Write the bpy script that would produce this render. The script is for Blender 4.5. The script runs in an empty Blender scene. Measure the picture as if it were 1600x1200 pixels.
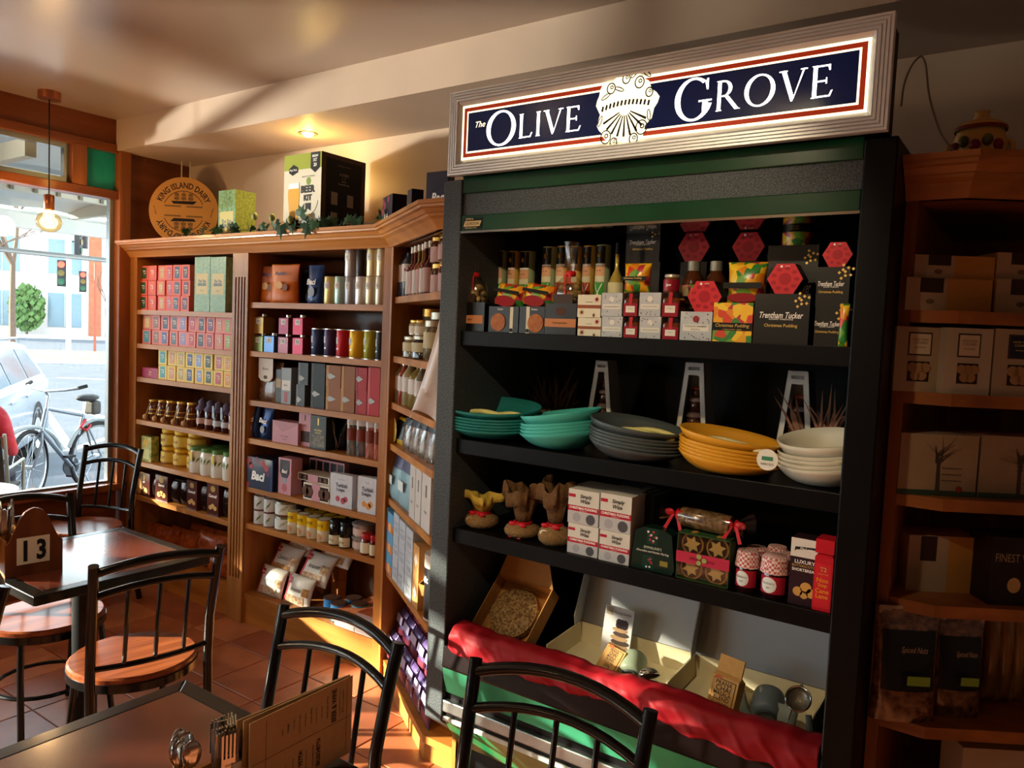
import bpy, math, random
from mathutils import Vector, Matrix
R = math.radians
sc = bpy.context.scene
COL = sc.collection
RND = random.Random(7)

# ------------------------------------------------------------------ camera
CAM_H = 1.62
F_PX = 1200.0
YAW, PITCH, ROLL = R(34.8), R(-3.7), R(2.5)
_f = Vector((-math.sin(YAW)*math.cos(PITCH), math.cos(YAW)*math.cos(PITCH), math.sin(PITCH)))
_r = Vector((math.cos(YAW), math.sin(YAW), 0)); _u = _r.cross(_f)
CR = math.cos(ROLL)*_r + math.sin(ROLL)*_u
CU = -math.sin(ROLL)*_r + math.cos(ROLL)*_u
cd = bpy.data.cameras.new('camera'); cam = bpy.data.objects.new('camera', cd); COL.objects.link(cam)
cd.sensor_width = 36; cd.lens = 36*F_PX/1600; cd.clip_start = 0.02; cd.clip_end = 500
cam.matrix_world = Matrix(((CR.x, CU.x, -_f.x, 0), (CR.y, CU.y, -_f.y, 0), (CR.z, CU.z, -_f.z, CAM_H), (0, 0, 0, 1)))
sc.camera = cam

# ------------------------------------------------------------------ world, sun, exposure
sc.view_settings.view_transform = 'Standard'
sc.view_settings.look = 'None'
sc.view_settings.gamma = 1
sc.view_settings.use_curve_mapping = False
sc.view_settings.exposure = 0.72
w = bpy.data.worlds.new('sky'); sc.world = w; w.use_nodes = True
bg = w.node_tree.nodes['Background']
bg.inputs[0].default_value = (0.80, 0.90, 1.0, 1); bg.inputs[1].default_value = 6.3
SUN_DIR = Vector((0.77*math.cos(R(12.6)), 0.63*math.cos(R(12.6)), -math.sin(R(12.6)))).normalized()
sl = bpy.data.lights.new('sun', 'SUN'); sl.energy = 26; sl.angle = R(0.6); sl.color = (1.0, 0.86, 0.68)
so = bpy.data.objects.new('sun', sl); COL.objects.link(so)
so.rotation_euler = SUN_DIR.to_track_quat('-Z', 'Y').to_euler(); so.location = (-20, -15, 12)

def lamp(name, kind, loc, energy, color, size=0.1, aim=None, angle=60, blend=0.5):
    l = bpy.data.lights.new(name, kind); l.energy = energy; l.color = color
    o = bpy.data.objects.new(name, l); COL.objects.link(o); o.location = loc
    if kind == 'SPOT':
        l.spot_size = R(angle); l.spot_blend = blend; l.shadow_soft_size = size
    elif kind == 'POINT':
        l.shadow_soft_size = size
    if aim is not None:
        o.rotation_euler = (Vector(aim)-Vector(loc)).to_track_quat('-Z', 'Y').to_euler()
    return o
def portal(name, loc, rot, sx, sy):
    l = bpy.data.lights.new(name, 'AREA'); l.shape = 'RECTANGLE'; l.size = sx; l.size_y = sy
    l.cycles.is_portal = True
    o = bpy.data.objects.new(name, l); COL.objects.link(o); o.location = loc; o.rotation_euler = rot

# ------------------------------------------------------------------ pixel helpers (place things on real planes)
def ray(x, y): return _f + CR*((x-800)/F_PX) - CU*((y-600)/F_PX)
def aty(x, y, Y): d = ray(x, y); t = Y/d.y; return Vector((d.x*t, Y, CAM_H+d.z*t))
def atz(x, y, Z): d = ray(x, y); t = (Z-CAM_H)/d.z; return Vector((d.x*t, d.y*t, Z))
def atx(x, y, X): d = ray(x, y); t = X/d.x; return Vector((X, d.y*t, CAM_H+d.z*t))
def atd(x, y, D): d = ray(x, y); return Vector((d.x*D, d.y*D, CAM_H+d.z*D))

# ------------------------------------------------------------------ materials
def lin(h):
    h = h.lstrip('#'); o = []
    for i in (0, 2, 4):
        c = int(h[i:i+2], 16)/255
        o.append(c/12.92 if c <= .04045 else ((c+.055)/1.055)**2.4)
    return (*o, 1)
_MC = {}
def mat(h, rough=.5, metal=0., noise=0., scale=40, bump=0., emit=0., coat=0., h2=None, stretch=(1, 1, 1), alpha=1., trans=0., spec=.2, detail=3):
    key = (h, rough, metal, noise, scale, bump, emit, coat, h2, stretch, alpha, trans, spec)
    if key in _MC: return _MC[key]
    m = bpy.data.materials.new('m_'+h.lstrip('#')); m.use_nodes = True
    nt = m.node_tree; N = nt.nodes; L = nt.links; b = N['Principled BSDF']
    b.inputs['Base Color'].default_value = lin(h); b.inputs['Roughness'].default_value = rough
    b.inputs['Metallic'].default_value = metal; b.inputs['Coat Weight'].default_value = coat
    b.inputs['Specular IOR Level'].default_value = spec
    b.inputs['Coat Roughness'].default_value = .12
    if emit:
        b.inputs['Emission Color'].default_value = lin(h); b.inputs['Emission Strength'].default_value = emit
    if alpha < 1: b.inputs['Alpha'].default_value = alpha
    if trans: b.inputs['Transmission Weight'].default_value = trans
    if noise or bump or h2:
        tc = N.new('ShaderNodeTexCoord'); mp = N.new('ShaderNodeMapping'); mp.inputs['Scale'].default_value = stretch
        nz = N.new('ShaderNodeTexNoise'); nz.inputs['Scale'].default_value = scale; nz.inputs['Detail'].default_value = detail
        L.new(tc.outputs['Object'], mp.inputs[0]); L.new(mp.outputs[0], nz.inputs['Vector'])
        if noise or h2:
            mx = N.new('ShaderNodeMix'); mx.data_type = 'RGBA'
            a = lin(h)
            if h2: a2 = lin(h2)
            else: a2 = tuple(max(0, c*(1-noise)) for c in a[:3])+(1,)
            mx.inputs[6].default_value = a; mx.inputs[7].default_value = a2
            rp = N.new('ShaderNodeMapRange'); rp.inputs[1].default_value = .35; rp.inputs[2].default_value = .65
            L.new(nz.outputs['Fac'], rp.inputs[0]); L.new(rp.outputs[0], mx.inputs[0]); L.new(mx.outputs[2], b.inputs['Base Color'])
        if bump:
            bp = N.new('ShaderNodeBump'); bp.inputs['Strength'].default_value = bump; bp.inputs['Distance'].default_value = .01
            L.new(nz.outputs['Fac'], bp.inputs['Height']); L.new(bp.outputs[0], b.inputs['Normal'])
    _MC[key] = m
    return m
def wood(h, h2, axis='x', rough=.42, scale=9, coat=.15):
    st = {'x': (.12, 1.6, 1.6), 'y': (1.6, .12, 1.6), 'z': (1.6, 1.6, .12)}[axis]
    return mat(h, rough, h2=h2, scale=scale, stretch=st, bump=.04, coat=coat, detail=6)
def glassy(name, tint, fac=.08, rough=.02):
    m = bpy.data.materials.new(name); m.use_nodes = True; nt = m.node_tree; N = nt.nodes; L = nt.links
    N.remove(N['Principled BSDF']); out = N['Material Output']
    t = N.new('ShaderNodeBsdfTransparent'); t.inputs[0].default_value = lin(tint)
    g = N.new('ShaderNodeBsdfGlossy'); g.inputs['Roughness'].default_value = rough
    lw = N.new('ShaderNodeLayerWeight'); lw.inputs[0].default_value = .5
    pw = N.new('ShaderNodeMath'); pw.operation = 'POWER'; pw.inputs[1].default_value = 4
    fr = N.new('ShaderNodeMath'); fr.operation = 'MULTIPLY_ADD'; fr.inputs[1].default_value = .7; fr.inputs[2].default_value = fac*.5
    L.new(lw.outputs['Facing'], pw.inputs[0]); L.new(pw.outputs[0], fr.inputs[0])
    mx = N.new('ShaderNodeMixShader'); L.new(fr.outputs[0], mx.inputs[0]); L.new(t.outputs[0], mx.inputs[1]); L.new(g.outputs[0], mx.inputs[2])
    L.new(mx.outputs[0], out.inputs[0])
    return m
GLASS = glassy('window_glass', '#f4f8f6')
CELLO = glassy('cellophane', '#f2f2ee', fac=.16, rough=.12)

def fruit_print(name, cols, scale=30):
    """flat printed pattern of coloured patches"""
    m = bpy.data.materials.new(name); m.use_nodes = True; nt = m.node_tree; N = nt.nodes; L = nt.links; b = N['Principled BSDF']
    tc = N.new('ShaderNodeTexCoord'); vo = N.new('ShaderNodeTexVoronoi'); vo.inputs['Scale'].default_value = scale
    rp = N.new('ShaderNodeValToRGB'); rp.color_ramp.interpolation = 'CONSTANT'
    sp = N.new('ShaderNodeSeparateColor')
    L.new(tc.outputs['Object'], vo.inputs['Vector']); L.new(vo.outputs['Color'], sp.inputs[0]); L.new(sp.outputs[0], rp.inputs[0])
    el = rp.color_ramp.elements
    while len(el) < len(cols): el.new(.5)
    for i, c in enumerate(cols):
        el[i].position = i/len(cols); el[i].color = lin(c)
    L.new(rp.outputs[0], b.inputs['Base Color']); b.inputs['Roughness'].default_value = .3
    return m

# ------------------------------------------------------------------ mesh helpers
class MB:
    def __init__(s): s.v = []; s.f = []; s.m = []
    def add(s, vs, fs, mi=0):
        o = len(s.v); s.v += [tuple(v) for v in vs]; s.f += [tuple(i+o for i in f) for f in fs]; s.m += [mi]*len(fs); return s
    def box(s, x0, y0, z0, x1, y1, z1, mi=0):
        return s.add([(x0, y0, z0), (x1, y0, z0), (x1, y1, z0), (x0, y1, z0), (x0, y0, z1), (x1, y0, z1), (x1, y1, z1), (x0, y1, z1)],
                     [(0, 3, 2, 1), (4, 5, 6, 7), (0, 1, 5, 4), (1, 2, 6, 5), (2, 3, 7, 6), (3, 0, 4, 7)], mi)
    def prism(s, poly, z0, z1, mi=0):          # footprint in xy, extruded in z
        n = len(poly); vs = [(x, y, z0) for x, y in poly]+[(x, y, z1) for x, y in poly]
        return s.add(vs, [tuple(range(n-1, -1, -1)), tuple(range(n, 2*n))]+[(i, (i+1) % n, n+(i+1) % n, n+i) for i in range(n)], mi)
    def slab(s, poly, y0, y1, mi=0):           # outline in xz facing -y, extruded in y
        n = len(poly); vs = [(x, y0, z) for x, z in poly]+[(x, y1, z) for x, z in poly]
        return s.add(vs, [tuple(range(n)), tuple(range(2*n-1, n-1, -1))]+[((i+1) % n, i, n+i, n+(i+1) % n) for i in range(n)], mi)
    def side(s, poly, x0, x1, mi=0):           # outline in yz, extruded in x
        n = len(poly); vs = [(x0, y, z) for y, z in poly]+[(x1, y, z) for y, z in poly]
        return s.add(vs, [tuple(range(n-1, -1, -1)), tuple(range(n, 2*n))]+[(i, (i+1) % n, n+(i+1) % n, n+i) for i in range(n)], mi)
    def lathe(s, prof, n=20, mi=0, c=(0, 0, 0), sx=1, sy=1, cap=True):
        vs = []; fs = []; k = len(prof)
        for r, z in prof:
            for i in range(n):
                a = 2*math.pi*i/n; vs.append((c[0]+r*sx*math.cos(a), c[1]+r*sy*math.sin(a), c[2]+z))
        for j in range(k-1):
            for i in range(n): fs.append((j*n+i, j*n+(i+1) % n, (j+1)*n+(i+1) % n, (j+1)*n+i))
        if cap:
            if prof[0][0] > 1e-5: fs.append(tuple(range(n-1, -1, -1)))
            if prof[-1][0] > 1e-5: fs.append(tuple((k-1)*n+i for i in range(n)))
        return s.add(vs, fs, mi)
    def tube(s, path, r, n=10, mi=0, cap=True, close=False):
        path = [Vector(p) for p in path]; k = len(path); vs = []; fs = []
        rr = r if isinstance(r, (list, tuple)) else [r]*k
        up = None
        for i in range(k):
            if close: t = (path[(i+1) % k]-path[i-1]).normalized()
            else: t = (path[min(i+1, k-1)]-path[max(i-1, 0)]).normalized()
            if up is None:
                up = Vector((0, 0, 1)) if abs(t.z) < .9 else Vector((1, 0, 0))
            a = t.cross(up)
            if a.length < 1e-5: a = t.cross(Vector((0, 1, 0)))
            a.normalize(); b = a.cross(t).normalized(); up = b
            for j in range(n):
                q = 2*math.pi*j/n; vs.append(path[i]+(a*math.cos(q)+b*math.sin(q))*rr[i])
        for i in range(k-1+(1 if close else 0)):
            i2 = (i+1) % k
            for j in range(n): fs.append((i*n+j, i*n+(j+1) % n, i2*n+(j+1) % n, i2*n+j))
        if cap and not close:
            fs.append(tuple(range(n-1, -1, -1))); fs.append(tuple((k-1)*n+j for j in range(n)))
        return s.add(vs, fs, mi)
    def grid(s, fn, nu, nv, mi=0, closeu=False):
        vs = [fn(i/nu, j/nv) for j in range(nv+1) for i in range(nu+(0 if closeu else 1))]
        w_ = nu+(0 if closeu else 1); fs = []
        for j in range(nv):
            for i in range(nu):
                i2 = (i+1) % w_; fs.append((j*w_+i, j*w_+i2, (j+1)*w_+i2, (j+1)*w_+i))
        return s.add(vs, fs, mi)
    def ball(s, c, r, n=12, mi=0, sz=1, sx=1, sy=1):
        pr = [(r*math.sin(math.pi*i/8), -r*sz*math.cos(math.pi*i/8)) for i in range(9)]
        pr[0] = (1e-4, -r*sz); pr[-1] = (1e-4, r*sz)
        return s.lathe(pr, n, mi, c, sx, sy)
    def mesh(s, name, mats, smooth=0):
        me = bpy.data.meshes.new(name); me.from_pydata(s.v, [], s.f)
        for m in (mats if isinstance(mats, (list, tuple)) else [mats]): me.materials.append(m)
        me.polygons.foreach_set('material_index', s.m)
        if smooth:
            me.polygons.foreach_set('use_smooth', [True]*len(s.f)); me.set_sharp_from_angle(angle=R(smooth))
        me.update(); return me
    def build(s, name, mats, parent=None, smooth=0, bevel=0):
        o = ob(name, s.mesh(name, mats, smooth), parent)
        if bevel:
            b = o.modifiers.new('bevel', 'BEVEL'); b.width = bevel; b.segments = 2; b.limit_method = 'ANGLE'; b.angle_limit = R(50)
        return o
def ob(name, data, parent=None):
    o = bpy.data.objects.new(name, data); COL.objects.link(o)
    if parent is not None: o.parent = parent
    return o
def tag(o, label, cat, group=None):
    o['label'] = label; o['category'] = cat
    if group: o['group'] = group
    return o
def thing(name, label, cat, loc=(0, 0, 0), rz=0, group=None):
    o = ob(name, None); o.location = loc; o.rotation_euler = (0, 0, rz); o.empty_display_size = .05
    return tag(o, label, cat, group)
def struct(o, label=None, cat=None):
    o['kind'] = 'structure'
    if label: o['label'] = label
    return o
def put(o, x, y, z, rz=0, rx=0, ry=0):
    o.location = (x, y, z); o.rotation_euler = (rx, ry, rz); return o

# lettering: flat text in the xz plane facing -y, cached, height 1
_TX = {}
def text_mesh(s, shear=0, bold=0, r=None, sp=1):
    key = (s, shear, bold, r, sp)
    if key in _TX: return _TX[key]
    base = (s, shear, bold, None, sp)
    if base not in _TX:
        cu = bpy.data.curves.new('txt', 'FONT'); cu.body = s; cu.size = 1; cu.shear = shear; cu.offset = bold; cu.resolution_u = 2
        cu.space_character = sp; cu.align_x = 'CENTER'; cu.align_y = 'CENTER'
        to = bpy.data.objects.new('txt', cu)
        me = bpy.data.meshes.new_from_object(to); me.name = 'lettering'
        bpy.data.objects.remove(to); bpy.data.curves.remove(cu)
        for v in me.vertices: v.co = (v.co.x, 0, v.co.y)
        xs = [v.co.x for v in me.vertices] or [0]; zs = [v.co.z for v in me.vertices] or [0]
        cx, cz = (min(xs)+max(xs))/2, (min(zs)+max(zs))/2
        hh = max(max(zs)-min(zs), .01)
        for v in me.vertices: v.co = ((v.co.x-cx)/hh, 0, (v.co.z-cz)/hh)
        me.materials.clear(); me.materials.append(None); me.update()
        _TX[base] = (me, (max(xs)-min(xs))/hh)
    return _TX[base]
def letters(parent, s, x, y, z, h, m, maxw=None, shear=0, bold=0, rot=0, name='lettering', sp=1, ry=0):
    me, wd = text_mesh(s, shear, bold, None, sp)
    o = ob(name, me, parent); o.location = (x, y, z)
    sx = h
    if maxw and wd*h > maxw: sx = maxw/wd
    o.scale = (sx, 1, h); o.rotation_euler = (0, ry, rot)
    o.material_slots[0].link = 'OBJECT'; o.material_slots[0].material = m
    return o
def letters_cyl(parent, s, r, z, h, m, maxang=1.6, shear=0, bold=0, ang0=-math.pi/2):
    me, wd = text_mesh(s, shear, bold)
    sx = min(h, maxang*r/wd)
    m2 = me.copy(); r2 = r+.0006
    for v in m2.vertices:
        a = ang0+v.co.x*sx/r; v.co = (r2*math.cos(a), r2*math.sin(a), z+v.co.z*h)
    o = ob('lettering', m2, parent); o.material_slots[0].link = 'OBJECT'; o.material_slots[0].material = m
    return o
_PN = {}
def panel(parent, x0, z0, x1, z1, m, y=0., name='label_panel', t=.0007):
    k = (round(x1-x0, 4), round(z1-z0, 4), m.name, t)
    if k not in _PN:
        _PN[k] = MB().box(-(x1-x0)/2, -t, -(z1-z0)/2, (x1-x0)/2, 0, (z1-z0)/2).mesh(name, m)
    o = ob(name, _PN[k], parent); o.location = ((x0+x1)/2, y, (z0+z1)/2); return o
def disc(parent, x, z, r, m, y=0., name='emblem', n=20, t=.0007, sz=1):
    b = MB().slab([(r*math.cos(2*math.pi*i/n), r*sz*math.sin(2*math.pi*i/n)) for i in range(n)], -t, 0)
    o = b.build(name, m, parent); o.location = (x, y, z); return o
ORD = ['first', 'second', 'third', 'fourth', 'fifth', 'sixth', 'seventh', 'eighth', 'ninth', 'tenth', 'eleventh', 'twelfth']
WHITE = mat('#efece6', .5); CREAM = mat('#e9dfc6', .5); BLACK = mat('#0c0c0d', .4); INK = mat('#1b1b1e', .6)
# ================================================================== the room
WX, YF, YB, ZS, ZC = -4.67, 2.455, 2.94, 2.615, 2.795
PLASTER = mat('#c0aa96', .55, noise=.14, scale=1.6, bump=.05, coat=.0)
CEIL = mat('#a9927e', .3, noise=.10, scale=1.1, bump=.02, spec=.6)
MAHOG = wood('#8a4a22', '#6a3315', 'y', rough=.35)
MAHOGZ = wood('#9a5a2c', '#7a4220', 'z', rough=.35)
OAKX = wood('#bb7d3a', '#9a6028', 'x'); OAKZ = wood('#b07232', '#8e5626', 'z')
OAKD = wood('#7a4722', '#5e3418', 'z', rough=.5)
TILE = [mat(c, .36, noise=.28, scale=6, bump=.06, spec=.5) for c in ('#b46c46', '#a96240', '#bd7650', '#a05a3c')]
GROUT = mat('#4a2c20', .8)

def floor_far():
    m = bpy.data.materials.new('tile_far'); m.use_nodes = True; nt = m.node_tree; N = nt.nodes; L = nt.links; b = N['Principled BSDF']
    tc = N.new('ShaderNodeTexCoord'); br = N.new('ShaderNodeTexBrick'); br.offset = 0; br.inputs['Scale'].default_value = 1
    br.inputs['Brick Width'].default_value = .305; br.inputs['Row Height'].default_value = .305; br.inputs['Mortar Size'].default_value = .003
    br.inputs['Color1'].default_value = lin('#b46c46'); br.inputs['Color2'].default_value = lin('#a05a3c'); br.inputs['Mortar'].default_value = lin('#4a2c20')
    L.new(tc.outputs['Object'], br.inputs['Vector']); L.new(br.outputs[0], b.inputs['Base Color']); b.inputs['Roughness'].default_value = .4
    return m
TX0, TY0, NT_X, NT_Y, TS = -2.998-.305*5.6, 2.333-.305*8, 15, 9, .305
tx0 = -2.998-.305*6; tx1 = tx0+.305*NT_X; ty0 = TY0; ty1 = ty0+.305*NT_Y
fb = MB(); fb.box(tx0, ty0, -.08, tx1, ty1, -.006, 0)
fb.box(-5.0, -4.2, -.08, tx0, 3.1, -.001, 1); fb.box(tx1, -4.2, -.08, 3.7, 3.1, -.001, 1)
fb.box(tx0, -4.2, -.08, tx1, ty0, -.001, 1); fb.box(tx0, ty1, -.08, tx1, 3.1, -.001, 1)
floor = struct(fb.build('floor', [GROUT, floor_far()]))
tmesh = []
for m in TILE:
    g = .002; h = TS/2-g; c = .003
    b = MB(); b.add([(-h, -h, -.007), (h, -h, -.007), (h, h, -.007), (-h, h, -.007), (-h, -h, -.0025), (h, -h, -.0025), (h, h, -.0025), (-h, h, -.0025),
                     (-h+c, -h+c, 0), (h-c, -h+c, 0), (h-c, h-c, 0), (-h+c, h-c, 0)],
                    [(0, 1, 5, 4), (1, 2, 6, 5), (2, 3, 7, 6), (3, 0, 4, 7), (4, 5, 9, 8), (5, 6, 10, 9), (6, 7, 11, 10), (7, 4, 8, 11), (8, 9, 10, 11)])
    tmesh.append(b.mesh('floor_tile', m))
for i in range(NT_X):
    for j in range(NT_Y):
        o = ob('tile', RND.choice(tmesh), floor); o.location = (tx0+(i+.5)*TS, ty0+(j+.5)*TS, RND.uniform(-.0008, .0006))
        o.rotation_euler = (0, 0, RND.choice((0, R(90), R(180))))

struct(MB().box(-5.0, -4.2, ZC, 3.7, 3.1, ZC+.1).build('ceiling', CEIL))
struct(MB().box(-5.0, YB, -.08, 3.7, YB+.12, ZC).build('wall_back', PLASTER))
struct(MB().box(3.55, -4.2, -.08, 3.7, YB, ZC).build('wall_right', PLASTER))
struct(MB().box(-5.0, -4.2, -.08, 3.55, -4.05, ZC).build('wall_rear', PLASTER))
struct(MB().box(WX-.02, YF, ZS, 3.55, YB, ZC).build('bulkhead', PLASTER))
# window wall: timber panel below the sill, posts, head board
WALLW = WX-.1
lw = MB().box(WALLW, -4.05, -.08, WX, YF+.02, .56).box(WALLW, -4.05, 2.63, WX, YF, ZC).box(WALLW, 2.50, -.08, WX, YB, ZC)
struct(lw.build('wall_left', [wood('#7c4220', '#5f2f16', 'y', rough=.4)]))
struct(MB().box(WALLW-.03, -4.05, .56, WX+.05, 2.50, .60).build('trim_1', MAHOG, bevel=.004))        # sill
struct(MB().box(WALLW, -4.05, 2.325, WX+.015, 2.50, 2.375).build('trim_2', MAHOG, bevel=.004))         # transom rail
struct(MB().box(WALLW, 2.465, .60, WX+.03, 2.535, 2.63).build('trim_3', MAHOGZ, bevel=.004))           # post by the shelves
struct(MB().box(WALLW+.0, -4.05, 2.60, WX+.012, 2.50, 2.65).build('trim_4', MAHOG, bevel=.004))        # head rail
ALU = mat('#8b8d8c', .35, .8)
mull = [2.465, .35, -2.0, -4.05]
for k in range(3):
    y1 = mull[k]; y0 = mull[k+1]
    wn = struct(ob('window_%d' % (k+1), None)); wn.location = (WX-.05, y0, .6)
    MB().box(-.004, .03, 0, .004, y1-y0-.03, 1.725).build('pane', GLASS, wn)
    fr = MB().box(-.02, y1-y0-.028, 0, .02, y1-y0, 1.725).box(-.02, 0, 0, .02, .03, 1.725).box(-.02, .03, 0, .02, y1-y0-.028, .012)
    fr.build('frame', ALU, wn)
    if k:
        struct(MB().box(WALLW, y1-.04, .6, WX+.03, y1+.04, 2.63).build('trim_%d' % (4+k), MAHOGZ, bevel=.004))
    # transom light above with a grey metal hopper frame, and a coloured pane at the end
    yy1 = 2.20 if k == 0 else y1-.05
    tw = struct(ob('window_%d' % (k+5), None)); tw.location = (WX-.05, y0, 2.375)
    a, b2 = .05, yy1-y0
    MB().box(-.004, a, .03, .004, b2-.02, .20).build('pane', GLASS, tw)
    MB().box(-.02, a, 0, .02, b2, .032).box(-.02, a, .198, .02, b2, .226).box(-.02, b2-.028, .032, .02, b2, .198).box(-.02, a, .032, .02, a+.028, .198).build('frame', ALU, tw)
struct(MB().box(WALLW, 2.20, 2.375, WX+.012, 2.282, 2.61).build('trim_9', MAHOGZ, bevel=.003))
gp = struct(ob('window_9', None)); gp.location = (WX-.03, 2.282, 2.375)
gm = bpy.data.materials.new('green_leadlight'); gm.use_nodes = True
_b = gm.node_tree.nodes['Principled BSDF']; _n = gm.node_tree.nodes.new('ShaderNodeTexNoise'); _n.inputs['Scale'].default_value = 9; _n.inputs['Detail'].default_value = 6
_rp = gm.node_tree.nodes.new('ShaderNodeValToRGB'); _rp.color_ramp.elements[0].color = lin('#0a8a72'); _rp.color_ramp.elements[1].color = lin('#2fc0a0')
_t = gm.node_tree.nodes.new('ShaderNodeBsdfTranslucent'); _mx = gm.node_tree.nodes.new('ShaderNodeMixShader'); _mx.inputs[0].default_value = .55
_tc = gm.node_tree.nodes.new('ShaderNodeTexCoord'); L_ = gm.node_tree.links
L_.new(_tc.outputs['Object'], _n.inputs['Vector']); L_.new(_n.outputs['Fac'], _rp.inputs[0]); L_.new(_rp.outputs[0], _b.inputs['Base Color']); L_.new(_rp.outputs[0], _t.inputs[0])
L_.new(_b.outputs[0], _mx.inputs[1]); L_.new(_t.outputs[0], _mx.inputs[2]); L_.new(_mx.outputs[0], gm.node_tree.nodes['Material Output'].inputs[0])
_b.inputs['Roughness'].default_value = .2
MB().box(-.005, 0, .005, .005, .18, .228).build('pane', gm, gp)
MB().box(-.02, .18, 0, .02, .2, .235).build('frame', MAHOGZ, gp)
for k in range(3): portal('window_portal', (WX-.16, (mull[k]+mull[k+1])/2, 1.5), (0, R(-90), 0), 1.9, mull[k]-mull[k+1])
# ================================================================== timber shelving
def sweep(b, path, prof, seg, mi=0):
    """mitred moulding: prof = (outward, z), outward is to the right of travel"""
    n = len(path); P = [Vector((p[0], p[1])) for p in path]
    nr = []
    for i in range(n-1):
        d = (P[i+1]-P[i]).normalized(); nr.append(Vector((d.y, -d.x)))
    ms = []
    for i in range(n):
        if i == 0: m = nr[0]
        elif i == n-1: m = nr[-1]
        else:
            m = (nr[i-1]+nr[i]).normalized(); m = m/m.dot(nr[i])
        ms.append(m)
    for i in seg:
        k = len(prof); vs = []
        for j in (i, i+1):
            for o_, z in prof: q = P[j]+ms[j]*o_; vs.append((q.x, q.y, z))
        fs = [(a, k+a, k+(a+1) % k, (a+1) % k) for a in range(k)]
        fs += [tuple(range(k)), tuple(range(2*k-1, k-1, -1))]
        b.add(vs, fs, mi)
    return b
CORN = [(-.02, 1.985), (.006, 1.985), (.012, 1.995), (.03, 2.018), (.045, 2.027), (.048, 2.035), (.056, 2.036), (.066, 2.05), (.078, 2.054), (.08, 2.062), (.088, 2.064), (.088, 2.078), (-.02, 2.078)]
YL = 2.535
PATH = [(-4.66, YL), (-3.60, YL), (-2.455, YL), (-1.83, 2.13), (-1.667, 2.13)]
SH_A = [1.670, 1.465, 1.261, 1.000, .744, .530, .165]
SH_B = [1.728, 1.472, 1.212, 1.008, .748, .548, .166]
SH_C = [1.763, 1.500, 1.290, 1.104, .854, .524, .100]
def bay(label, x0, x1, xo0, xo1, tops, seg, pil=None):
    t = thing('shelving_unit', label, 'shelves', (0, 0, 0))
    MB().box(x0, YB-.022, .0, x1, YB-.004, 2.07).build('back_panel', OAKD, t)
    MB().box(x0, YL, 0, xo0, YB-.022, 1.985).build('side_panel', OAKZ, t)
    MB().box(xo1, YL, 0, x1, YB-.022, 1.985).build('side_panel', OAKZ, t)
    MB().box(x0, YL+.01, 1.985, x1, YB-.022, 2.07).build('top_board', OAKD, t)
    for z in tops[:-1]: MB().box(xo0, YL+.004, z-.028, xo1, YB-.022, z).build('shelf', OAKX, t)
    MB().box(xo0, YL+.004, tops[-1]-.03, xo1, YB-.022, tops[-1]).build('shelf', OAKX, t)
    MB().box(xo0, YL+.012, 0, xo1, YL+.03, tops[-1]-.03).build('plinth', OAKX, t)
    sweep(MB(), PATH, CORN, [seg]).build('cornice', OAKX, t)
    if pil:   # fluted pilaster
        a, b_ = pil; w_ = (b_-a); y = YL-.012
        m = MB().box(a, y, .0, b_, YL+.001, .24).box(a, y, 1.86, b_, YL+.001, 1.985)
        fl = [(a, a+w_*.17), (a+w_*.27, a+w_*.37), (a+w_*.47, a+w_*.57), (a+w_*.67, a+w_*.75), (a+w_*.85, b_)]
        for q0, q1 in fl: m.box(q0, y, .24, q1, YL+.001, 1.86)
        m.box(a, YL-.003, .24, b_, YL+.001, 1.86)
        m.build('pilaster', wood('#a8743f', '#8c5a2c', 'z'), t)
    return t
bay('oak shelving bay beside the window, full of boxed tea', -4.66, -3.60, -4.565, -3.605, SH_A, 0)
bay('oak shelving bay with fluted pilaster, full of tins and chocolate', -3.60, -2.455, -3.465, -2.495, SH_B, 1, (-3.598, -3.468))
# angled corner unit
t = thing('corner_shelving_unit', 'angled oak corner shelves squeezed between shelving and black display fridge', 'shelves')
MB().box(-2.455, YB-.022, 0, -1.667, YB-.004, 2.07).build('back_panel', OAKD, t)
ins = lambda o_: [(-2.43, YL+o_*.3), (-1.83, 2.13+o_), (-1.667, 2.13+o_), (-1.667, YB-.025), (-2.43, YB-.025)]
for z in SH_C: MB().prism(ins(.012), z-.028, z).build('shelf', OAKX, t)
MB().prism([(-2.454, YL+.0), (-2.418, YL-.023), (-2.412, YL+.04), (-2.418, YB-.025), (-2.454, YB-.025)], 0, 1.985).build('side_panel', OAKZ, t)
MB().box(-1.685, 2.14, 0, -1.667, YB-.025, 1.985).build('side_panel', OAKZ, t)
MB().prism(ins(.005), 1.985, 2.07).build('top_board', OAKD, t)
MB().prism([(-2.42, YL+.0), (-1.83, 2.155), (-1.667, 2.155), (-1.667, 2.175), (-1.825, 2.175), (-2.42, YL+.02)], 0, SH_C[-1]-.028).build('plinth', OAKX, t)
sweep(MB(), PATH, CORN, [2, 3]).build('cornice', OAKX, t)
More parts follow.
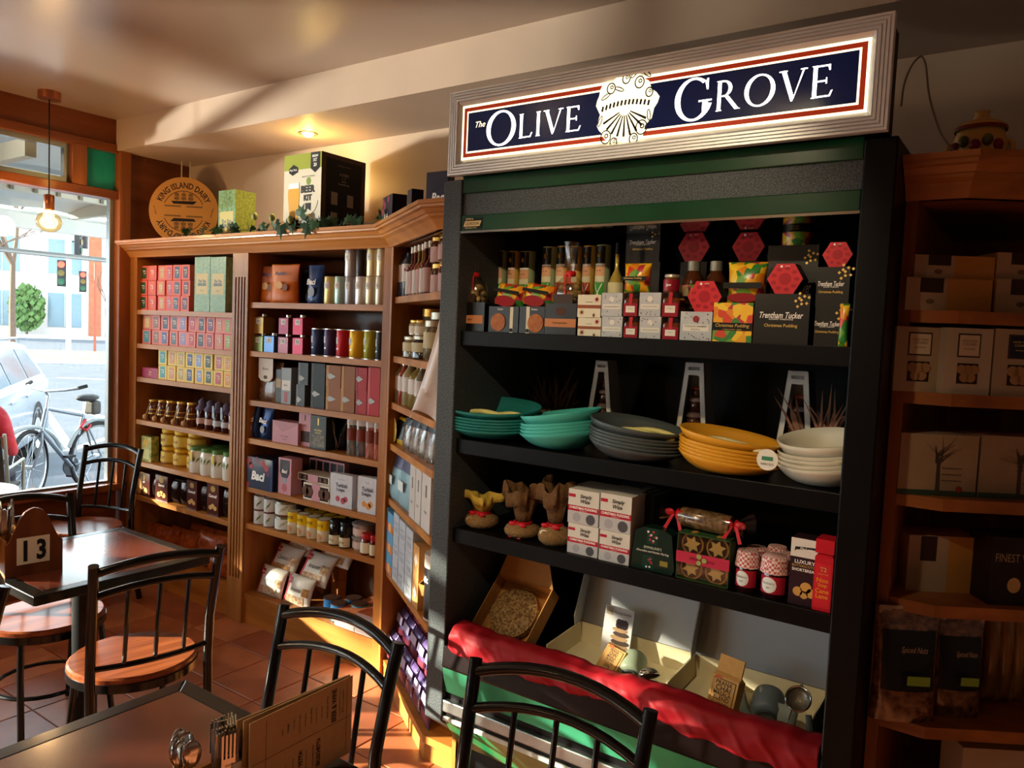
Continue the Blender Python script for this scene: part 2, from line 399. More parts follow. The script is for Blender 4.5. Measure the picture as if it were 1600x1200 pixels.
# right hand unit, same oak with its shade put into the colour
OAK_SHADED = wood('#8c5526', '#6c3d1a', 'x', rough=.5, coat=.05); OAK_SHADED_Z = wood('#7e4a20', '#603616', 'z', rough=.5, coat=.05)
PR = [(-.313, 2.10), (-.183, 2.10), (-.183+1.3*math.cos(R(33)), 2.10+1.3*math.sin(R(33)))]
SH_E = [1.722, 1.523, 1.268, 1.005, .699, .33]
t = thing('corner_shelving_unit', 'oak corner shelves right of the fridge, timber darkened for shade', 'shelves')
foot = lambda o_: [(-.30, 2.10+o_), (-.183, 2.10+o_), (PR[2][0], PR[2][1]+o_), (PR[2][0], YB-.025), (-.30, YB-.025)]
for z in SH_E: MB().prism(foot(.01), z-.03, z).build('shelf', OAK_SHADED, t)
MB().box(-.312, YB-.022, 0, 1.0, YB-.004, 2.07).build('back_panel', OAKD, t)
MB().box(-.312, 2.10, 0, -.285, YB-.025, 1.985).build('side_panel', OAK_SHADED_Z, t)
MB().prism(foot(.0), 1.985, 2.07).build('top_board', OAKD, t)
MB().prism([(-.30, 2.12), (-.183, 2.12), (PR[2][0], PR[2][1]+.02), (PR[2][0], PR[2][1]+.04), (-.30, 2.14)], 0, .3).build('plinth', OAK_SHADED, t)
sweep(MB(), PR, CORN, [0, 1]).build('cornice', OAK_SHADED, t)

# ================================================================== open display fridge
GRAN = mat('#2c3033', .5, h2='#4e5458', scale=260, bump=.1, detail=1)
BLK = mat('#060607', .4, noise=.3, scale=30, bump=.01, spec=.12)
GREEN = mat('#0b3d26', .22, noise=.2, scale=8, coat=.3)
STEEL = mat('#9a9c9c', .28, .95, noise=.15, scale=20)
CHROME = mat('#c4c4c0', .12, 1.)
FX0, FX1, FY = -1.66, -.315, 1.95
SH_D = [1.623, 1.267, .967]
fr = thing('display_fridge', 'black open display fridge with green trim, stocked with Christmas foods', 'fridge')
for a, b_ in ((FX0, FX0+.075), (FX1-.072, FX1)):
    prof = [(FY, .31), (FY+.20, .15), (2.62, .15), (2.62, 2.11), (FY, 2.11)]
    MB().side(prof, a, b_).build('side_panel', GRAN if a == FX0 else BLK, fr, bevel=.004)
MB().box(FX0+.02, 2.50, .2, FX1-.02, 2.53, 2.1).build('back_panel', mat('#050505', .6, h2='#101113', scale=300, spec=.2), fr)
MB().box(FX0+.075, FY+.02, 2.05, FX1-.072, 2.52, 2.11).build('canopy', BLK, fr)
x0, x1 = FX0+.075, FX1-.072
MB().box(x0, FY+.004, 2.064, x1, FY+.02, 2.118).build('valance_panel', GREEN, fr, bevel=.003)
MB().box(x0, FY+.012, 1.995, x1, FY+.026, 2.064).build('valance_band', GRAN, fr)
MB().box(x0, FY+.004, 1.945, x1, FY+.02, 1.995).build('valance_panel', GREEN, fr, bevel=.003)
MB().box(x0, FY+.002, 1.938, x1, FY+.03, 1.945).build('chrome_strip', CHROME, fr)
MB().side([(FY+.03, 1.938), (FY+.22, 1.944), (FY+.22, 1.949), (FY+.03, 1.946)], x0, x1).build('mirror_strip', mat('#8e8c84', .06, 1.), fr)
for z in SH_D:
    MB().box(x0, FY+.03, z-.012, x1, 2.50, z).box(x0, FY+.022, z-.046, x1, FY+.034, z+.002).build('shelf', BLK, fr, bevel=.002)
# base
MB().box(x0, FY+.09, .40, x1, 2.5, .56).build('well_floor', BLK, fr)
MB().side([(FY-.008, .508), (FY+.0, .574), (FY+.09, .574), (FY+.09, .50), (FY-.004, .50)], x0, x1).build('well_ledge', mat('#140a0c', .3, noise=.4, scale=14), fr)
GRN2 = mat('#0d8a52', .16, .35, noise=.35, scale=9, coat=.4)
MB().side([(FY-.004, .50), (FY+.012, .412), (FY+.03, .412), (FY+.03, .50)], x0, x1).build('bumper_panel', mat('#3f9a74', .2, .6, noise=.35, scale=6), fr)
MB().box(x0, FY+.02, .385, x1, FY+.05, .412).build('bumper_groove', BLK, fr)
MB().box(x0, FY+.002, .345, x1, FY+.03, .386).build('bumper_rail', STEEL, fr, bevel=.004)
MB().box(x0, FY+.012, .328, x1, FY+.03, .345).build('bumper_groove', BLK, fr)
MB().box(x0, FY+.006, .314, x1, FY+.03, .328).build('price_strip', mat('#c9cdc6', .4), fr)
MB().side([(FY+.012, .312), (FY+.10, .19), (FY+.13, .19), (FY+.04, .312)], x0, x1).build('kick_panel', GRN2, fr)
MB().box(FX0+.05, FY+.16, 0, FX1-.05, 2.6, .2).build('plinth', BLK, fr)
# maker's plate
mp = panel(fr, -1.575, 1.95, -1.50, 1.985, BLK, y=FY+.003, name='maker_plate')
MP2 = mat('#c9b07a', .4)
letters(mp, 'JOHN A.', -.012, -.0016, .0135, .008, MP2, bold=.02)
pb = MB().slab([(-.036, -.009), (.028, -.009), (.036, .008), (-.030, .008)], -.0014, -.0007).build('plate_badge', MP2, mp)
letters(mp, 'GORDON', 0, -.0018, -.0005, .0095, INK, maxw=.054, bold=.02, shear=.15)
letters(mp, 'REFRIGERATION', -.006, -.0016, -.014, .0045, MP2, maxw=.05)

# ------------------------------------------------------------------ illuminated sign
SX0, SX1, SZ0, SZ1, SY = -1.607, -.332, 2.112, 2.372, 1.90
sg = thing('illuminated_sign', 'backlit navy shop sign in a ridged silver frame above the fridge', 'sign')
MB().box(SX0+.01, SY+.02, SZ0+.01, SX1-.01, SY+.12, SZ1-.01).build('sign_box', mat('#2a2320', .6), sg)
prf = [(0, 0)]
FW = .047
def mitre_frame(parent, x0, z0, x1, z1, steps, m, name='frame'):
    rings = []
    for d, y in steps: rings.append([(x0+d, y, z0+d), (x1-d, y, z0+d), (x1-d, y, z1-d), (x0+d, y, z1-d)])
    for s_ in range(4):
        b = MB(); vs = []; s2 = (s_+1) % 4
        for r_ in rings: vs += [r_[s_], r_[s2]]
        b.add(vs, [(2*i, 2*i+1, 2*i+3, 2*i+2) for i in range(len(rings)-1)])
        b.build(name, m, parent)
st = [(0, SY+.02), (0, SY+.004)]
for i in range(4):
    d = i*.0085; st += [(d+.001, SY), (d+.0065, SY), (d+.0085, SY+.004)]
st += [(.036, SY+.001), (FW, SY+.012)]
mitre_frame(sg, SX0, SZ0, SX1, SZ1, st, mat('#d2d4d6', .36, .5))
ex0, ex1, ez0, ez1 = SX0+FW, SX1-FW, SZ0+FW, SZ1-FW
CRE = mat('#fff0bf', .5, emit=1.3); RED = mat('#a83218', .5, emit=.28); NAVY = mat('#0b1a44', .18, emit=.16, coat=.3); LIT = mat('#fff8e6', .5, emit=2.6)
panel(sg, ex0, ez0, ex1, ez1, CRE, y=SY+.011, name='face_border')
panel(sg, ex0+.007, ez0+.007, ex1-.007, ez1-.007, RED, y=SY+.0105, name='face_border')
panel(sg, ex0+.019, ez0+.019, ex1-.019, ez1-.019, CRE, y=SY+.010, name='face_border')
nv = panel(sg, ex0+.024, ez0+.024, ex1-.024, ez1-.024, NAVY, y=SY+.0095, name='face_panel')

def ring(b, a, c, ta, tc, a0=0, a1=360, n=36, x=0, z=0, tilt=0, s=1, y=0):
    vs = []; k = n if abs(a1-a0) >= 360 else n+1
    for i in range(k):
        q = R(a0+(a1-a0)*i/n)
        for (ra, rc) in ((a, c), (a-ta, c-tc)):
            px, pz = ra*math.cos(q), rc*math.sin(q); ct, st_ = math.cos(tilt), math.sin(tilt)
            vs.append((x+s*(px*ct-pz*st_), y, z+s*(px*st_+pz*ct)))
    fs = [(2*i, 2*((i+1) % k), 2*((i+1) % k)+1, 2*i+1) for i in range(n if k == n else n)]
    fs = [f for f in fs if max(f) < 2*k]
    b.add(vs, fs)
def poly(b, pts, x=0, z=0, s=1, y=0): b.add([(x+s*p[0], y, z+s*p[1]) for p in pts], [tuple(range(len(pts)))])
def roman(ch):
    """one roman capital, height 1, returns (MB, width)"""
    b = MB(); st_ = .13; se = .05
    def stem(x, z0=0, z1=1):
        poly(b, [(x, z0), (x+st_, z0), (x+st_, z1), (x, z1)])
        poly(b, [(x-se, z0), (x+st_+se, z0), (x+st_, z0+.035), (x, z0+.035)]); poly(b, [(x, z1-.035), (x+st_, z1-.035), (x+st_+se, z1), (x-se, z1)])
    if ch == 'O':
        ring(b, .52, .53, .15, .055, x=.52, z=.5, tilt=R(-8)); return b, 1.04
    if ch == 'L':
        stem(.05); poly(b, [(.18, 0), (.58, 0), (.66, .2), (.60, .18), (.55, .05), (.18, .05)]); return b, .66
    if ch == 'I': stem(.05); return b, .25
    if ch == 'V':
        poly(b, [(.02, 1), (.17, 1), (.47, .12), (.41, 0), (.37, 0)]); poly(b, [(.41, 0), (.47, .12), (.78, 1), (.72, 1)])
        poly(b, [(-.05, .965), (.22, .965), (.22, 1), (-.05, 1)]); poly(b, [(.64, .965), (.86, .965), (.86, 1), (.64, 1)]); return b, .84
    if ch == 'E':
        stem(.05)
        poly(b, [(.18, .95), (.50, .95), (.54, .82), (.58, .82), (.58, 1), (.18, 1)]); poly(b, [(.18, .48), (.46, .48), (.46, .53), (.18, .53)])
        poly(b, [(.45, .41), (.49, .41), (.49, .6), (.45, .6)]); poly(b, [(.18, 0), (.6, 0), (.68, .2), (.62, .18), (.57, .05), (.18, .05)]); return b, .68
    if ch == 'G':
        ring(b, .5, .53, .15, .055, 50, 345, x=.5, z=.5); poly(b, [(.74, .0+.12), (.88, .16), (.88, .42), (.74, .42)])
        poly(b, [(.64, .42), (.98, .42), (.98, .46), (.64, .46)]); poly(b, [(.80, .86), (.84, .70), (.88, .70), (.88, .97), (.84, .97)]); return b, .98
    if ch == 'R':
        stem(.05); ring(b, .30, .27, .13, .045, -90, 90, x=.26, z=.73); poly(b, [(.18, .955), (.28, .955), (.28, 1), (.18, 1)]); poly(b, [(.18, .46), (.28, .46), (.28, .505), (.18, .505)])
        poly(b, [(.30, .47), (.45, .47), (.80, .04), (.88, 0), (.68, 0)]); return b, .84
def word(parent, chars, x0, x1, z, y):
    """chars = [(letter, height, dz)], spread between x0 and x1"""
    tot = sum(roman(c)[1]*h for c, h, _ in chars); gap = .16*.07; k = (x1-x0-gap*(len(chars)-1))/tot; x = x0
    for ch, h, dz in chars:
        b, w_ = roman(ch); o = ob('letter', b.mesh('letter', LIT), parent); o.location = (x, y, z+dz); o.scale = (h*k, 1, h); x += w_*h*k+gap
LY = SY+.0082
word(sg, [('O', .100, -.012), ('L', .07, 0), ('I', .07, 0), ('V', .07, 0), ('E', .07, 0)], -1.463, -1.129, 2.203, LY)
word(sg, [('G', .104, -.014), ('R', .074, 0), ('O', .074, 0), ('V', .074, 0), ('E', .074, 0)], -.848, -.456, 2.205, LY)
letters(sg, 'The', -1.487, LY, 2.262, .018, CRE, shear=.35)
# harvest emblem: a cream cut-out plate with dark drawing
ec = Vector((-.991, 2.249)); eb = MB(); pts = []
for i in range(44):
    a = 2*math.pi*i/44; r_ = .093+.007*math.sin(5*a+1)+.005*math.sin(11*a)
    pts.append((r_*.95*math.cos(a), r_*1.02*math.sin(a)))
em = eb.slab(pts, -.004, 0).build('emblem', mat('#fff0c4', .5, emit=1.0), sg); em.location = (ec.x, SY+.010, ec.y)
dk = MB()
for x_ in range(-6, 7):
    poly(dk, [(x_*.0115-.004, .006-.0009*x_*x_*.3), (x_*.0115+.002, .004-.0009*x_*x_*.3), (x_*.0115+.005, .018-.0009*x_*x_*.3), (x_*.0115-.001, .020-.0009*x_*x_*.3)])
for a in range(-64, 65, 16):
    q = R(a-90); p0 = (.018*math.cos(q), -.005+.018*math.sin(q)); p1 = (.072*math.cos(q), -.005+.075*math.sin(q)); nx, nz = -math.sin(q)*.0016, math.cos(q)*.0016
    poly(dk, [(p0[0]-nx, p0[1]-nz), (p1[0]-nx*2.2, p1[1]-nz*2.2), (p1[0]+nx*2.2, p1[1]+nz*2.2), (p0[0]+nx, p0[1]+nz)])
for x_, z_, r_ in ((-.045, .055, .014), (.0, .075, .013), (.04, .06, .015), (.052, -.06, .018), (.03, -.088, .014), (-.055, -.075, .017), (-.03, -.092, .012), (.07, .03, .012), (-.02, .095, .01)):
    ring(dk, r_, r_*1.15, .0035, .0035, x=x_, z=z_, n=16); ring(dk, r_*.4, r_*.4, r_*.2, r_*.2, x=x_+.002, z=z_+.003, n=10)
for x_, z_, q_ in ((-.06, .035, .5), (-.02, .05, -.4), (.025, .085, .8), (.06, .08, -.7), (-.075, -.03, 1.2), (.072, -.03, 1.7)):
    ring(dk, .016, .006, .003, .003, x=x_, z=z_, tilt=q_, n=14)
o = dk.build('emblem_drawing', mat('#15110c', .6), em); o.location = (0, -.0048, 0)
# ================================================================== tables, chairs
CHB = mat('#121315', .28, .55, coat=.4)
SEATM = wood('#94502c', '#6e341c', 'x', rough=.3, scale=30)
LAM = mat('#6b3325', .25, noise=.25, scale=9, coat=.9, spec=.5)
def arc(p0, p1, bow, rise, n=10):
    p0, p1 = Vector(p0), Vector(p1); o = []
    for i in range(n+1):
        t_ = i/n; k = 4*t_*(1-t_); o.append(p0.lerp(p1, t_)+Vector(bow)*k+Vector((0, 0, rise))*k)
    return o
def chair(label, loc, rz, sw=.40):
    """local: seat centre at the origin, the sitter faces +y, back at -y"""
    t = thing('cafe_chair', label, 'chair', loc, rz, 'black metal cafe chairs')
    hw = sw/2-.013
    st_ = MB().lathe([(.001, .445), (.196, .445), (.203, .452), (.203, .466), (.196, .472), (.001, .472)], 32, 0, sy=.98)
    st_.build('seat', SEATM, t, smooth=40)
    MB().lathe([(.190, .425), (.206, .425), (.206, .452), (.190, .452)], 32, cap=False).build('seat_ring', CHB, t, smooth=50)
    for s_ in (-1, 1):
        pa = [(s_*(hw+.01), -.24, 0.0), (s_*hw, -.185, .30), (s_*hw, -.175, .47), (s_*hw, -.185, .62), (s_*(hw+.006), -.225, .80), (s_*(hw+.01), -.243, .872)]
        MB().tube(pa, .0155, 12).build('rear_post', CHB, t, smooth=40)
        MB().tube([(s_*.165, .20, 0), (s_*.15, .15, .30), (s_*.14, .13, .44)], .0115, 10).build('front_leg', CHB, t, smooth=40)
    MB().tube(arc((-hw-.006, -.236, .845), (hw+.006, -.236, .845), (0, -.035, 0), .032), .0140, 10).build('top_rail', CHB, t, smooth=40)
    MB().tube(arc((-hw-.004, -.216, .765), (hw+.004, -.216, .765), (0, -.032, 0), .030), .0115, 10).build('back_rail', CHB, t, smooth=40)
    MB().tube(arc((-hw, -.178, .525), (hw, -.178, .525), (0, -.028, 0), 0), .0095, 8).build('back_rail', CHB, t, smooth=40)
    for x_ in (-.5, 0, .5):
        k = 1-x_*x_; x2 = x_*hw*1.0
        MB().tube([(x2, -.178-.028*k, .525), (x2, -.216-.032*k, .765+.030*k)], .0072, 8).build('spindle', CHB, t, smooth=40)
    MB().tube([(.165*math.cos(2*math.pi*i/24), .165*math.sin(2*math.pi*i/24)-.02, .20) for i in range(24)], .008, 8, close=True).build('stretcher', CHB, t, smooth=40)
    return t
def chair_at(label, L, Rr, front, sw=None):
    """place by the tops of the two back posts; front = unit vector the sitter faces"""
    L, Rr = Vector(L[:2]), Vector(Rr[:2]); mid = (L+Rr)/2; w_ = sw or (L-Rr).length
    f = Vector(front).normalized(); rz = math.atan2(-f.x, f.y); c = mid+f*.243
    return chair(label, (c.x, c.y, 0), rz, w_)
chair_at('black cafe chair with red-brown seat, between the two tables', (-2.299, 1.15), (-2.22, 1.535), (-.98, .2))
chair_at('black cafe chair with arched back behind the tall paper menu', (-1.634, 1.323), (-1.222, 1.335), (.03, -1))
chair_at('black cafe chair standing directly in front of the display fridge', (-1.034, 1.386), (-.606, 1.421), (.08, -1))
chair_at('black cafe chair in the corner between window and shelves', (-4.55, 2.235), (-4.22, 2.38), (.40, -.92), .37)
chair_at('black cafe chair on the window side of table thirteen', (-3.33, 1.575), (-3.345, 1.185), (1, -.02))
chair_at('black cafe chair at left photo edge, only post showing', (-2.292, .905), (-2.69, .92), (0, -1))
def table(label, x0, y0, x1, y1, z=.75):
    cx, cy = (x0+x1)/2, (y0+y1)/2
    t = thing('cafe_table', label, 'table', (cx, cy, 0)); a, b_ = (x1-x0)/2, (y1-y0)/2; e = .045
    MB().box(-a+e, -b_+e, z-.02, a-e, b_-e, z).build('tabletop', LAM, t)
    m = MB(); o_ = [(-a, -b_), (a, -b_), (a, b_), (-a, b_)]; i_ = [(-a+e, -b_+e), (a-e, -b_+e), (a-e, b_-e), (-a+e, b_-e)]
    for k in range(4):
        k2 = (k+1) % 4; m.prism([o_[k], o_[k2], i_[k2], i_[k]], z-.032, z+.0005)
    m.build('edge_border', mat('#161614', .3, coat=.3), t, bevel=.004)
    MB().lathe([(.24, 0), (.24, .012), (.06, .03), (.042, .05), (.042, z-.04), (.11, z-.032)], 24).build('pedestal', mat('#17191b', .4, .3), t, smooth=35)
    return t
table('dark red cafe table under the number thirteen caddy', -3.11, 1.075, -2.50, 1.68)
table('dark red cafe table in the near left foreground', -1.66, .45, -1.06, 1.055)

# cutlery + caddies
SPOON = mat('#c9c9c6', .16, 1.)
CADW = wood('#7a4526', '#5c3018', 'z', rough=.4)
def fork(label, group, loc, tilt, az):
    t = MB(); t.box(-.006, -.001, -.10, .006, .001, .045); t.box(-.012, -.001, .04, .012, .001, .055)
    for i in range(4): t.box(-.012+i*.0068, -.001, .055, -.0086+i*.0068, .001, .098)
    o = t.build('fork', SPOON); tag(o, label, 'fork', group); o.location = loc; o.rotation_euler = (tilt, 0, az); return o
def spoon(label, group, loc, tilt, az, black=False):
    t = MB()
    t.box(-.005, -.001, -.10, .005, .001, .05)
    t.ball((0, 0, .072), .026, 10, sx=.62, sy=.22)
    o = t.build('spoon', SPOON, smooth=40); tag(o, label, 'spoon', group); o.location = loc; o.rotation_euler = (tilt, 0, az); return o
def knife(label, group, loc, tilt, az):
    pts = [(-.006, -.10), (.006, -.10), (.0085, .06), (.007, .078), (0, .085), (-.007, .078), (-.0085, .06)]
    o = MB().slab(pts, -.002, .002).build('table_knife', SPOON); tag(o, label, 'knife', group); o.location = loc; o.rotation_euler = (tilt, 0, az); return o
def caddy(label, x, y, z, rz, number=None, board=True, th=.12):
    t = thing('table_caddy', label, 'caddy', (x, y, z), rz)
    # local: number board faces +x at x=0 ; body behind (-x)
    if board:
        pts = [(-.085, 0), (.085, 0), (.085, .105)]
        for i in range(13):
            u = i/12; q_ = abs(2*u-1); zz = .225-.012*(q_/.28)**2 if q_ < .28 else .213-.108*(.5-.5*math.cos(math.pi*(q_-.28)/.72)); pts.append((.085-.17*u, zz))
        pts.append((-.085, .105))
        pts = [p for i, p in enumerate(pts) if i == 0 or (abs(p[0]-pts[i-1][0])+abs(p[1]-pts[i-1][1])) > 1e-4]
        n = len(pts); b = MB(); b.add([(0, q, v) for q, v in pts]+[(-.012, q, v) for q, v in pts], [tuple(range(n)), tuple(range(2*n-1, n-1, -1))]+[((i+1) % n, i, n+i, n+(i+1) % n) for i in range(n)])
        b.build('number_board', CADW, t)
    b = MB().box(-.20, -.085, 0, -.012, .085, .012).box(-.20, -.085, .012, -.012, -.077, th).box(-.20, .077, .012, -.012, .085, th).box(-.20, -.085, .012, -.192, .085, th).box(-.105, -.077, .012, -.098, .077, th)
    b.build('tray', wood('#b0763f', '#8a5426', 'y'), t)
    if number:
        pl = MB().box(.0005, -.052, .038, .0015, .045, .128).build('number_plate', mat('#e4ddcf', .4), t)
        for k, c in enumerate(number):
            o = letters(pl, c, .0022, -.027+k*.047, .083, .07, INK, bold=.04, rot=R(90)); o.scale = (.05, 1, .07)
    return t
caddy('wooden table caddy with white number thirteen plate', -2.73, 1.175, .75, R(-8), '13')
for k in range(14):
    a = RND.uniform(-.3, .3)
    knife('metal table knife end bunched in the number thirteen caddy', 'cutlery in the number thirteen caddy', (-2.86+RND.uniform(-.035, .03), 1.135+RND.uniform(-.045, .04), .885+RND.uniform(-.01, .012)), RND.uniform(-.1, .1), RND.uniform(0, 3))
caddy('plain wooden cutlery caddy on the near foreground table', -1.03, .76, .75, R(0), None, False, .05)
for k in range(16):
    fork('steel fork standing in the foreground cutlery bundle', 'forks in the foreground caddy', (-1.145+RND.uniform(-.035, .03), .80+RND.uniform(-.02, .035), .812+RND.uniform(-.006, .006)), RND.uniform(-.08, .08), R(90)+RND.uniform(-.5, .5))
for k in range(6):
    spoon('steel spoon beside the forks in the foreground bundle', 'spoons in the foreground caddy', (-1.165+RND.uniform(-.03, .03), .735+RND.uniform(-.015, .02), .815+RND.uniform(-.005, .008)), RND.uniform(-.1, .1), R(90)+RND.uniform(-.4, .4))
nap = MB().box(-.004, -.03, 0, .004, .02, .05).build('paper_napkin', WHITE); tag(nap, 'white folded paper napkin beside foreground forks', 'napkin'); put(nap, -1.118, .83, .80)

# menus: stiff sheets standing behind the caddy
KRAFT = mat('#bfa076', .7, noise=.06, scale=60)
def menu(label, x, y, z, rz, lines=True):
    b = MB().box(-.0012, -.123, 0, .0012, .123, .158); o = tag(b.build('menu_sheet', KRAFT), label, 'menu', 'menus on the foreground table'); put(o, x, y, z, rz)
    if lines:
        m = INK
        def col(s_, yy, zz, h, w_, bold=0):  # text turned a quarter, reading upward
            me, wd = text_mesh(s_, 0, bold); q = ob('lettering', me, o); q.location = (.0018, yy, zz); sx = min(h, w_/wd)
            q.scale = (sx, 1, h); q.rotation_euler = (0, R(-90), R(90)); q.material_slots[0].link = 'OBJECT'; q.material_slots[0].material = m
        col('BEER & WINE', .074, .115, .0125, .066, .02)
        col('Victorian premium beers', .089, .115, .005, .06); col('BYO not available', .097, .115, .005, .045)
        for k in range(9): col(['heathcote shiraz', 'pinot grigio', 'coopers pale ale', 'house white', 'sparkling brut', 'merlot by the glass', 'crisp lager', 'rose', 'cider'][k], .056-k*.0135, .118-.003*(k % 3), .0045, .06-.005*(k % 4))
        col('BRUSCHETTA', .036, .038, .010, .055, .02); col('FETTA', -.008, .044, .010, .028, .02)
        for k in range(6): col(['roma tomato, basil', 'spanish onion, fetta', 'olive oil on ciabatta', 'with rocket', 'and pesto', 'extra egg'][k], .022-k*.016, .036, .0045, .05)
        for q0 in ((-.118, .0775, .118, .0781), (-.088, .01, -.0874, .15), (.108, .01, .1086, .15)):
            MB().box(.0013, q0[0], q0[1], .0016, q0[2], q0[3]).build('ruled_line', m, o)
    return o
menu('kraft paper menu headed beer and wine, front sheet', -1.098, .943, .764, R(1))
menu('blank kraft menu sheet close behind the beer and wine menu', -1.107, .940, .7655, R(-1), False)
menu('rearmost kraft menu sheet on the foreground table', -1.117, .936, .763, R(-3), False)
mm = tag(MB().box(-.003, -.07, 0, .003, .07, .20).build('menu_card', mat('#d8dcd6', .5)), 'white menu card leaning in the number thirteen caddy', 'menu'); put(mm, -2.83, 1.08, .775, R(50))
q = letters(mm, 'DELICATESSEN', .0036, 0, .10, .018, mat('#2f7a6a', .5), maxw=.13, rot=R(90)); 

# ================================================================== lamps
COPPER = mat('#b87352', .28, .9)
def pendant(label, x, y, e):
    pl = thing('pendant_lamp', label, 'lamp', (x, y, 0), 0, 'copper pendant lamps')
    MB().lathe([(.0, 2.755), (.055, 2.755), (.055, 2.795)], 20).build('ceiling_rose', COPPER, pl, smooth=40)
    MB().tube([(0, 0, 2.76), (0, 0, 2.25)], .0035, 6).build('cord', BLACK, pl)
    MB().lathe([(.003, 2.262), (.007, 2.26), (.024, 2.255), (.026, 2.25), (.026, 2.18), (.022, 2.175)], 18).build('bulb_holder', COPPER, pl, smooth=40)
    MB().lathe([(.02, 2.178), (.024, 2.165), (.052, 2.145), (.064, 2.115), (.056, 2.085), (.035, 2.064), (.001, 2.056)], 22, cap=False).build('bulb', BULBG, pl, smooth=60)
    MB().tube([(.014*math.cos(i*1.3), .014*math.sin(i*1.3), 2.085+i*.0045) for i in range(14)], .005, 6).build('filament', mat('#ffc070', .5, emit=60), pl)
    lamp('pendant_bulb_light', 'POINT', (x, y, 2.115), e, (1, .80, .56), .06)
BULBG = glassy('bulb_glass', '#ffe9c0')
pendant('copper pendant lamp with bare globe bulb near the window', -4.441, 1.977, 6)
pendant('unseen copper pendant lamp added as fill over tables behind viewer', -3.3, -1.3, 20)  # out of view, added for fill light on the shelves
pendant('unseen copper pendant lamp added as fill left and behind viewer', -1.9, -2.0, 7)  # another unseen pendant, added only as fill
dl = thing('downlight', 'recessed downlight glowing yellow in the bulkhead above the shelves', 'lamp', (-3.235, 2.70, ZS))
MB().lathe([(.030, -.002), (.048, -.004), (.052, 0)], 24, cap=False).build('bezel', mat('#6b5a45', .4, .5), dl, smooth=40)
MB().lathe([(.0005, -.020), (.016, -.017), (.028, -.006), (.030, -.0015)], 20, cap=False).build('lens', mat('#ffd060', .5, emit=55), dl, smooth=60)
lamp('downlight_glow', 'POINT', (-3.235, 2.70, ZS-.045), 1.2, (1, .66, .16), .02)
lamp('downlight_spot', 'SPOT', (-3.235, 2.70, ZS-.03), 12, (1, .72, .28), .03, (-3.235, 2.66, 0), 150, .6)
for k, (x_, y_, e_, aim, ang) in enumerate(((-1.0, -.05, 95, (-1.0, 2.0, 1.55), 40), (-2.3, .3, 30, (-2.3, .5, 0), 130), (-1.6, -1.6, 18, (-1.6, -1.6, 0), 130))):  # table and rear downlights are unseen, added for fill light
    d2 = thing('downlight', ['recessed ceiling spotlight trained on the display fridge', 'unseen recessed downlight added to brighten the cafe tables', 'unseen recessed downlight added as fill behind the viewer'][k], 'lamp', (x_, y_, ZC), 0)
    MB().lathe([(.030, -.002), (.048, -.004), (.052, 0)], 20, cap=False).build('bezel', mat('#6b5a45', .4, .5), d2, smooth=40)
    MB().lathe([(.0005, -.0015), (.030, -.0015)], 16, cap=False).build('lens', mat('#ffe9b0', .5, emit=20), d2)
    lamp('downlight_spot', 'SPOT', (x_, y_, ZC-.012), e_, (1, .80, .50), .04, aim, ang, .6)
# ================================================================== product kit
def fit(xl, xr, yt, Y, zb):
    """image box -> real size on the plane y=Y for a thing that stands at height zb"""
    A, B = aty(xl, yt, Y), aty(xr, yt, Y)
    return (A.x+B.x)/2, B.x-A.x, (A.z+B.z)/2-zb
def carton(name, label, cat, w_, h, d, m, group=None, bev=0):
    return tag(MB().box(-w_/2, 0, 0, w_/2, d, h).build(name, m, bevel=bev), label, cat, group)
def rig(name, label, cat, group=None): return thing(name, label, cat, (0, 0, 0), 0, group)
def tin(name, label, cat, r, h, mb, group=None, mlab=None, lab=(.3, .8), text=None, tm=None, lid=None, rim=None, th=.2, angs=None):
    t = rig(name, label, cat, group); n = 20
    MB().lathe([(.001, 0), (r*.97, 0), (r, .003), (r, h-.003), (r*.97, h), (.001, h)], n).build('body', mb, t, smooth=35)
    if rim:
        MB().lathe([(r*.97, h-.004), (r*1.02, h-.004), (r*1.02, h), (r*.93, h), (r*.93, h-.004)], n, cap=False).build('rim', rim, t, smooth=35); MB().lathe([(r*.97, 0), (r*1.02, 0), (r*1.02, .004), (r*.97, .004)], n, cap=False).build('rim', rim, t, smooth=35)
    if lid:
        MB().lathe([(r*1.0, h*.86), (r*1.04, h*.86), (r*1.04, h+.004), (r*.98, h+.006), (.001, h+.006)], n, cap=False).build('lid', lid, t, smooth=35)
    if mlab:
        a0, a1 = angs or (-math.pi, 0)
        lb = MB().grid(lambda u, v: ((r+.0007)*math.cos(a0+(a1-a0)*u), (r+.0007)*math.sin(a0+(a1-a0)*u), h*(lab[0]+(lab[1]-lab[0])*v)), 14, 1).build('label_panel', mlab, t, smooth=60)
        if text: letters_cyl(lb, text, r+.001, h*(lab[0]+lab[1])/2, h*(lab[1]-lab[0])*th, tm or INK, 1.5, bold=.01)
    elif text: letters_cyl(t, text, r, h*(lab[0]+lab[1])/2, h*(lab[1]-lab[0])*th, tm or INK, 1.5, bold=.01)
    return t
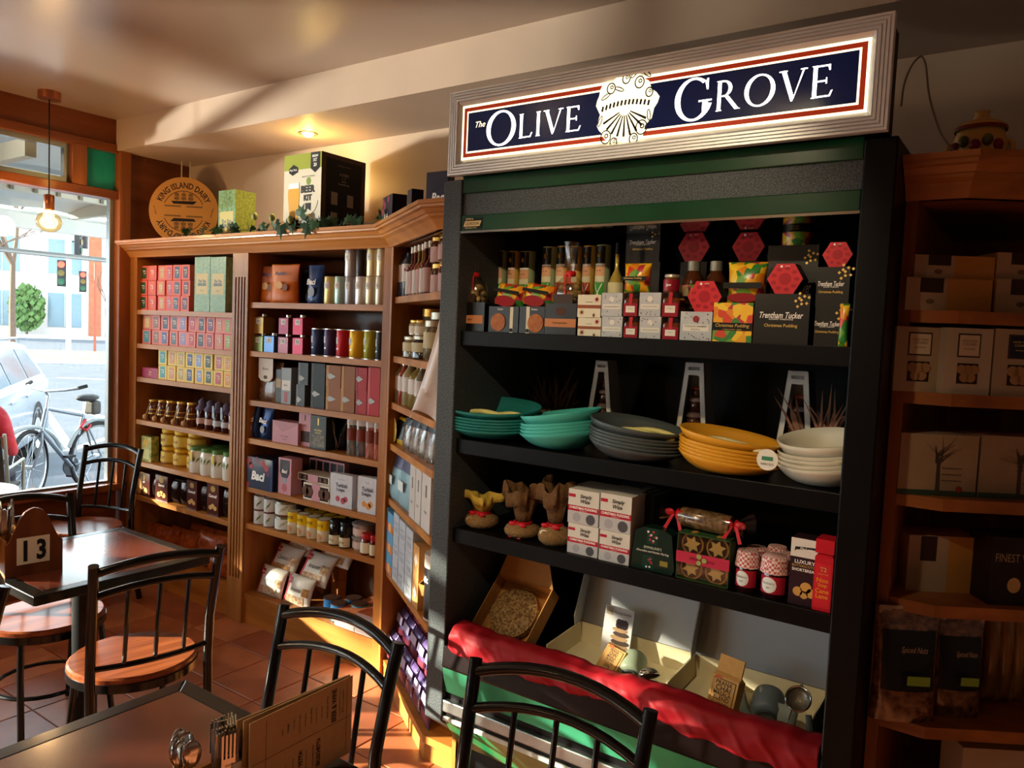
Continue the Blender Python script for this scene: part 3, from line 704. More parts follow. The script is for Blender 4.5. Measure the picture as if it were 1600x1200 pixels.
def jar(name, label, cat, r, h, mg, ml, mlab=None, group=None, text=None, tm=None, lab=(.15, .6), lidh=.16, n=18):
    t = rig(name, label, cat, group); hb = h*(1-lidh)
    MB().lathe([(.001, 0), (r*.9, 0), (r, h*.04), (r, hb*.86), (r*.86, hb*.97), (r*.84, hb)], n).build('glass', mg, t, smooth=50)
    MB().lathe([(r*.9, hb), (r*.92, hb), (r*.92, h-.003), (r*.86, h), (.001, h)], n).build('lid', ml, t, smooth=40)
    if mlab:
        lb = MB().grid(lambda u, v: ((r+.0007)*math.cos(-math.pi*.95+math.pi*.9*u), (r+.0007)*math.sin(-math.pi*.95+math.pi*.9*u), h*(lab[0]+(lab[1]-lab[0])*v)), 12, 1).build('label_panel', mlab, t, smooth=60)
        if text: letters_cyl(lb, text, r+.001, h*(lab[0]+lab[1])/2, h*(lab[1]-lab[0])*.3, tm or INK, 1.4, bold=.01)
    return t
def bottle(name, label, cat, r, h, mg, mc, mlab=None, group=None, lab=(.12, .42), text=None, tm=None, neck=.28, sh=.6, n=16, caph=.12):
    t = rig(name, label, cat, group)
    MB().lathe([(.001, 0), (r*.92, 0), (r, h*.02), (r, h*sh), (r*.75, h*(sh+.08)), (r*neck, h*(sh+.17)), (r*neck, h*(1-caph))], n).build('glass', mg, t, smooth=50)
    MB().lathe([(r*neck*1.2, h*(1-caph)), (r*neck*1.2, h), (.001, h)], n).build('cap', mc, t, smooth=40)
    if mlab:
        lb = MB().grid(lambda u, v: ((r+.0007)*math.cos(-math.pi*.95+math.pi*.9*u), (r+.0007)*math.sin(-math.pi*.95+math.pi*.9*u), h*(lab[0]+(lab[1]-lab[0])*v)), 12, 1).build('label_panel', mlab, t, smooth=60)
        if text: letters_cyl(lb, text, r+.001, h*(lab[0]+lab[1])/2, h*(lab[1]-lab[0])*.3, tm or INK, 1.4, bold=.01)
    return t
def pouch(name, label, cat, w_, h, th, m, group=None, kind='stand', lab=None, mlab=None, seed=1, crinkle=.02, seal=None, text=None, tm=None, tz=.5, ths=.1, shear=0, nu=24, nv=12, patches=(), flat=.55):
    """stand-up pouch or pillow bag standing on z=0, front at -y"""
    r_ = random.Random(seed); ph = [r_.uniform(0, 6.28) for _ in range(8)]
    def prof(v):
        if kind == 'stand': return .08+.92*math.cos(min(v, 1)*math.pi/2)**.8 if v > .12 else .75+.25*v/.12
        return .04+.96*math.sin(math.pi*min(max(v, 0), 1))**flat
    def wid(v):
        if kind == 'stand': return 1-.06*math.sin(v*math.pi)
        return 1-.10*math.sin(v*math.pi)
    def srf(u, v, off=0):
        a = 2*math.pi*u; c, s = math.cos(a), math.sin(a)
        e = crinkle*w_*(math.sin(7*u*6.28+9*v+ph[0])*math.sin(11*v+ph[1])+.6*math.sin(13*u*6.28-17*v+ph[2]))*.5
        x = w_/2*wid(v)*math.copysign(abs(c)**.75, c); y = -th/2*prof(v)*s
        y += -e*s*(1 if prof(v) > .2 else .3)
        return (x, y-off*(1 if s > 0 else -1), h*v)
    t = rig(name, label, cat, group)
    b = MB().grid(lambda u, v: srf(u, v), nu, nv, closeu=True); b.f.append(tuple(range(nu-1, -1, -1))); b.m.append(0); b.f.append(tuple(nu*nv+i for i in range(nu))); b.m.append(0)
    b.build('bag', m, t, smooth=70)
    for (u0, u1, v0, v1, pm, nm) in patches:
        MB().grid(lambda u, v: srf(.5-(.5*(u0+(u1-u0)*u)), v0+(v1-v0)*v, .0026), 10, 6).build(nm, pm, t, smooth=70)
    if lab and mlab:
        (u0, u1, v0, v1) = lab   # u 0..1 left to right on the front
        MB().grid(lambda u, v: srf(.5-(.5*(u0+(u1-u0)*u)), v0+(v1-v0)*v, .0016), 10, 8).build('label_panel', mlab, t, smooth=70)
    if seal:
        MB().box(-w_/2*.97, -.0015, h*.94, w_/2*.97, .0015, h*1.0).build('seal', seal, t)
    if text: letters(t, text, 0, -th/2*prof(tz)-crinkle*w_*.8-.004, h*tz, h*ths, tm or INK, maxw=w_*.8, shear=shear, bold=.02)
    return t
def win(parent, x0, z0, x1, z1, m, y=0.): return panel(parent, x0, z0, x1, z1, m, y=y, name='window')
YP = YL+.03
GOLD = mat('#b8924a', .3, .8); SILV = mat('#c9cac6', .22, .9); KR = mat('#b5854e', .7, noise=.1, scale=30); CHOC = mat('#3a2016', .5)
FOILD = mat('#1a1412', .2, .3, noise=.3, scale=20, bump=.3)
TXW = mat('#f1efe9', .5); TXG = mat('#cfae62', .35, .5)
# ================================================================== bay by the window: tea, honey, cannoli
def tea(cols, rows, yt, zb, tone, mbox, pcols, where, names, depth=.09):
    tot = None
    for i, (a, b_) in enumerate(cols):
        x, w_, H_ = fit(a, b_, yt(i) if callable(yt) else yt, YP, zb); h = H_/rows-.001
        for r_ in range(rows):
            pc = pcols[i] if not isinstance(pcols[i], tuple) else pcols[i][r_]
            nm = names[i] if not isinstance(names[i], tuple) else names[i][r_]
            rn = (['bottom', 'top'] if rows == 2 else ['bottom', 'middle', 'top'])[r_]
            o = carton('tea_box', '%s tea box with %s label, %s from left, %s row, %s' % (tone, nm, ORD[i], rn, where), 'tea box', w_-.003, h-.001, depth, mbox, 'tea boxes by the window')
            put(o, x, YP+RND.uniform(-.004, .004), zb+r_*(h+.001))
            p = panel(o, -w_*.27, h*.12, w_*.27, h*.88, mat(pc, .35))
            letters(p, 'T2', 0, -.0012, h*.06, h*.24, TXW, maxw=w_*.42, bold=.02)
            letters(p, 'TEA', 0, -.0012, -h*.16, h*.05, TXW, maxw=w_*.3)
CORAL = mat('#e0604a', .4); PINKB = mat('#e08078', .4); YELB = mat('#e3c55e', .4)
tea([(219, 231.5), (232, 245), (246.5, 259), (259.3, 270), (270, 283), (283.5, 297)], 3, lambda i: 415-.4*i, SH_A[0], 'coral', CORAL, ['#1d4f36', '#dd6a56', '#c79a55', '#b8566a', '#2c4a66', '#5a3048'], 'top tea shelf', ['green', 'coral', 'gold', 'rose', 'navy', 'plum'])
for i, (a, b_) in enumerate(((304.5, 328.7), (329.2, 353.5))):
    x, w_, h = fit(a, b_, 401.5, YP, SH_A[0])
    o = carton('tall_tea_box', 'tall mint floral tea box, %s of the upright pair' % ('left' if i == 0 else 'right'), 'tea box', w_-.002, h, .11, mat('#7fb3a2', .4, h2='#a7c9ae', scale=55, detail=5), 'tall mint tea boxes'); put(o, x, YP, SH_A[0])
    p = panel(o, -w_*.38, h*.32, w_*.38, h*.70, mat('#d9d3a6', .5))
    letters(p, 'The Tea', 0, -.0012, h*.055, h*.05, mat('#2f7fb0', .5), maxw=w_*.6, bold=.02); letters(p, 'SEEKERS', 0, -.0012, -h*.01, h*.055, mat('#2f7fb0', .5), maxw=w_*.68, bold=.03)
    letters(p, 'selection', 0, -.0012, -h*.12, h*.022, mat('#2f7fb0', .5), maxw=w_*.5)
c10 = [223+14.1*i for i in range(11)]
tea([(c10[i], c10[i+1]-.6) for i in range(10)], 2, lambda i: 491.5+.55*i, SH_A[1], 'pink', PINKB,
    [('#3aa0b4', '#d9c78c'), '#8a6a62', ('#2e5f9e', '#27355e'), '#4f5f70', '#8087c0', '#b84458', '#1f3a48', ('#8a3a58', '#6a3a6a'), '#c99070', '#8fae52'], 'second tea shelf',
    [('cyan', 'cream'), 'taupe', ('blue', 'navy'), 'slate', 'periwinkle', 'crimson', 'dark teal', ('burgundy', 'purple'), 'tan', 'lime'])
c8 = [248, 262, 276, 290, 304.5, 319, 334, 350, 363]
tea([(c8[i], c8[i+1]-.6) for i in range(8)], 2, lambda i: 546.5+1.3*i, SH_A[2], 'yellow', YELB,
    ['#2f9fae', '#c98f66', '#b09a5c', '#2a4f86', '#7c93c4', '#1f4a48', ('#b03a44', '#b8606a'), '#d18a3e'], 'third tea shelf', ['cyan', 'tan', 'olive', 'navy', 'periwinkle', 'dark green', ('crimson', 'rose'), 'orange'])
x, w_, h = fit(222, 247, 575, YP, SH_A[2])
o = carton('tea_gift_box', 'flat magenta tea gift box at left end of third tea shelf', 'tea box', w_, h, .12, mat('#a8325e', .4)); put(o, x, YP, SH_A[2])
letters(o, 'Tea', 0, -.0012, h*.62, h*.25, mat('#f0c9b0'), maxw=w_*.5, bold=.03); letters(o, 'tasting', 0, -.0012, h*.32, h*.2, mat('#f0c9b0'), maxw=w_*.5, bold=.02)
# honey jars with dippers
HON = mat('#5a2c12', .12, coat=.6); DIP = mat('#c9a578', .6)
for i, (a, b_) in enumerate(((226, 240), (241, 254), (254.5, 267), (271, 283), (287, 299))):
    x, w_, h = fit(a, b_, 624+.9*i*(1+.1*i), YP, SH_A[3])
    t = jar('honey_jar', 'tall honey jar with gold bands and wooden dipper, %s from left' % ORD[i], 'honey jar', w_/2, h, HON, GOLD, None, 'honey jars with dippers', lidh=.1)
    for zz in (.32, .52): MB().lathe([(w_/2*1.01, h*zz), (w_/2*1.03, h*zz), (w_/2*1.03, h*(zz+.05)), (w_/2*1.01, h*(zz+.05))], 18, cap=False).build('band', GOLD, t)
    put(t, x, YP+w_/2, SH_A[3])
    d = MB().tube([(-w_*.1, -w_/2-.014, .03), (w_*.35, -w_/2-.006, h*.95)], .0035, 6); d.ball((-w_*.12, -w_/2-.016, .022), .015, 10, sz=1.2); d.build('dipper', DIP, t, smooth=60)
for i, (a, b_) in enumerate(((302, 314), (315, 327), (328, 340), (341, 353), (354, 362.5))):
    x, w_, h = fit(a, b_, 622+2.6*i, YP, SH_A[3])
    t = bottle('syrup_bottle', 'dark red syrup bottle under a purple cloth hood, %s from left' % ORD[i], 'bottle', w_/2*.9, h*.92, mat('#3a0d16', .1, coat=.6), mat('#4a3a48', .5), mat('#b9c3cf', .5) if i in (2, 3) else mat('#c8a8a0', .5), 'hooded syrup bottles', lab=(.2, .4), neck=.5, sh=.7)
    MB().lathe([(w_*.52, h*.62), (w_*.5, h*.68), (w_*.30, h*.78), (w_*.33, h*.9), (w_*.1, h*.99), (.001, h)], 14, cap=False).build('cloth_hood', mat('#5b5470', .7, bump=.3, scale=90), t, smooth=60)
    if i in (2, 3): MB().box(-.008, -w_/2-.004, h*.45, .008, -w_/2-.0025, h*.85).build('hang_tag', mat('#9fb4cc', .5), t)
    put(t, x, YP+w_/2, SH_A[3])
# mustard tubs
MUST = mat('#a8761e', .2, coat=.4); YLID = mat('#e0b01e', .35)
for i, (a, b_) in enumerate(((237, 257), (256, 277.5), (277, 300))):
    x, w_, H_ = fit(a, b_, 671+3.3*i, YP, SH_A[4]); h = H_/2
    for r_ in range(2):
        t = jar('mustard_jar', 'yellow-lidded mustard jar, %s from left, %s layer' % (ORD[i], 'upper' if r_ else 'lower'), 'jar', w_/2, h-.001, MUST, YLID, mat('#d9b84a', .4), 'yellow-lidded mustard jars', text='Senf', tm=mat('#8a2a1a'), lab=(.12, .68), lidh=.2)
        put(t, x, YP+.03+w_/2, SH_A[4]+r_*h)
for k, (px_, py_) in enumerate(((262, 668), (284, 672), (306, 678))):
    x, w_, H_ = fit(px_-9, px_+9, py_, YP+.12, SH_A[4]); h = H_/2
    for r_ in range(2):
        t = jar('mustard_jar', 'yellow-lidded mustard jar in the rear row, %s from left, %s layer' % (ORD[k], 'upper' if r_ else 'lower'), 'jar', w_/2, h-.001, MUST, YLID, None, 'yellow-lidded mustard jars', lidh=.2); put(t, x, YP+.18, SH_A[4]+r_*h)
x, w_, h = fit(221, 236.5, 682, YP, SH_A[4])
o = carton('seed_packet_box', 'slim green and yellow box left of the mustard jars', 'box', w_, h, .05, mat('#6f8a4a', .4, h2='#c9c070', scale=40)); put(o, x, YP, SH_A[4]); panel(o, -w_*.3, h*.1, w_*.3, h*.5, mat('#d8d490', .4)); disc(o, 0, h*.75, w_*.25, mat('#d2a93a', .4))
# green-lid jars
for i, (a, b_) in enumerate(((290, 307), (307.5, 323.5), (324, 341), (341.5, 359.5))):
    x, w_, h = fit(a, b_, 698+3.2*i, YP-.02, SH_A[4])
    t = jar('herb_salt_jar', 'white herb salt jar with green lid, front row, %s from left' % ORD[i], 'jar', w_/2, h, mat('#e2e0d4', .15, coat=.5), mat('#4f7a3e', .35), None, 'green-lidded white jars', lidh=.14)
    g = MB()
    for k in range(5):
        a_ = -1.57+(k-2)*.32; r2 = w_/2+.001
        g.add([(r2*math.cos(a_), r2*math.sin(a_), h*.40), (r2*math.cos(a_+.12*(k-2)-.12), r2*math.sin(a_+.12*(k-2)-.12), h*.55), (r2*math.cos(a_+.2*(k-2)), r2*math.sin(a_+.2*(k-2)), h*(.70-.04*abs(k-2))), (r2*math.cos(a_+.12*(k-2)+.12), r2*math.sin(a_+.12*(k-2)+.12), h*.55)], [(0, 1, 2, 3)])
    g.build('leaf_print', mat('#4d7a3c', .5), t)
    if i in (0, 2): MB().box(w_*.0, -w_/2-.006, h*.5, w_*.2, -w_/2-.004, h*.85).build('hang_tag', mat('#d8b850', .5), t)
    put(t, x, YP+w_/2-.02, SH_A[4])
for k, (px_, py_) in enumerate(((318, 694), (336, 697), (352, 702))):
    x, w_, h = fit(px_-8, px_+8, py_, YP+.1, SH_A[4])
    t = jar('herb_salt_jar', 'white herb salt jar with green lid, rear row, %s from left' % ORD[k], 'jar', w_/2, h, mat('#e2e0d4', .15, coat=.5), mat('#4f7a3e', .35), None, 'green-lidded white jars', lidh=.14); put(t, x, YP+.14, SH_A[4])
# cannoli boxes and shiny packets
CANB = mat('#4a1f14', .3, coat=.3)
for i, (a, b_, lit) in enumerate(((211, 234, 0), (243, 262, 1), (292, 308, 0), (324, 342, 0))):
    x, w_, h = fit(a, b_, 738+.13*(a-211)*1.25, YP-.01, SH_A[5])
    o = carton('cannoli_box', 'brown cannoli biscuit box, %s from left on the sunlit shelf' % ORD[i], 'box', w_, h, .06, CANB, 'brown cannoli boxes'); put(o, x, YP-.01, SH_A[5])
    disc(o, 0, h*.84, w_*.2, mat('#9a7a3a', .4), sz=.8); letters(o, 'Cannoli', 0, -.0012, h*.62, h*.1, TXW, maxw=w_*.8, shear=.3, bold=.02)
    for k in range(3): disc(o, (k-1)*w_*.2, h*(.24+.06*(k % 2)), w_*.15, mat('#c79a5a', .5), name='biscuit_print', sz=.8)
for i, (a, b_) in enumerate(((234, 244), (262, 277), (277.5, 291), (308.5, 323), (342.5, 359))):
    x, w_, h = fit(a, b_, 742+.13*(a-211)*1.25, YP-.01, SH_A[5])
    t = pouch('biscuit_packet', 'shiny dark foil biscuit packet, %s from left on the sunlit shelf' % ORD[i], 'packet', w_*1.04, h, .05, mat('#2a1a16', .15, .5, noise=.3, scale=25), 'dark foil biscuit packets', 'pillow', seed=i+3, crinkle=.05, seal=SILV); put(t, x, YP+.02, SH_A[5])
x, w_, h = fit(196, 209.5, 741, YL-.05, SH_A[5])
o = carton('cannoli_box', 'cannoli box with window, propped against the end of the shelving', 'box', w_, h, .04, mat('#5a3620', .4), 'brown cannoli boxes'); put(o, -4.60, YP-.005, SH_A[5]); 
o.location = (-4.545, YP-.012, SH_A[5]); o.scale = (.8, 1, 1); disc(o, 0, h*.4, w_*.33, mat('#c08a4a', .5), sz=1.5, name='window')
# bags of pasta at the bottom
for i, (a, b_, yt, dy) in enumerate(((226, 275, 822, .0), (262, 306, 828, .05), (292, 330, 822, .13), (306, 352, 835, .03), (330, 362, 832, .10), (322, 360, 868, -.012))):
    x, w_, h = fit(a, b_, yt, YP+dy+.05, SH_A[6])
    t = pouch('pasta_bag', 'orange-brown plastic bag of pasta on bottom shelf, %s from left' % ORD[i], 'bag', w_, h, .12, mat('#8a3f1c', .25, h2='#b0582a', scale=30, bump=.4), 'bags of pasta on the bottom shelf', 'pillow', seed=i, crinkle=.05); put(t, min(x, -3.62-w_/2), YP+dy+.08, SH_A[6])
# ================================================================== bay with the pilaster: chocolate, tins, biscuits
# shelf 1
for i, (a, b_, yt) in enumerate(((396, 432, 414), (421, 461, 412.5))):
    x, w_, h = fit(a, b_, yt, YP, SH_B[0])
    t = pouch('wafer_bag', 'orange bag of hazelnut wafers, %s one' % ('left, half covered' if i == 0 else 'right, overlapping'), 'bag', w_, h, .07, mat('#d8761f', .3, h2='#c8641f', scale=12), 'orange wafer bags', seed=i, crinkle=.012, lab=(.08, .92, .55, .97), mlab=mat('#d88a68', .35), seal=None)
    letters(t, 'Manner', .0, -.034, h*.76, h*.1, mat('#1c2a5a', .4), maxw=w_*.6, shear=.25, bold=.03)
    disc(t, -.01, h*.45, .028, mat('#e0b070', .5), y=-.037, name='wafer_print', sz=.7); disc(t, .035, h*.40, .02, mat('#7a3f1c', .5), y=-.037, name='nut_print'); put(t, x, YP+.05-.025*i, SH_B[0], R(-6+10*i))
x, w_, h = fit(462, 477, 416, YP+.03, SH_B[0]); t = pouch('foil_bag', 'black foil bag between wafers and the blue chocolate bag', 'bag', w_+.03, h, .07, FOILD, seed=9, crinkle=.03); put(t, x, YP+.09, SH_B[0])
def bacibag(label, a, b_, yt, zb, ins=0, seed=1, rz=0, ry=0):
    x, w_, h = fit(a, b_, yt, YP+ins, zb)
    t = pouch('chocolate_bag', label, 'bag', w_, h, .06, mat('#27467e', .25, .2, h2='#16294e', scale=14), 'blue chocolate bags', seed=seed, crinkle=.02)
    letters(t, 'Baci', 0, -.036, h*.56, h*.15, TXW, maxw=w_*.8, shear=.25, bold=.03); disc(t, .0, h*.30, w_*.2, mat('#8f97a4', .4), y=-.035, name='chocolate_print', sz=1.1)
    put(t, x, YP+ins+.03, zb, rz, 0, ry); return t
bacibag('blue chocolate bag standing beside the silver tins', 476, 501, 413.5, SH_B[0], seed=4)
tc = [(502, 518, '#d2c184', 'gold'), (518.5, 534, '#a9cac2', 'pale teal'), (534.5, 550.5, '#9c9ba0', 'dark silver'), (551, 566.5, '#dcdde0', 'bright silver'), (567, 582.5, '#d6cfae', 'champagne'), (583, 597, '#cccab8', 'greyish champagne')]
for i, (a, b_, c, nm) in enumerate(tc):
    x, w_, h = fit(a, b_, 431, YP, SH_B[0])
    t = tin('tea_tin', '%s metallic tea tin in the lower row, top shelf' % nm, 'tin', w_/2*.98, h-.002, mat(c, .32, .45), 'metallic tea tins', mat('#d5d6d2', .35), (.55, .8), 'T2', angs=(-2.3, -1.1)); put(t, x, YP+w_/2, SH_B[0]); hl = h
for i, (a, b_, c, nm) in enumerate(((534.5, 551, '#b4b4b8', 'grey silver'), (551.5, 568, '#241a18', 'black'), (569, 584.5, '#dcd0a2', 'pale gold'), (585, 599, '#d2cab0', 'cream silver'))):
    x, w_, h = fit(a, b_, 386.5, YP, SH_B[0]+hl)
    t = tin('tea_tin', '%s metallic tea tin in the upper row, top shelf' % nm, 'tin', w_/2*.98, h, mat(c, .32, .45 if i != 1 else .1), 'metallic tea tins', mat('#d5d6d2', .35) if i != 1 else None, (.55, .8), 'T2' if i != 1 else None, angs=(-2.3, -1.1)); put(t, min(x, -2.497-w_/2), YP+w_/2, SH_B[0]+hl)
# shelf 2: small square caddies
for i, (a, b_, yt, yb, c, nm) in enumerate(((396, 410.5, 521, 0, '#8a9a5c', 'sage green'), (413, 428, 520.5, 0, '#5f83b0', 'sky blue'), (435, 450, 522, 0, '#8a5560', 'dusky pink'), (457.5, 473, 523, 0, '#a83a50', 'crimson'),
                                             (397, 411.5, 490.5, 1, '#b08a48', 'gold'), (436, 450.5, 492, 1, '#7f3648', 'dark rose'), (458, 473, 492, 1, '#a02c44', 'deep crimson'))):
    zb = SH_B[1] if not yb else SH_B[1]+caddh[{4: 0, 5: 2, 6: 3}[i]]
    x, w_, h = fit(a, b_, yt, YP, zb)
    if i == 0: caddh = []
    t = rig('tea_caddy', '%s square tea caddy with round cap, %s row' % (nm, 'upper' if yb else 'lower'), 'tin', 'small square tea caddies')
    hb = h*.88; m = mat(c, .3, .4)
    b = MB(); q = w_/2; b.box(-q, 0, 0, q, 2*q, hb*.94); b.add([(-q, 0, hb*.94), (q, 0, hb*.94), (q, 2*q, hb*.94), (-q, 2*q, hb*.94), (-q*.6, q*.4, hb), (q*.6, q*.4, hb), (q*.6, q*1.6, hb), (-q*.6, q*1.6, hb)], [(0, 1, 5, 4), (1, 2, 6, 5), (2, 3, 7, 6), (3, 0, 4, 7), (4, 5, 6, 7)]); b.build('body', m, t)
    MB().lathe([(q*.45, hb), (q*.45, h), (.001, h)], 12, c=(0, q, 0)).build('cap', SILV, t, smooth=40)
    p = panel(t, -q*.5, hb*.55, q*.5, hb*.88, mat('#d9dcd8', .4)); letters(p, 'T2', 0, -.0012, 0, hb*.14, INK, bold=.02)
    put(t, x, YP, zb); caddh.append(h)
for i, (a, b_, yt, c, nm) in enumerate(((480.5, 500, 513, '#232c50', 'navy'), (500.5, 519.5, 513.5, '#3a2446', 'aubergine'), (520, 538.5, 514.5, '#b01f2c', 'red'), (539, 561.5, 515.5, '#d3a21c', 'yellow'), (562, 583.5, 516, '#8f8a2c', 'olive green'), (584, 596, 517.5, '#2f3338', 'steel black'))):
    x, w_, h = fit(a, b_, yt, YP, SH_B[1])
    t = tin('tea_tin', '%s cylindrical tea tin on second shelf' % nm, 'tin', w_/2*.98, h, mat(c, .3, .25), 'coloured tea tins', mat('#c6c8c6', .4), (.48, .72), 'T2', angs=(-2.5, -1.7), rim=SILV); put(t, x, YP+w_/2, SH_B[1])
    letters_cyl(t, 'LOOSE LEAF', w_/2*.98+.001, h*.3, h*.05, SILV, .8, ang0=-2.0)
# shelf 3
x, w_, h = fit(395, 432, 560, YP, SH_B[2])
t = pouch('chocolate_bark_bag', 'clear bag of chocolate bark with white hanging card', 'bag', w_, h*.92, .07, mat('#8a6a52', .15, h2='#5f4030', scale=35, coat=.5), seed=5, crinkle=.03); put(t, x, YP+.05, SH_B[2])
hc = MB().slab([(-w_*.30, h*.55), (-w_*.2, h*.48), (.0, h*.45), (w_*.2, h*.48), (w_*.30, h*.56), (w_*.30, h), (-w_*.30, h)], -.041, -.039).build('hanging_card', mat('#e2dcd0', .5), t)
letters(hc, 'Bruno', 0, -.042, h*.76, h*.06, INK, maxw=w_*.4, shear=.3); disc(hc, 0, h*.56, .016, mat('#5a3a2a'), y=-.0412, name='chocolate_print', sz=.6)
def slim(label, a, b_, yt, c, zb, dep=.09, ins=0, h_=None, group='slim chocolate boxes', band=None, txt=None, tcol=None):
    x, w_, h = fit(a, b_, yt, YP+ins, zb); h = h_ or h
    o = carton('chocolate_box', label, 'box', w_-.002, h, dep, mat(c, .3, coat=.2), group); put(o, x, YP+ins, zb)
    if band: panel(o, -w_*.42, h*band[0], w_*.42, h*band[1], mat(band[2], .5))
    if txt: letters(o, txt, 0, -.0018, h*((band[0]+band[1])/2 if band else .85), h*.05, tcol or INK, maxw=w_*.75, bold=.01)
    return o, x, w_, h
slim('black chocolate box with cream label, tucked behind grey box', 431.5, 440, 577, '#1a1716', SH_B[2], ins=.02, band=(.45, .72, '#b09a78'))
o, *_r = slim('grey chocolate box with white label and pink base', 440, 455.5, 575, '#7f868c', SH_B[2], band=(.38, .66, '#dcdad4'), txt='Bellamy'); win(o, -_r[1]*.15, .01, _r[1]*.15, _r[2]*.33, mat('#b0606a'))
def prallus(label, a, b_, yt, c, c2, zb, h_=None, dz=.3):
    x, w_, h = fit(a, b_, yt, YP-.005, zb); h = h_ or h
    o = carton('chocolate_bar_box', label, 'box', w_-.002, h, .1, mat(c, .45), 'boxes with silver diamond emblem'); put(o, x, YP-.005, zb)
    panel(o, -w_/2+.001, .001, -w_/2+w_*.2, h-.001, mat(c2, .4), name='spine_strip')
    b = MB().slab([(-w_*.42, h*dz), (-w_*.22, h*dz+.016), (w_*.2, h*dz), (-w_*.22, h*dz-.016)], -.0022, -.0012); b.build('diamond_emblem', mat('#8a8580', .4, .3), o); return h
h1 = prallus('lower slate box with silver diamond, below its twin', 463, 476.5, 601, '#4f585e', '#6a747a', SH_B[2])
prallus('upper slate box with silver diamond, stacked on its twin', 466.5, 482, 567, '#444c50', '#6a747a', SH_B[2]+h1)
prallus('tall black box with silver diamond and red rim', 487, 508.5, 568, '#171a18', '#2c302e', SH_B[2], dz=.32)
h1 = prallus('lower bronze box with silver diamond, below its twin', 509.5, 533, 605.5, '#8a4f12', '#a8742c', SH_B[2], dz=.5)
prallus('upper bronze box with silver diamond, stacked on its twin', 510, 533, 571, '#8a4f12', '#a8742c', SH_B[2]+h1, dz=.5)
prallus('tall bronze box with silver diamond beside the red ones', 534, 555.5, 572.5, '#8a4f12', '#b0803a', SH_B[2], dz=.27)
h1 = prallus('lower red box with silver diamond, below its twin', 556, 573.5, 611, '#a30d16', '#8a1016', SH_B[2], dz=.5)
prallus('upper red box with silver diamond, stacked on its twin', 556, 574, 574.5, '#a30d16', '#8a1016', SH_B[2]+h1, dz=.5)
prallus('tall red box with silver diamond at shelf end', 575.5, 594.5, 574.5, '#aa0c16', '#c05058', SH_B[2], dz=.30)
# shelf 4
bacibag('blue chocolate bag at the far left of fourth shelf', 384, 400.5, 631, SH_B[3], seed=6)
bacibag('blue chocolate bag leaning second on the fourth shelf', 402, 419, 633.5, SH_B[3], seed=7, ry=R(7))
PINK = mat('#c08a94', .45)
x, w_, h = fit(426, 466, 659, YP, SH_B[3]); t = pouch('black_bag', 'black foil bag behind the pink envelope pack', 'bag', .09, .17, .06, FOILD, seed=12, crinkle=.03); put(t, x-.05, YP+.16, SH_B[3])
o = carton('chocolate_envelope', 'low pink envelope box with dark printed flap', 'box', w_, h, .07, PINK); put(o, x, YP, SH_B[3])
MB().slab([(-w_/2, h*.98), (-w_*.1, h*.52), (w_/2, h*.98)], -.0016, -.0004).build('flap', mat('#b47f8a', .45), o)
letters(o, 'chocolate', 0, -.0024, h*.34, h*.1, mat('#7a4450'), maxw=w_*.5); letters(o, 'biscuits', 0, -.0024, h*.2, h*.08, mat('#7a4450'), maxw=w_*.4)
x, w_, h = fit(467.5, 487, 645, YP+.02, SH_B[3]); o = carton('chocolate_bag_box', 'upright pink packet with dark window beside envelope box', 'packet', w_, h, .07, PINK); put(o, x, YP+.02, SH_B[3]); win(o, -w_*.35, h*.12, w_*.4, h*.45, CHOC); letters(o, 'truffle', 0, -.0012, h*.62, h*.06, mat('#7a4450'), maxw=w_*.6); panel(o, -.003, h*.76, .003, h*.93, mat('#3a1820'), name='figure_print')
x, w_, h = fit(485.5, 510, 650, YP-.005, SH_B[3]); o = carton('chocolate_box', 'dark slate chocolate box with gold print and nut window', 'box', w_, h, .06, mat('#232b2c', .3)); put(o, x, YP-.005, SH_B[3]); win(o, -w_*.4, h*.08, w_*.4, h*.42, mat('#6a6258', .2, h2='#2a1c14', scale=60)); letters(o, 'chocolate', 0, -.0012, h*.58, h*.06, TXG, maxw=w_*.7); letters(o, 'almonds', 0, -.0012, h*.5, h*.05, TXG, maxw=w_*.6); panel(o, -.004, h*.72, .004, h*.93, TXG, name='figure_print')
x, w_, h = fit(511, 537, 652, YP+.05, SH_B[3]); t = pouch('black_bag', 'black gift bag with trailing curled ribbons on fourth shelf', 'bag', w_, h, .07, FOILD, seed=13, crinkle=.02); put(t, x, YP+.09, SH_B[3])
MB().tube([(-.03, -.05, h*.95), (.0, -.055, h*.9), (.012, -.06, h*.6), (.03, -.06, h*.3), (.035, -.06, .01)], .0018, 5).tube([(-.035, -.05, h*.92), (.01, -.055, h*.8), (.02, -.06, h*.5), (.05, -.06, .02)], .0018, 5).build('ribbon', mat('#6a5a48', .5), t)
for i, (a, b_) in enumerate(((539, 552), (553.5, 567), (568, 582), (583, 591.5))):
    x, w_, h = fit(a, b_, 656+2*i, YP, SH_B[3])
    t = tin('sweet_tube', 'clear tube of stick sweets with brown sleeve, %s from left' % ORD[i], 'tube', w_/2, h, mat(['#3a3a3c', '#35353a', '#8a3a34', '#a03a34'][i], .15, h2=['#8a8a86', '#7a7a80', '#c08a80', '#c0827a'][i], scale=60, stretch=(1, 1, .25), coat=.6), 'clear sweet tubes', mat('#7a3a2a', .5), (.42, .78), None, lid=mat('#d0d2d2', .3)); put(t, x, YP+w_/2, SH_B[3])
    MB().box(-.006, -w_/2-.003, h*.76, .004, -w_/2-.0015, h*.98).build('hang_tag', mat('#d8d8d4', .4), t)
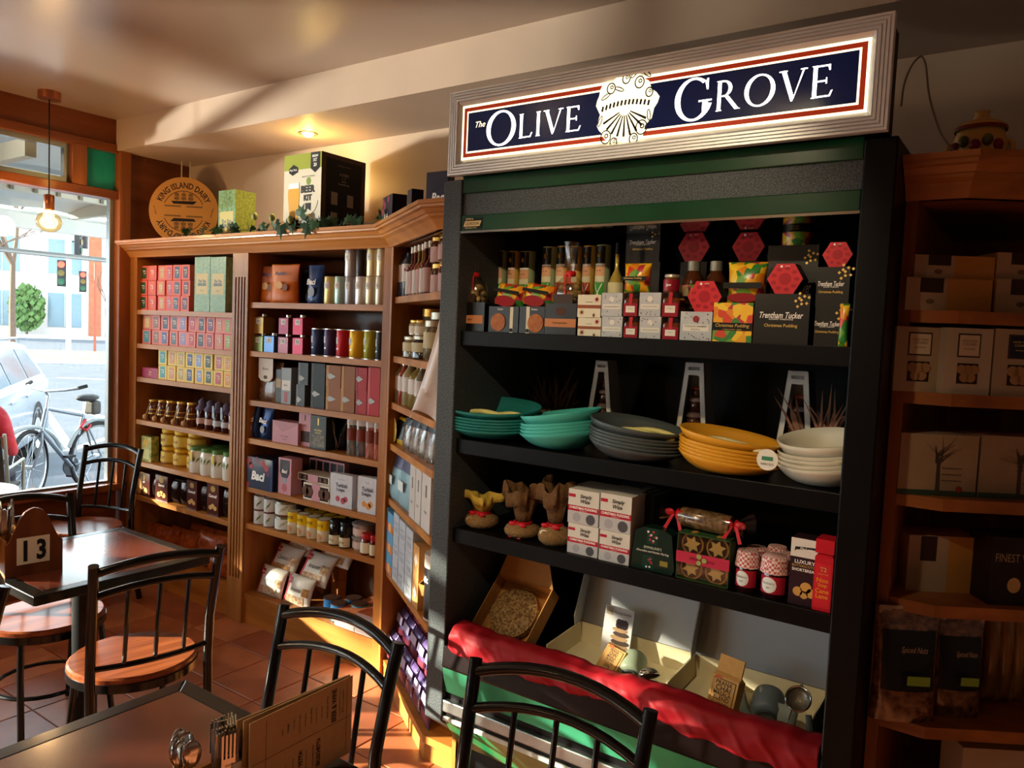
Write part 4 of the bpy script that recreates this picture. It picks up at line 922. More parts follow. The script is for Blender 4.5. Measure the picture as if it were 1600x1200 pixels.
# shelf 5
x, w_, h = fit(376, 416, 714, YP-.03, SH_B[4]); o = carton('chocolate_gift_box', 'large navy chocolate box with red flowers, fifth shelf left end', 'box', w_, h, .1, mat('#1b2744', .3, coat=.3)); put(o, -3.46+w_/2, YP-.03, SH_B[4])
letters(o, 'Baci', -.01, -.0012, h*.42, h*.3, TXW, maxw=w_*.62, shear=.2, bold=.04)
for k, (q, v, r_) in enumerate(((-.40, .85, .022), (-.33, .72, .018), (-.1, .92, .018), (.12, .85, .02), (.26, .72, .018), (.33, .55, .016), (-.43, .1, .014))): disc(o, q*w_, v*h, r_, mat(['#8a2434', '#a83a48', '#5a2a4a'][k % 3], .4), name='flower_print')
panel(o, w_*.42, .002, w_*.5-.001, h-.002, mat('#2a3f6a', .3), name='spine_strip')
x, w_, h = fit(416, 434, 722, YP-.01, SH_B[4]); o = carton('chocolate_gift_box', 'narrow navy chocolate box beside the large flowered one', 'box', w_, h, .1, mat('#18233c', .3)); put(o, x, YP-.01, SH_B[4]); panel(o, -w_*.42, .004, -w_*.1, h*.96, mat('#2c3f66', .3), name='spine_strip'); disc(o, .0, h*.2, w_*.22, mat('#8f97a4', .4), name='chocolate_print')
x, w_, h = fit(436, 456, 716, YP-.01, SH_B[4])
def pinkbaci(label, x, y, w_, h, d=.035):
    o = carton('chocolate_bar_box', label, 'box', w_, h, d, PINK, 'pink chocolate boxes in a row'); put(o, x, y, SH_B[4]); b = MB().slab([(-w_*.36, h*.95), (-w_*.36, h*.6), (-w_*.2, h*.46), (w_*.2, h*.46), (w_*.36, h*.6), (w_*.36, h*.95)], -.0012, 0); p = b.build('dark_shield', mat('#1b1c2c', .3), o)
    letters(p, 'Baci', 0, -.0022, h*.64, h*.1, TXW, maxw=w_*.6, shear=.2, bold=.03); disc(o, 0, h*.38, w_*.16, mat('#8f97a4', .4), name='chocolate_print'); disc(o, 0, h*.18, w_*.2, mat('#b0606c'), name='seal_print'); return o
pinkbaci('foremost pink chocolate box with dark shield, fifth shelf', x, YP-.012, w_, h, .07)
for k in range(5):
    pinkbaci('pink chocolate box standing behind the foremost, %s in row' % ORD[k+1], x+.05+.052*k, YP+.13+.0*k, w_*.55, h*.96)
for k in range(2):
    x, w_, h = fit(475.5+(-9 if k else 0), 516, 757 if k == 0 else 742, YP+.0+.03*k, SH_B[4]+(0 if k == 0 else h1)); h1 = h
    o = carton('praline_tray', '%s clear-lidded praline tray with pink band' % ('lower' if k == 0 else 'upper'), 'box', w_, h, .12, mat('#d8cfc0', .4), 'praline trays'); put(o, x, YP-.005+.03*k, SH_B[4]+(0 if k == 0 else h1x))
    h1x = h
    wn = win(o, -w_*.46, h*.1, w_*.46, h*.9, mat('#2a1a12', .3))
    for j in range(6):
        if j in (2, 3): continue
        disc(wn, w_*(-.40+.16*j), 0, h*.3, mat('#5a3a26', .35), y=-.0008, name='praline', t=.004)
    panel(o, -w_*.16, 0, w_*.16, h, PINK, y=-.0016, name='paper_band')
for k, (a, b_, yt, fl) in enumerate(((516.5, 551, 741, '#b04a58'), (560, 588.5, 746, '#d08a3a'))):
    x, w_, h = fit(a, b_, yt, YP-.005, SH_B[4])
    for j in range(3):
        o = carton('turkish_delight_box', 'silver-white Turkish delight box, %s stack, %s from front' % ('left' if k == 0 else 'right', ORD[j]), 'box', w_, h-.006*j, .028, mat('#c9ccd2', .3, noise=.08, scale=30), 'Turkish delight boxes'); put(o, x+.012*j, YP-.005+.03*j, SH_B[4], 0)
        if j == 0:
            letters(o, 'Turkish', .004, -.0012, h*.66, h*.12, mat('#3a3f5a'), maxw=w_*.62, bold=.02); letters(o, 'Delight', -.002, -.0012, h*.51, h*.12, mat('#3a3f5a'), maxw=w_*.6, bold=.02)
            letters(o, 'rose & lemon' if k == 0 else 'orange', 0, -.0012, h*.84, h*.04, mat('#5a6a8a'), maxw=w_*.5)
            for q, v, r_ in ((-.14, .24, .014), (.1, .2, .016), (.22, .26, .014)): disc(o, q*w_, v*h, r_, mat(fl, .5), name='sweet_print')
# shelf 6
TW = mat('#cfd4d2', .3, coat=.2); VEG = mat('#5d7a3a', .4)
for i, (a, b_) in enumerate(((391.5, 407, ), (408, 421), (421.5, 447))):
    x, w_, H_ = fit(a, b_, 774+4.5*i, YP-.01, SH_B[5]); h = H_/2
    for r_ in range(2):
        t = tin('artichoke_jar', 'white labelled vegetable tin with leaf, %s from left, %s layer' % (ORD[i], 'upper' if r_ else 'lower'), 'tin', w_/2*.98, h-.001, TW if i < 2 else mat('#8a8450', .2, h2='#5f6a3c', scale=40, coat=.5), 'white vegetable tins', None if i < 2 else mat('#d6d8d4', .4), (.1, .8), None, rim=mat('#6a3a34', .4)); put(t, x, YP+w_/2-.01, SH_B[5]+r_*h)
        lf = MB(); r2 = w_/2*.98+.0015
        for (a_, z_) in ((-1.2, .42), (-.9, .55)):
            lf.add([(r2*math.cos(a_-.25), r2*math.sin(a_-.25), h*(z_-.18)), (r2*math.cos(a_), r2*math.sin(a_), h*(z_-.1)), (r2*math.cos(a_+.25), r2*math.sin(a_+.25), h*(z_+.15)), (r2*math.cos(a_), r2*math.sin(a_), h*(z_+.08))], [(0, 1, 2, 3)])
        lf.build('leaf_print', VEG, t)
YC = mat('#e0bd1a', .35); CANS = mat('#9a8858', .3, .7)
for i, (a, b_) in enumerate(((445, 459), (460, 474), (474.5, 489.5), (490.5, 510))):
    x, w_, h = fit(a, b_-(3 if i == 3 else 0), 799+4.5*i, YP-.01, SH_B[5])
    t = tin('tomato_can', 'tall yellow food can, %s from left in the front row' % ORD[i], 'can', w_/2*.96, h, mat('#d8d0b8', .35), 'tall yellow cans', YC, (.52, .95), 'PATE', rim=CANS, th=.3); put(t, x, YP+w_/2-.01, SH_B[5])
    MB().grid(lambda u, v: ((w_/2*.96+.0014)*math.cos(-2.3+1.2*u), (w_/2*.96+.0014)*math.sin(-2.3+1.2*u), h*(.22+.17*math.sqrt(max(0, 1-(2*u-1)**2))*(2*v-1))), 12, 1).build('food_print', mat('#c09068', .4), t, smooth=60)
for k in range(8):
    i, j = k % 4, k//4; x, w_, h = fit(445+15.2*i, 459+15.2*i, 799+4.5*i, YP-.01, SH_B[5])
    t = tin('tomato_can', 'tall yellow food can, %s from left, %s row back' % (ORD[i], ORD[j+1]), 'can', w_/2*.96, h, YC, 'tall yellow cans', rim=CANS); put(t, x+.03*(j+1), YP+w_/2-.01+(.078)*(j+1), SH_B[5])
for i, (a, b_, yt) in enumerate(((510, 525, 813), (526.5, 541, 817))):
    x, w_, h = fit(a, b_, yt, YP-.01, SH_B[5]); t = jar('olive_jar', 'black olive jar with pale label, %s of two in front' % ('left' if i == 0 else 'right'), 'jar', w_/2, h, mat('#15120f', .1, coat=.6), mat('#16161a', .3), mat('#cfc8ac', .4), 'black olive jars', lab=(.06, .42), text='olive', tm=mat('#8a6a20')); put(t, x, YP+w_/2-.01, SH_B[5])
for k in range(3):
    x, w_, h = fit(528+16*k, 543+16*k, 812+4*k, YP+.1, SH_B[5]); t = jar('olive_jar', 'black-lidded olive jar in the rear row, %s from left' % ORD[k], 'jar', w_/2, h, mat('#15120f', .1, coat=.6), mat('#16161a', .3), None, 'black olive jars'); put(t, min(x, -2.55), YP+.16, SH_B[5])
x, w_, H_ = fit(541, 571, 819, YP+.01, SH_B[5])
for r_ in range(2):
    t = rig('date_tub', 'clear plastic tub with pink label, %s of two' % ('upper' if r_ else 'lower'), 'tub', 'stacked plastic tubs'); h = H_/2-.001; q = w_/2*.9
    MB().lathe([(.001, 0), (q*.85, 0), (q*.95, h*.85), (q*1.02, h*.86), (q*1.02, h*.97), (q*.9, h), (.001, h)], 20).build('tub', mat('#b8aca4', .2, h2='#8a7468', scale=30, coat=.4), t, smooth=40); MB().lathe([(q*1.03, h*.86), (q*1.04, h*.88), (q*1.04, h*.98), (q*.9, h*1.0)], 20, cap=False).build('lid', mat('#8f8a8c', .25), t, smooth=40)
    MB().grid(lambda u, v: ((q*.96)*math.cos(-2.6+2.0*u), (q*.96)*math.sin(-2.6+2.0*u), h*(.15+.5*v)), 10, 1).build('label_panel', mat('#d2b8b0', .4), t, smooth=60); put(t, x, YP+.01+q, SH_B[5]+r_*(H_/2))
for i, (a, b_) in enumerate(((558.5, 574), (575, 585))):
    x, w_, h = fit(a, b_, 835+3*i, YP-.02, SH_B[5]); t = jar('jam_jar', 'small red-lidded jar with pale label, %s' % ('left of two' if i == 0 else 'nearest the upright'), 'jar', w_/2*.95, h, mat('#5a1410', .1, coat=.6), mat('#a81e24', .35), mat('#d8d4b8', .4), 'small red-lidded jars', lab=(.1, .6), lidh=.24); put(t, x, YP+w_/2-.02, SH_B[5])
# shelf 7: biscuit bags, wafers, blue cans, flat boxes
BB = mat('#d9d4cb', .3, noise=.1, scale=20, bump=.2)
BIS = [mat(c, .6, h2=c2, scale=60) for c, c2 in (('#a8703c', '#d8c8b0'), ('#8a5528', '#c9b496'), ('#c09050', '#8a5a30'))]
for k, (xc_, zc_, yc_, w_, h, tl, nm) in enumerate(((-3.335, 0, .035, .205, .15, -18, 'bottom left'), (-3.115, 0, .035, .205, .15, -18, 'bottom right'), (-3.325, .105, .10, .215, .16, -32, 'middle left'), (-3.085, .10, .105, .225, .17, -32, 'middle right'), (-3.30, .20, .185, .215, .15, -42, 'top left'), (-3.02, .195, .19, .24, .16, -42, 'top right'))):
    t = pouch('biscuit_bag', 'white and red biscuit bag, %s of the tilted pile' % nm, 'bag', w_, h, .05, BB, 'white and red biscuit bags', 'pillow', lab=(.0, .26, .03, .97), mlab=mat('#b0434e', .35), seed=k+20, crinkle=.006, flat=.3,
              patches=((.28, .70, .06, .30, BIS[k % 3], 'biscuit_print'), (.62, .84, .34, .62, BIS[(k+1) % 3], 'biscuit_print'), (.16, .36, .68, .88, mat('#a81c2a', .4), 'logo')))
    letters(t, ['Pinoli', 'Amaretti', 'Cantucci', 'Amaretti', 'Baicoli', 'Savoiardi'][k], .0, -.031, h*.52, h*.14, INK, maxw=w_*.42, shear=.3, bold=.01); letters(t, 'Nonni', -w_*.24, -.031, h*.78, h*.07, TXW, maxw=w_*.16)
    put(t, xc_, YP+yc_, SH_B[6]+zc_, 0, R(tl))
for i, (px_, py_) in enumerate(((504, 900), (527, 890))):
    A = aty(px_, py_, YP+.24); t = tag(MB().box(-.034, 0, 0, .034, .05, .25).build('wafer_block', mat('#b5703a', .5, h2='#9a5a2a', scale=20, stretch=(.2, 1, 1))), 'orange-brown wafer packet tilted behind the biscuit bags, %s' % ('left one' if i == 0 else 'right one'), 'packet', 'wafer packets'); put(t, A.x-.02, YP+.24, SH_B[6]+.004, R(-10), 0, R(12-8*i))
    for zz in (.10, .16, .21): MB().box(-.0345, -.001, zz, .0345, .051, zz+.004).build('wrapper_seam', mat('#8a4a20', .5), t)
BLUE = ['#2a66a0', '#3a76a8', '#3f7f96', '#2f5f86', '#4a8f96']
for i, (x_, y_) in enumerate(((-2.885, YP+.03), (-2.80, YP+.0), (-2.72, YP+.06), (-2.80, YP+.10), (-2.62, YP+.09))):
    t = tin('food_can', 'short blue can with open brown top, %s' % ['far left', 'front centre', 'middle of group', 'rear of group', 'far right'][i], 'can', .041, .088, mat(BLUE[i], .35), 'short blue cans', mat('#c9b48a', .5), (.1, .45), None, angs=(-1.6, -.9), rim=mat('#5a4030', .4, .4)); put(t, x_, y_+.041, SH_B[6])
    MB().lathe([(.001, .0885), (.038, .0885)], 16, cap=False).build('lid', mat('#4a2f24', .5), t)
for k in range(2):
    for j in range(4 if k == 0 else 5):
        o = carton('nougat_box', 'flat white nougat box, %s stack, %s from bottom' % ('left' if k == 0 else 'right', ORD[j]), 'box', .135, .018, .26, mat('#cfc6c4', .4), 'flat nougat boxes'); put(o, -2.70+.14*k, YP-.015+.003*j, SH_B[6]+.0185*j)
        panel(o, -.066, .003, .066, .015, mat('#b5a4a8', .5), name='side_print')
    lid = MB().box(-.064, .0, .0185*(j+1), .064, .25, .0185*(j+1)+.003); o = lid.build('paper_sleeve', mat('#b04a34', .4, h2='#c98a5a', scale=12)); tag(o, 'red printed sleeve lying on the %s nougat stack' % ('left' if k == 0 else 'right'), 'packaging'); put(o, -2.70+.14*k, YP-.005, SH_B[6])
# ================================================================== goods on the angled corner shelves
CA = math.atan2(.405, .625); CUx = Vector((math.cos(CA), -math.sin(CA), 0)); CIn = Vector((math.sin(CA), math.cos(CA), 0)); CO = Vector((-2.455, YL, 0))
def fitc(xl, xr, yt, ins, zb):
    O = CO+CIn*ins; out = []
    for x_ in (xl, xr):
        d = ray(x_, yt); cam0 = Vector((0, 0, CAM_H)); t_ = (O-cam0).dot(CIn)/d.dot(CIn); q = cam0+d*t_; out.append(((q-CO).dot(CUx), q.z))
    return (out[0][0]+out[1][0])/2, out[1][0]-out[0][0], (out[0][1]+out[1][1])/2-zb
def putc(o, s, ins, zb, rx=0, ry=0, drz=0):
    q = CO+CUx*s+CIn*ins; o.location = (q.x, q.y, zb); o.rotation_euler = (rx, ry, -CA+drz); return o
SAU = [mat(c, .1, coat=.6) for c in ('#3a1a10', '#6a3018', '#7a5a24', '#8a6a2c', '#5a2418', '#45140f')]
WL = mat('#c9c2bc', .5); PKL = mat('#b8928a', .5)
for i, (a, b_, yt) in enumerate(((614.5, 620.5, 399), (620.7, 626.5, 397), (626.7, 632.5, 395))):
    s, w_, h = fitc(a, b_, yt, .03, SH_C[0]); t = bottle('oil_bottle', 'slim spray bottle with white label, %s from left, top corner shelf' % ORD[i], 'bottle', w_/2, h, mat('#3a3f4a', .15, coat=.5), BLACK, WL, 'slim spray bottles', (.35, .75), neck=.4, sh=.78); putc(t, s, .03+w_/2, SH_C[0])
for i, (a, b_, yt) in enumerate(((633, 638.5, 386), (638.5, 643.5, 384), (643.5, 649, 382), (649, 655, 380.5), (655, 660, 377.5), (660, 666, 375.5))):
    s, w_, h = fitc(a, b_, yt, .03, SH_C[0]); t = bottle('sauce_bottle', 'tall sauce bottle with red seal and white cap, %s from left' % ORD[i], 'bottle', w_/2, h, SAU[i], TXW, PKL if i % 2 else WL, 'tall sauce bottles', (.05, .5), neck=.3, sh=.5); putc(t, s, .03+w_/2, SH_C[0])
    MB().ball((-w_*.2, -w_/2-.002, h*.55), .008, 10, sy=.4).build('wax_seal', mat('#8a1626', .4), t, smooth=60)
for i, (a, b_, y0, y1) in enumerate(((666, 678.5, 369.5, 411), (679, 690, 365, 407))):
    for r_ in range(2):
        s, w_, h = fitc(a, b_, y1 if r_ == 0 else y0, .03, SH_C[0]+(0 if r_ == 0 else hj)); hj = h if r_ == 0 else hj
        t = jar('preserve_jar', 'brown preserve jar with gold lid, %s, %s' % ('left' if i == 0 else 'right', 'lower' if r_ == 0 else 'upper'), 'jar', w_/2*.9, h-.001, mat('#4a2414', .1, coat=.6), GOLD, PKL, 'gold-lidded preserve jars', lab=(.05, .62)); putc(t, s, .03+w_/2, SH_C[0]+(0 if r_ == 0 else hj))
        MB().ball((-w_*.42, -w_*.3, h*.66), .009, 10, sy=.5).build('wax_seal', mat('#8a1626', .4), t, smooth=60)
SPC = mat('#8a7a54', .2, h2='#5a4c34', scale=40, coat=.5)
for i, (a, b_, yt, zb, ins, nm) in enumerate(((611, 634.5, 508, 0, .10, 'large spice jar at left of second corner shelf'), (624, 635, 525, 0, .02, 'small spice jar in front of the large one'), (637, 650, 524, 0, .03, 'short dark spice jar with pale lid'), (653, 664, 482, 0, .12, 'tall gold-topped antipasto jar behind the others'), (657, 668, 500, 0, .05, 'dark pepper jar half hidden by the cloth'), (664, 678, 487, 0, .12, 'clear spice jar half hidden by white cloth'))):
    s, w_, h = fitc(a, b_, yt, ins, SH_C[1]); t = jar('spice_jar', nm, 'jar', w_/2*.95, h, SPC if i != 2 else mat('#2a211a', .1, coat=.5), GOLD if i in (0, 3) else mat('#b9b3a0', .3, .4), mat('#c2b890', .5), 'spice jars', lab=(.3, .7)); putc(t, s, ins+w_/2, SH_C[1])
    if i == 2:
        for k, (a2, b2) in enumerate(((636, 644.5), (645, 653))):
            s2, w2, h2 = fitc(a2, b2, 499.5, .035, SH_C[1]+h); t = jar('spice_jar', 'small pale spice jar stacked on another, %s one' % ('left' if k == 0 else 'right'), 'jar', w2/2, h2, mat('#a89a74', .2, coat=.4), GOLD, mat('#cfc8b0', .5), 'spice jars'); putc(t, s2, .035+w2/2, SH_C[1]+h)
for i, (a, b_, yt) in enumerate(((613, 620, 561), (620.5, 626, 562), (626.5, 633.5, 561), (634.5, 645, 564), (646, 653, 566))):
    s, w_, h = fitc(a, b_, yt, .03, SH_C[2]); t = bottle('dressing_bottle', 'dressing bottle with silver cap on third corner shelf, %s from left' % ORD[i], 'bottle', w_/2, h, mat(['#8a8a74', '#8a3a2c', '#8f8560', '#7a6a34', '#6a6450'][i], .12, coat=.6), SILV, WL, 'dressing bottles', (.3, .62), neck=.42, sh=.66); putc(t, s, .03+w_/2, SH_C[2])
s, w_, h = fitc(606, 623, 651, .03, SH_C[3]); t = pouch('coffee_bag', 'yellow and black coffee bag on fourth corner shelf', 'bag', w_, h, .06, mat('#c9a42c', .3), lab=(.15, .85, .2, .9), mlab=mat('#1a1a16', .3), seed=3); putc(t, s, .07, SH_C[3]); disc(t, 0, h*.5, w_*.28, mat('#d8c46a', .4), y=-.036)
for i, (a, b_, yt) in enumerate(((624.5, 635, 654), (635.5, 647, 657), (647.5, 658, 660), (658.5, 672, 664))):
    s, w_, h = fitc(a, b_, yt, .03, SH_C[3]); t = pouch('nut_packet', 'silvery cellophane packet with black header, %s from left' % ORD[i], 'packet', w_, h, .05, mat('#9a948c', .12, h2='#5f5650', scale=30, coat=.6), 'cellophane packets', 'stand', (.02, .98, .8, 1.0), BLACK, seed=i+40, crinkle=.04); putc(t, s, .06, SH_C[3])
for i, (a, b_, yt) in enumerate(((605, 624, 710), (622, 642, 717))):
    s, w_, h = fitc(a, b_, yt, .03, SH_C[4]); t = pouch('tea_pouch', 'pale blue stand-up pouch, %s of the pair' % ('left' if i == 0 else 'right'), 'pouch', w_, h, .08, mat('#86a9b4', .3), 'pale blue pouches', lab=(.02, .98, .72, 1.0), mlab=mat('#4a4a68', .4), seed=i+50, crinkle=.01); putc(t, s, .06, SH_C[4]); panel(t, -w_*.2, h*.35, w_*.2, h*.55, mat('#cfd8d6', .5), y=-.043)
for i, (a, b_, yt) in enumerate(((641.5, 650, 724), (650.3, 659.5, 728), (660, 674.5, 735))):
    s, w_, h = fitc(a, b_, yt, .02, SH_C[4]); o = carton('white_gift_box', 'slim white carton with tiny print, %s from left, fifth corner shelf' % ORD[i], 'box', w_-.002, h, .1, mat('#b9b4ae', .5), 'slim white cartons'); putc(o, s, .02, SH_C[4]); letters(o, 'sugar', 0, -.0012, h*.3, h*.05, INK, maxw=w_*.5); panel(o, -w_*.08, h*.55, w_*.08, h*.75, mat('#6a6460'), name='figure_print')
hs = []
for c_, (a, b_) in enumerate(((597.8, 606), (606.3, 615))):
    s, w_, H_ = fitc(a, b_, 789+13*c_, .012, SH_C[5]); h = H_/3
    for r_ in range(3):
        o = carton('cracker_box', 'blue and orange cracker box, %s column, %s layer' % ('left' if c_ == 0 else 'right', ['bottom', 'middle', 'top'][r_]), 'box', w_-.002, h-.001, .12, mat('#5f9cc4', .4), 'blue and orange boxes'); putc(o, s, .012, SH_C[5]+r_*h); panel(o, -w_*.49, h*.05, w_*.49, h*.42, mat('#d0763a', .4), name='orange_band'); disc(o, 0, h*.3, w_*.2, mat('#e0b070'), y=-.0012, name='cracker_print')
for c_, (a, b_, n_) in enumerate(((615.5, 624, 3), (624.3, 634, 3), (634.3, 646, 3))):
    s, w_, H_ = fitc(a, b_, 803+11.5*c_, .012, SH_C[5]); h = H_/n_
    for r_ in range(n_):
        o = carton('biscuit_carton', 'pale grey printed carton, %s column, %s layer' % (['left', 'middle', 'right'][c_], ['bottom', 'middle', 'top'][r_]), 'box', w_-.002, h-.001, .12, mat('#b4bcc4', .5, noise=.12, scale=60), 'pale grey cartons'); putc(o, s, .012, SH_C[5]+r_*h)
        letters(o, 'Cracker', 0, -.0012, h*.6, h*.14, mat('#6a7480'), maxw=w_*.7, shear=.3); panel(o, -w_*.3, h*.2, w_*.3, h*.4, mat('#9aa4ae'), name='print_band')
s, w_, H_ = fitc(646.5, 655.5, 851, .014, SH_C[5])
for r_ in range(2):
    o = carton('kraft_carton', 'brown kraft carton beside salt canister, %s' % ('lower' if r_ == 0 else 'upper'), 'box', w_, H_/2-.001, .1, KR, 'kraft cartons'); putc(o, s, .014, SH_C[5]+r_*H_/2); b = MB().slab([(-w_*.3, H_*.25), (0, H_*.36), (w_*.3, H_*.25), (0, H_*.14)], -.0012, 0).build('diamond_label', WL, o)
s, w_, h = fitc(656.5, 671.5, 866, .012, SH_C[5]); t = tin('salt_canister', 'black salt canister with white top band', 'canister', w_/2*.95, h, mat('#141416', .3), None, None, (.55, .7), 'Salt', TXW, lid=None, th=.7); putc(t, s, .012+w_/2, SH_C[5])
MB().lathe([(w_/2*.96, h*.8), (w_/2*.96, h*1.001), (.001, h*1.001)], 20, cap=False).build('lid', mat('#c9c2b8', .4), t, smooth=40); MB().lathe([(w_/2*.96, 0), (w_/2*.96, h*.03)], 20, cap=False).build('base_band', mat('#c9c2b8', .4), t)
PUR = mat('#4a3a66', .22, .2, h2='#6a5a8a', scale=10)
for r_ in range(4):
    for c_ in range(6):
        w_ = .112; t = pouch('snack_pouch', 'purple and lilac snack pouch, %s from left, %s row' % (ORD[c_], ['bottom', 'second', 'third', 'top'][r_]), 'pouch', w_, .135, .035, PUR, 'purple snack pouches in rows', 'pillow', (.05, .95, .1, .42), mat('#6a2a3a', .3), seed=r_*7+c_, crinkle=.02, nu=16, nv=6); putc(t, .055+.121*c_, .04+.045*r_, SH_C[6]+.094*r_, R(-12)); 
        MB().box(-w_*.4, -.021, .075, w_*.4, -.019, .11).build('pale_band', mat('#9c94b8', .3), t)
# white cloth hanging from the fridge side
def clothf(u, v):
    x0, x1 = -1.665-.012-.13*v**1.3*(1 if v < .85 else 1), -1.668
    z = 1.73-.42*v-.06*u*(1-v)
    x = x0+(x1-x0)*u; y = 1.99+.02*math.sin(u*9+2*v)*v+.03*u
    return (x-.02*v*(1-u), y, z+(.035*math.sin(u*5) if v > .8 else 0))
cl = MB().grid(clothf, 14, 16); o = cl.build('tea_towel', mat('#dddbe2', .8, noise=.06, scale=120, bump=.05), smooth=80); tag(o, 'white cloth hanging against the left side of the fridge', 'cloth'); sm = o.modifiers.new('solid', 'SOLIDIFY'); sm.thickness = .002
MB().grid(lambda u, v: (-1.675-.055*u*(1-.2*v), 2.05+.012*math.sin(8*u+3*v), 1.36-.25*v), 8, 10).build('hanging_fold', mat('#dddbe2', .8, noise=.06, scale=120, bump=.05), o, smooth=80)
# ================================================================== goods in the display fridge
MANGO = fruit_print('mango_print', ['#e0a01a', '#e8b424', '#2f7a34', '#c83a24', '#e8c02c', '#6a9a34', '#d8801c', '#b02a3a'], 45)
TTB = mat('#0b0c0f', .36, coat=.06, spec=.3); REDJ = mat('#8a1a2c', .25)
YD = 2.0
Z1, Z2, Z3 = SH_D
def bands(t, r, lst, n=20):
    for z0, z1, m, nm in lst: MB().lathe([(r, z0), (r, z1)], n, cap=False).build(nm, m, t, smooth=40)
def pudding(label, a, b_, yt, Y, zb, dep=.1, text=True, d0=0):
    x, w_, h = fit(a, b_, yt, Y, zb); o = carton('pudding_box', label, 'box', w_-.002, h, dep, TTB, 'black Christmas pudding boxes'); put(o, x, Y, zb)
    if text:
        letters(o, 'Trentham Tucker', d0, -.0012, h*.58, h*.12, TXW, maxw=w_*.78, shear=.3, bold=.01); letters(o, 'GOURMET WAREHOUSE', d0, -.0012, h*.50, h*.03, TXW, maxw=w_*.45)
        letters(o, 'Christmas Pudding', d0, -.0012, h*.37, h*.08, TXG, maxw=w_*.72, bold=.01)
        sp_ = MB()
        for k in range(9):
            a_ = k*2.4; sp_.slab([(w_*.34+.012*math.cos(a_)*math.sqrt(k/3)+.004*math.cos(q), h*.88+.012*math.sin(a_)*math.sqrt(k/3)+.004*math.sin(q)) for q in (0, 1.57, 3.14, 4.71)], -.0012, -.0004)
        sp_.build('berry_print', TXG, o)
    return o, x, w_, h
# front row, left
o, x, w_, h = pudding('black box with tan band at far left of top shelf', 713, 758, 472, YD, Z1, .1, False); panel(o, -w_*.49, h*.28, w_*.44, h*.56, mat('#b5754a', .5), name='paper_band'); letters(o, 'Stollen', 0, -.0018, h*.42, h*.06, INK, maxw=w_*.6); hA = h; xA = x
for i, (a, b_, s_) in enumerate(((764, 811, 1), (812, 852, -1))):
    o, x, w_, h = pudding('black florentine box with round biscuit window, %s one' % ('left' if i == 0 else 'right'), a, b_, 479, YD, Z1, .09, False)
    wd = disc(o, -s_*w_*.16, h*.40, h*.34, mat('#a8642a', .4, h2='#8a4a1c', scale=60), name='biscuit', t=.003); panel(o, s_*w_*.22, 0.001, s_*w_*.22+(.012 if True else 0), h-.001, mat('#c9c4ac', .5), name='paper_band'); letters(o, 'Tucker', -s_*w_*.1, -.0012, h*.9, h*.07, TXW, maxw=w_*.4, shear=.3)
    disc(o, s_*w_*.22+.006, h*.12, .006, INK, y=-.0012, name='stamp')
    if i == 0: hB = h
    # patterned pillow pack lying on top
    x2, w2, h2 = fit(768+44*i, 814+46*i, 444, YD+.03, Z1+h)
    t = pouch('pudding_pillow_pack', 'colourful mango print pillow pack on %s florentine box' % ('left' if i == 0 else 'right'), 'packet', w2, h2, .06, MANGO, 'mango print pillow packs', 'pillow', seed=60+i, crinkle=.005); put(t, x2, YD+.05, Z1+h+.003, 0, R(-12), R(8)); MB().box(-w2*.42, -.036, h2*.5, w2*.42, -.034, h2*.64).build('label_band', BLACK, t); disc(t, 0, h2*.14, w2*.34, mat('#8a1420', .3), y=-.03, sz=.45, name='red_end')
o, x, w_, h = pudding('black box with tan band beside snowflake boxes', 852, 902, 474, YD, Z1, .09, False); panel(o, -w_*.49, h*.26, w_*.48, h*.52, mat('#b5754a', .5), name='paper_band'); letters(o, 'Chocolate Bark', 0, -.0018, h*.39, h*.06, INK, maxw=w_*.7); hC = h; xC = x; disc(o, 0, h*.75, .018, mat('#4a2a1a'), name='food_print', sz=.7)
for i, (a, b_, yt, xx, hz, nm) in enumerate(((726, 757, 408, xA, hA, 'far left'), (876, 910, 378, xC, hC, 'middle'))):
    x2, w2, h2 = fit(a, b_, yt, YD+.04, Z1+hz); t = rig('cello_gift_bag', 'cellophane bag of chocolate nuts with red ribbon, %s' % nm, 'gift bag', 'cellophane gift bags'); hb = .075
    rr = random.Random(5+i)
    b = MB()
    for k in range(26): b.ball((rr.uniform(-.034, .034)*(1-.1*(k//9)), rr.uniform(-.02, .02), .012+.019*(k//9)), .0125, 8)
    b.build('chocolate_nuts', mat('#3a2014', .25, h2='#c0a060', scale=18), t, smooth=60)['kind'] = 'stuff'
    MB().lathe([(.001, 0), (.046, 0), (.052, .03), (.046, .065), (.014, hb+.015), (.012, hb+.02), (.03, h2), (.032, h2)], 14, cap=False, sy=.7).build('cellophane', CELLO, t, smooth=60)
    MB().lathe([(.0135, hb+.01), (.0165, hb+.014), (.0165, hb+.022), (.0135, hb+.026)], 14, cap=False).box(-.012, -.018, hb-.075, -.004, -.016, hb+.015).box(.004, -.02, hb-.05, .012, -.018, hb+.015).build('ribbon', mat('#c01a1a', .35), t)
    MB().slab([(-.035, .0), (.035, 0), (.035, .028), (-.035, .028)], -.052*.7-.004, -.052*.7-.002).build('label_panel', mat('#3a2a24', .4), t); put(t, x2, YD+.045, Z1+hz)
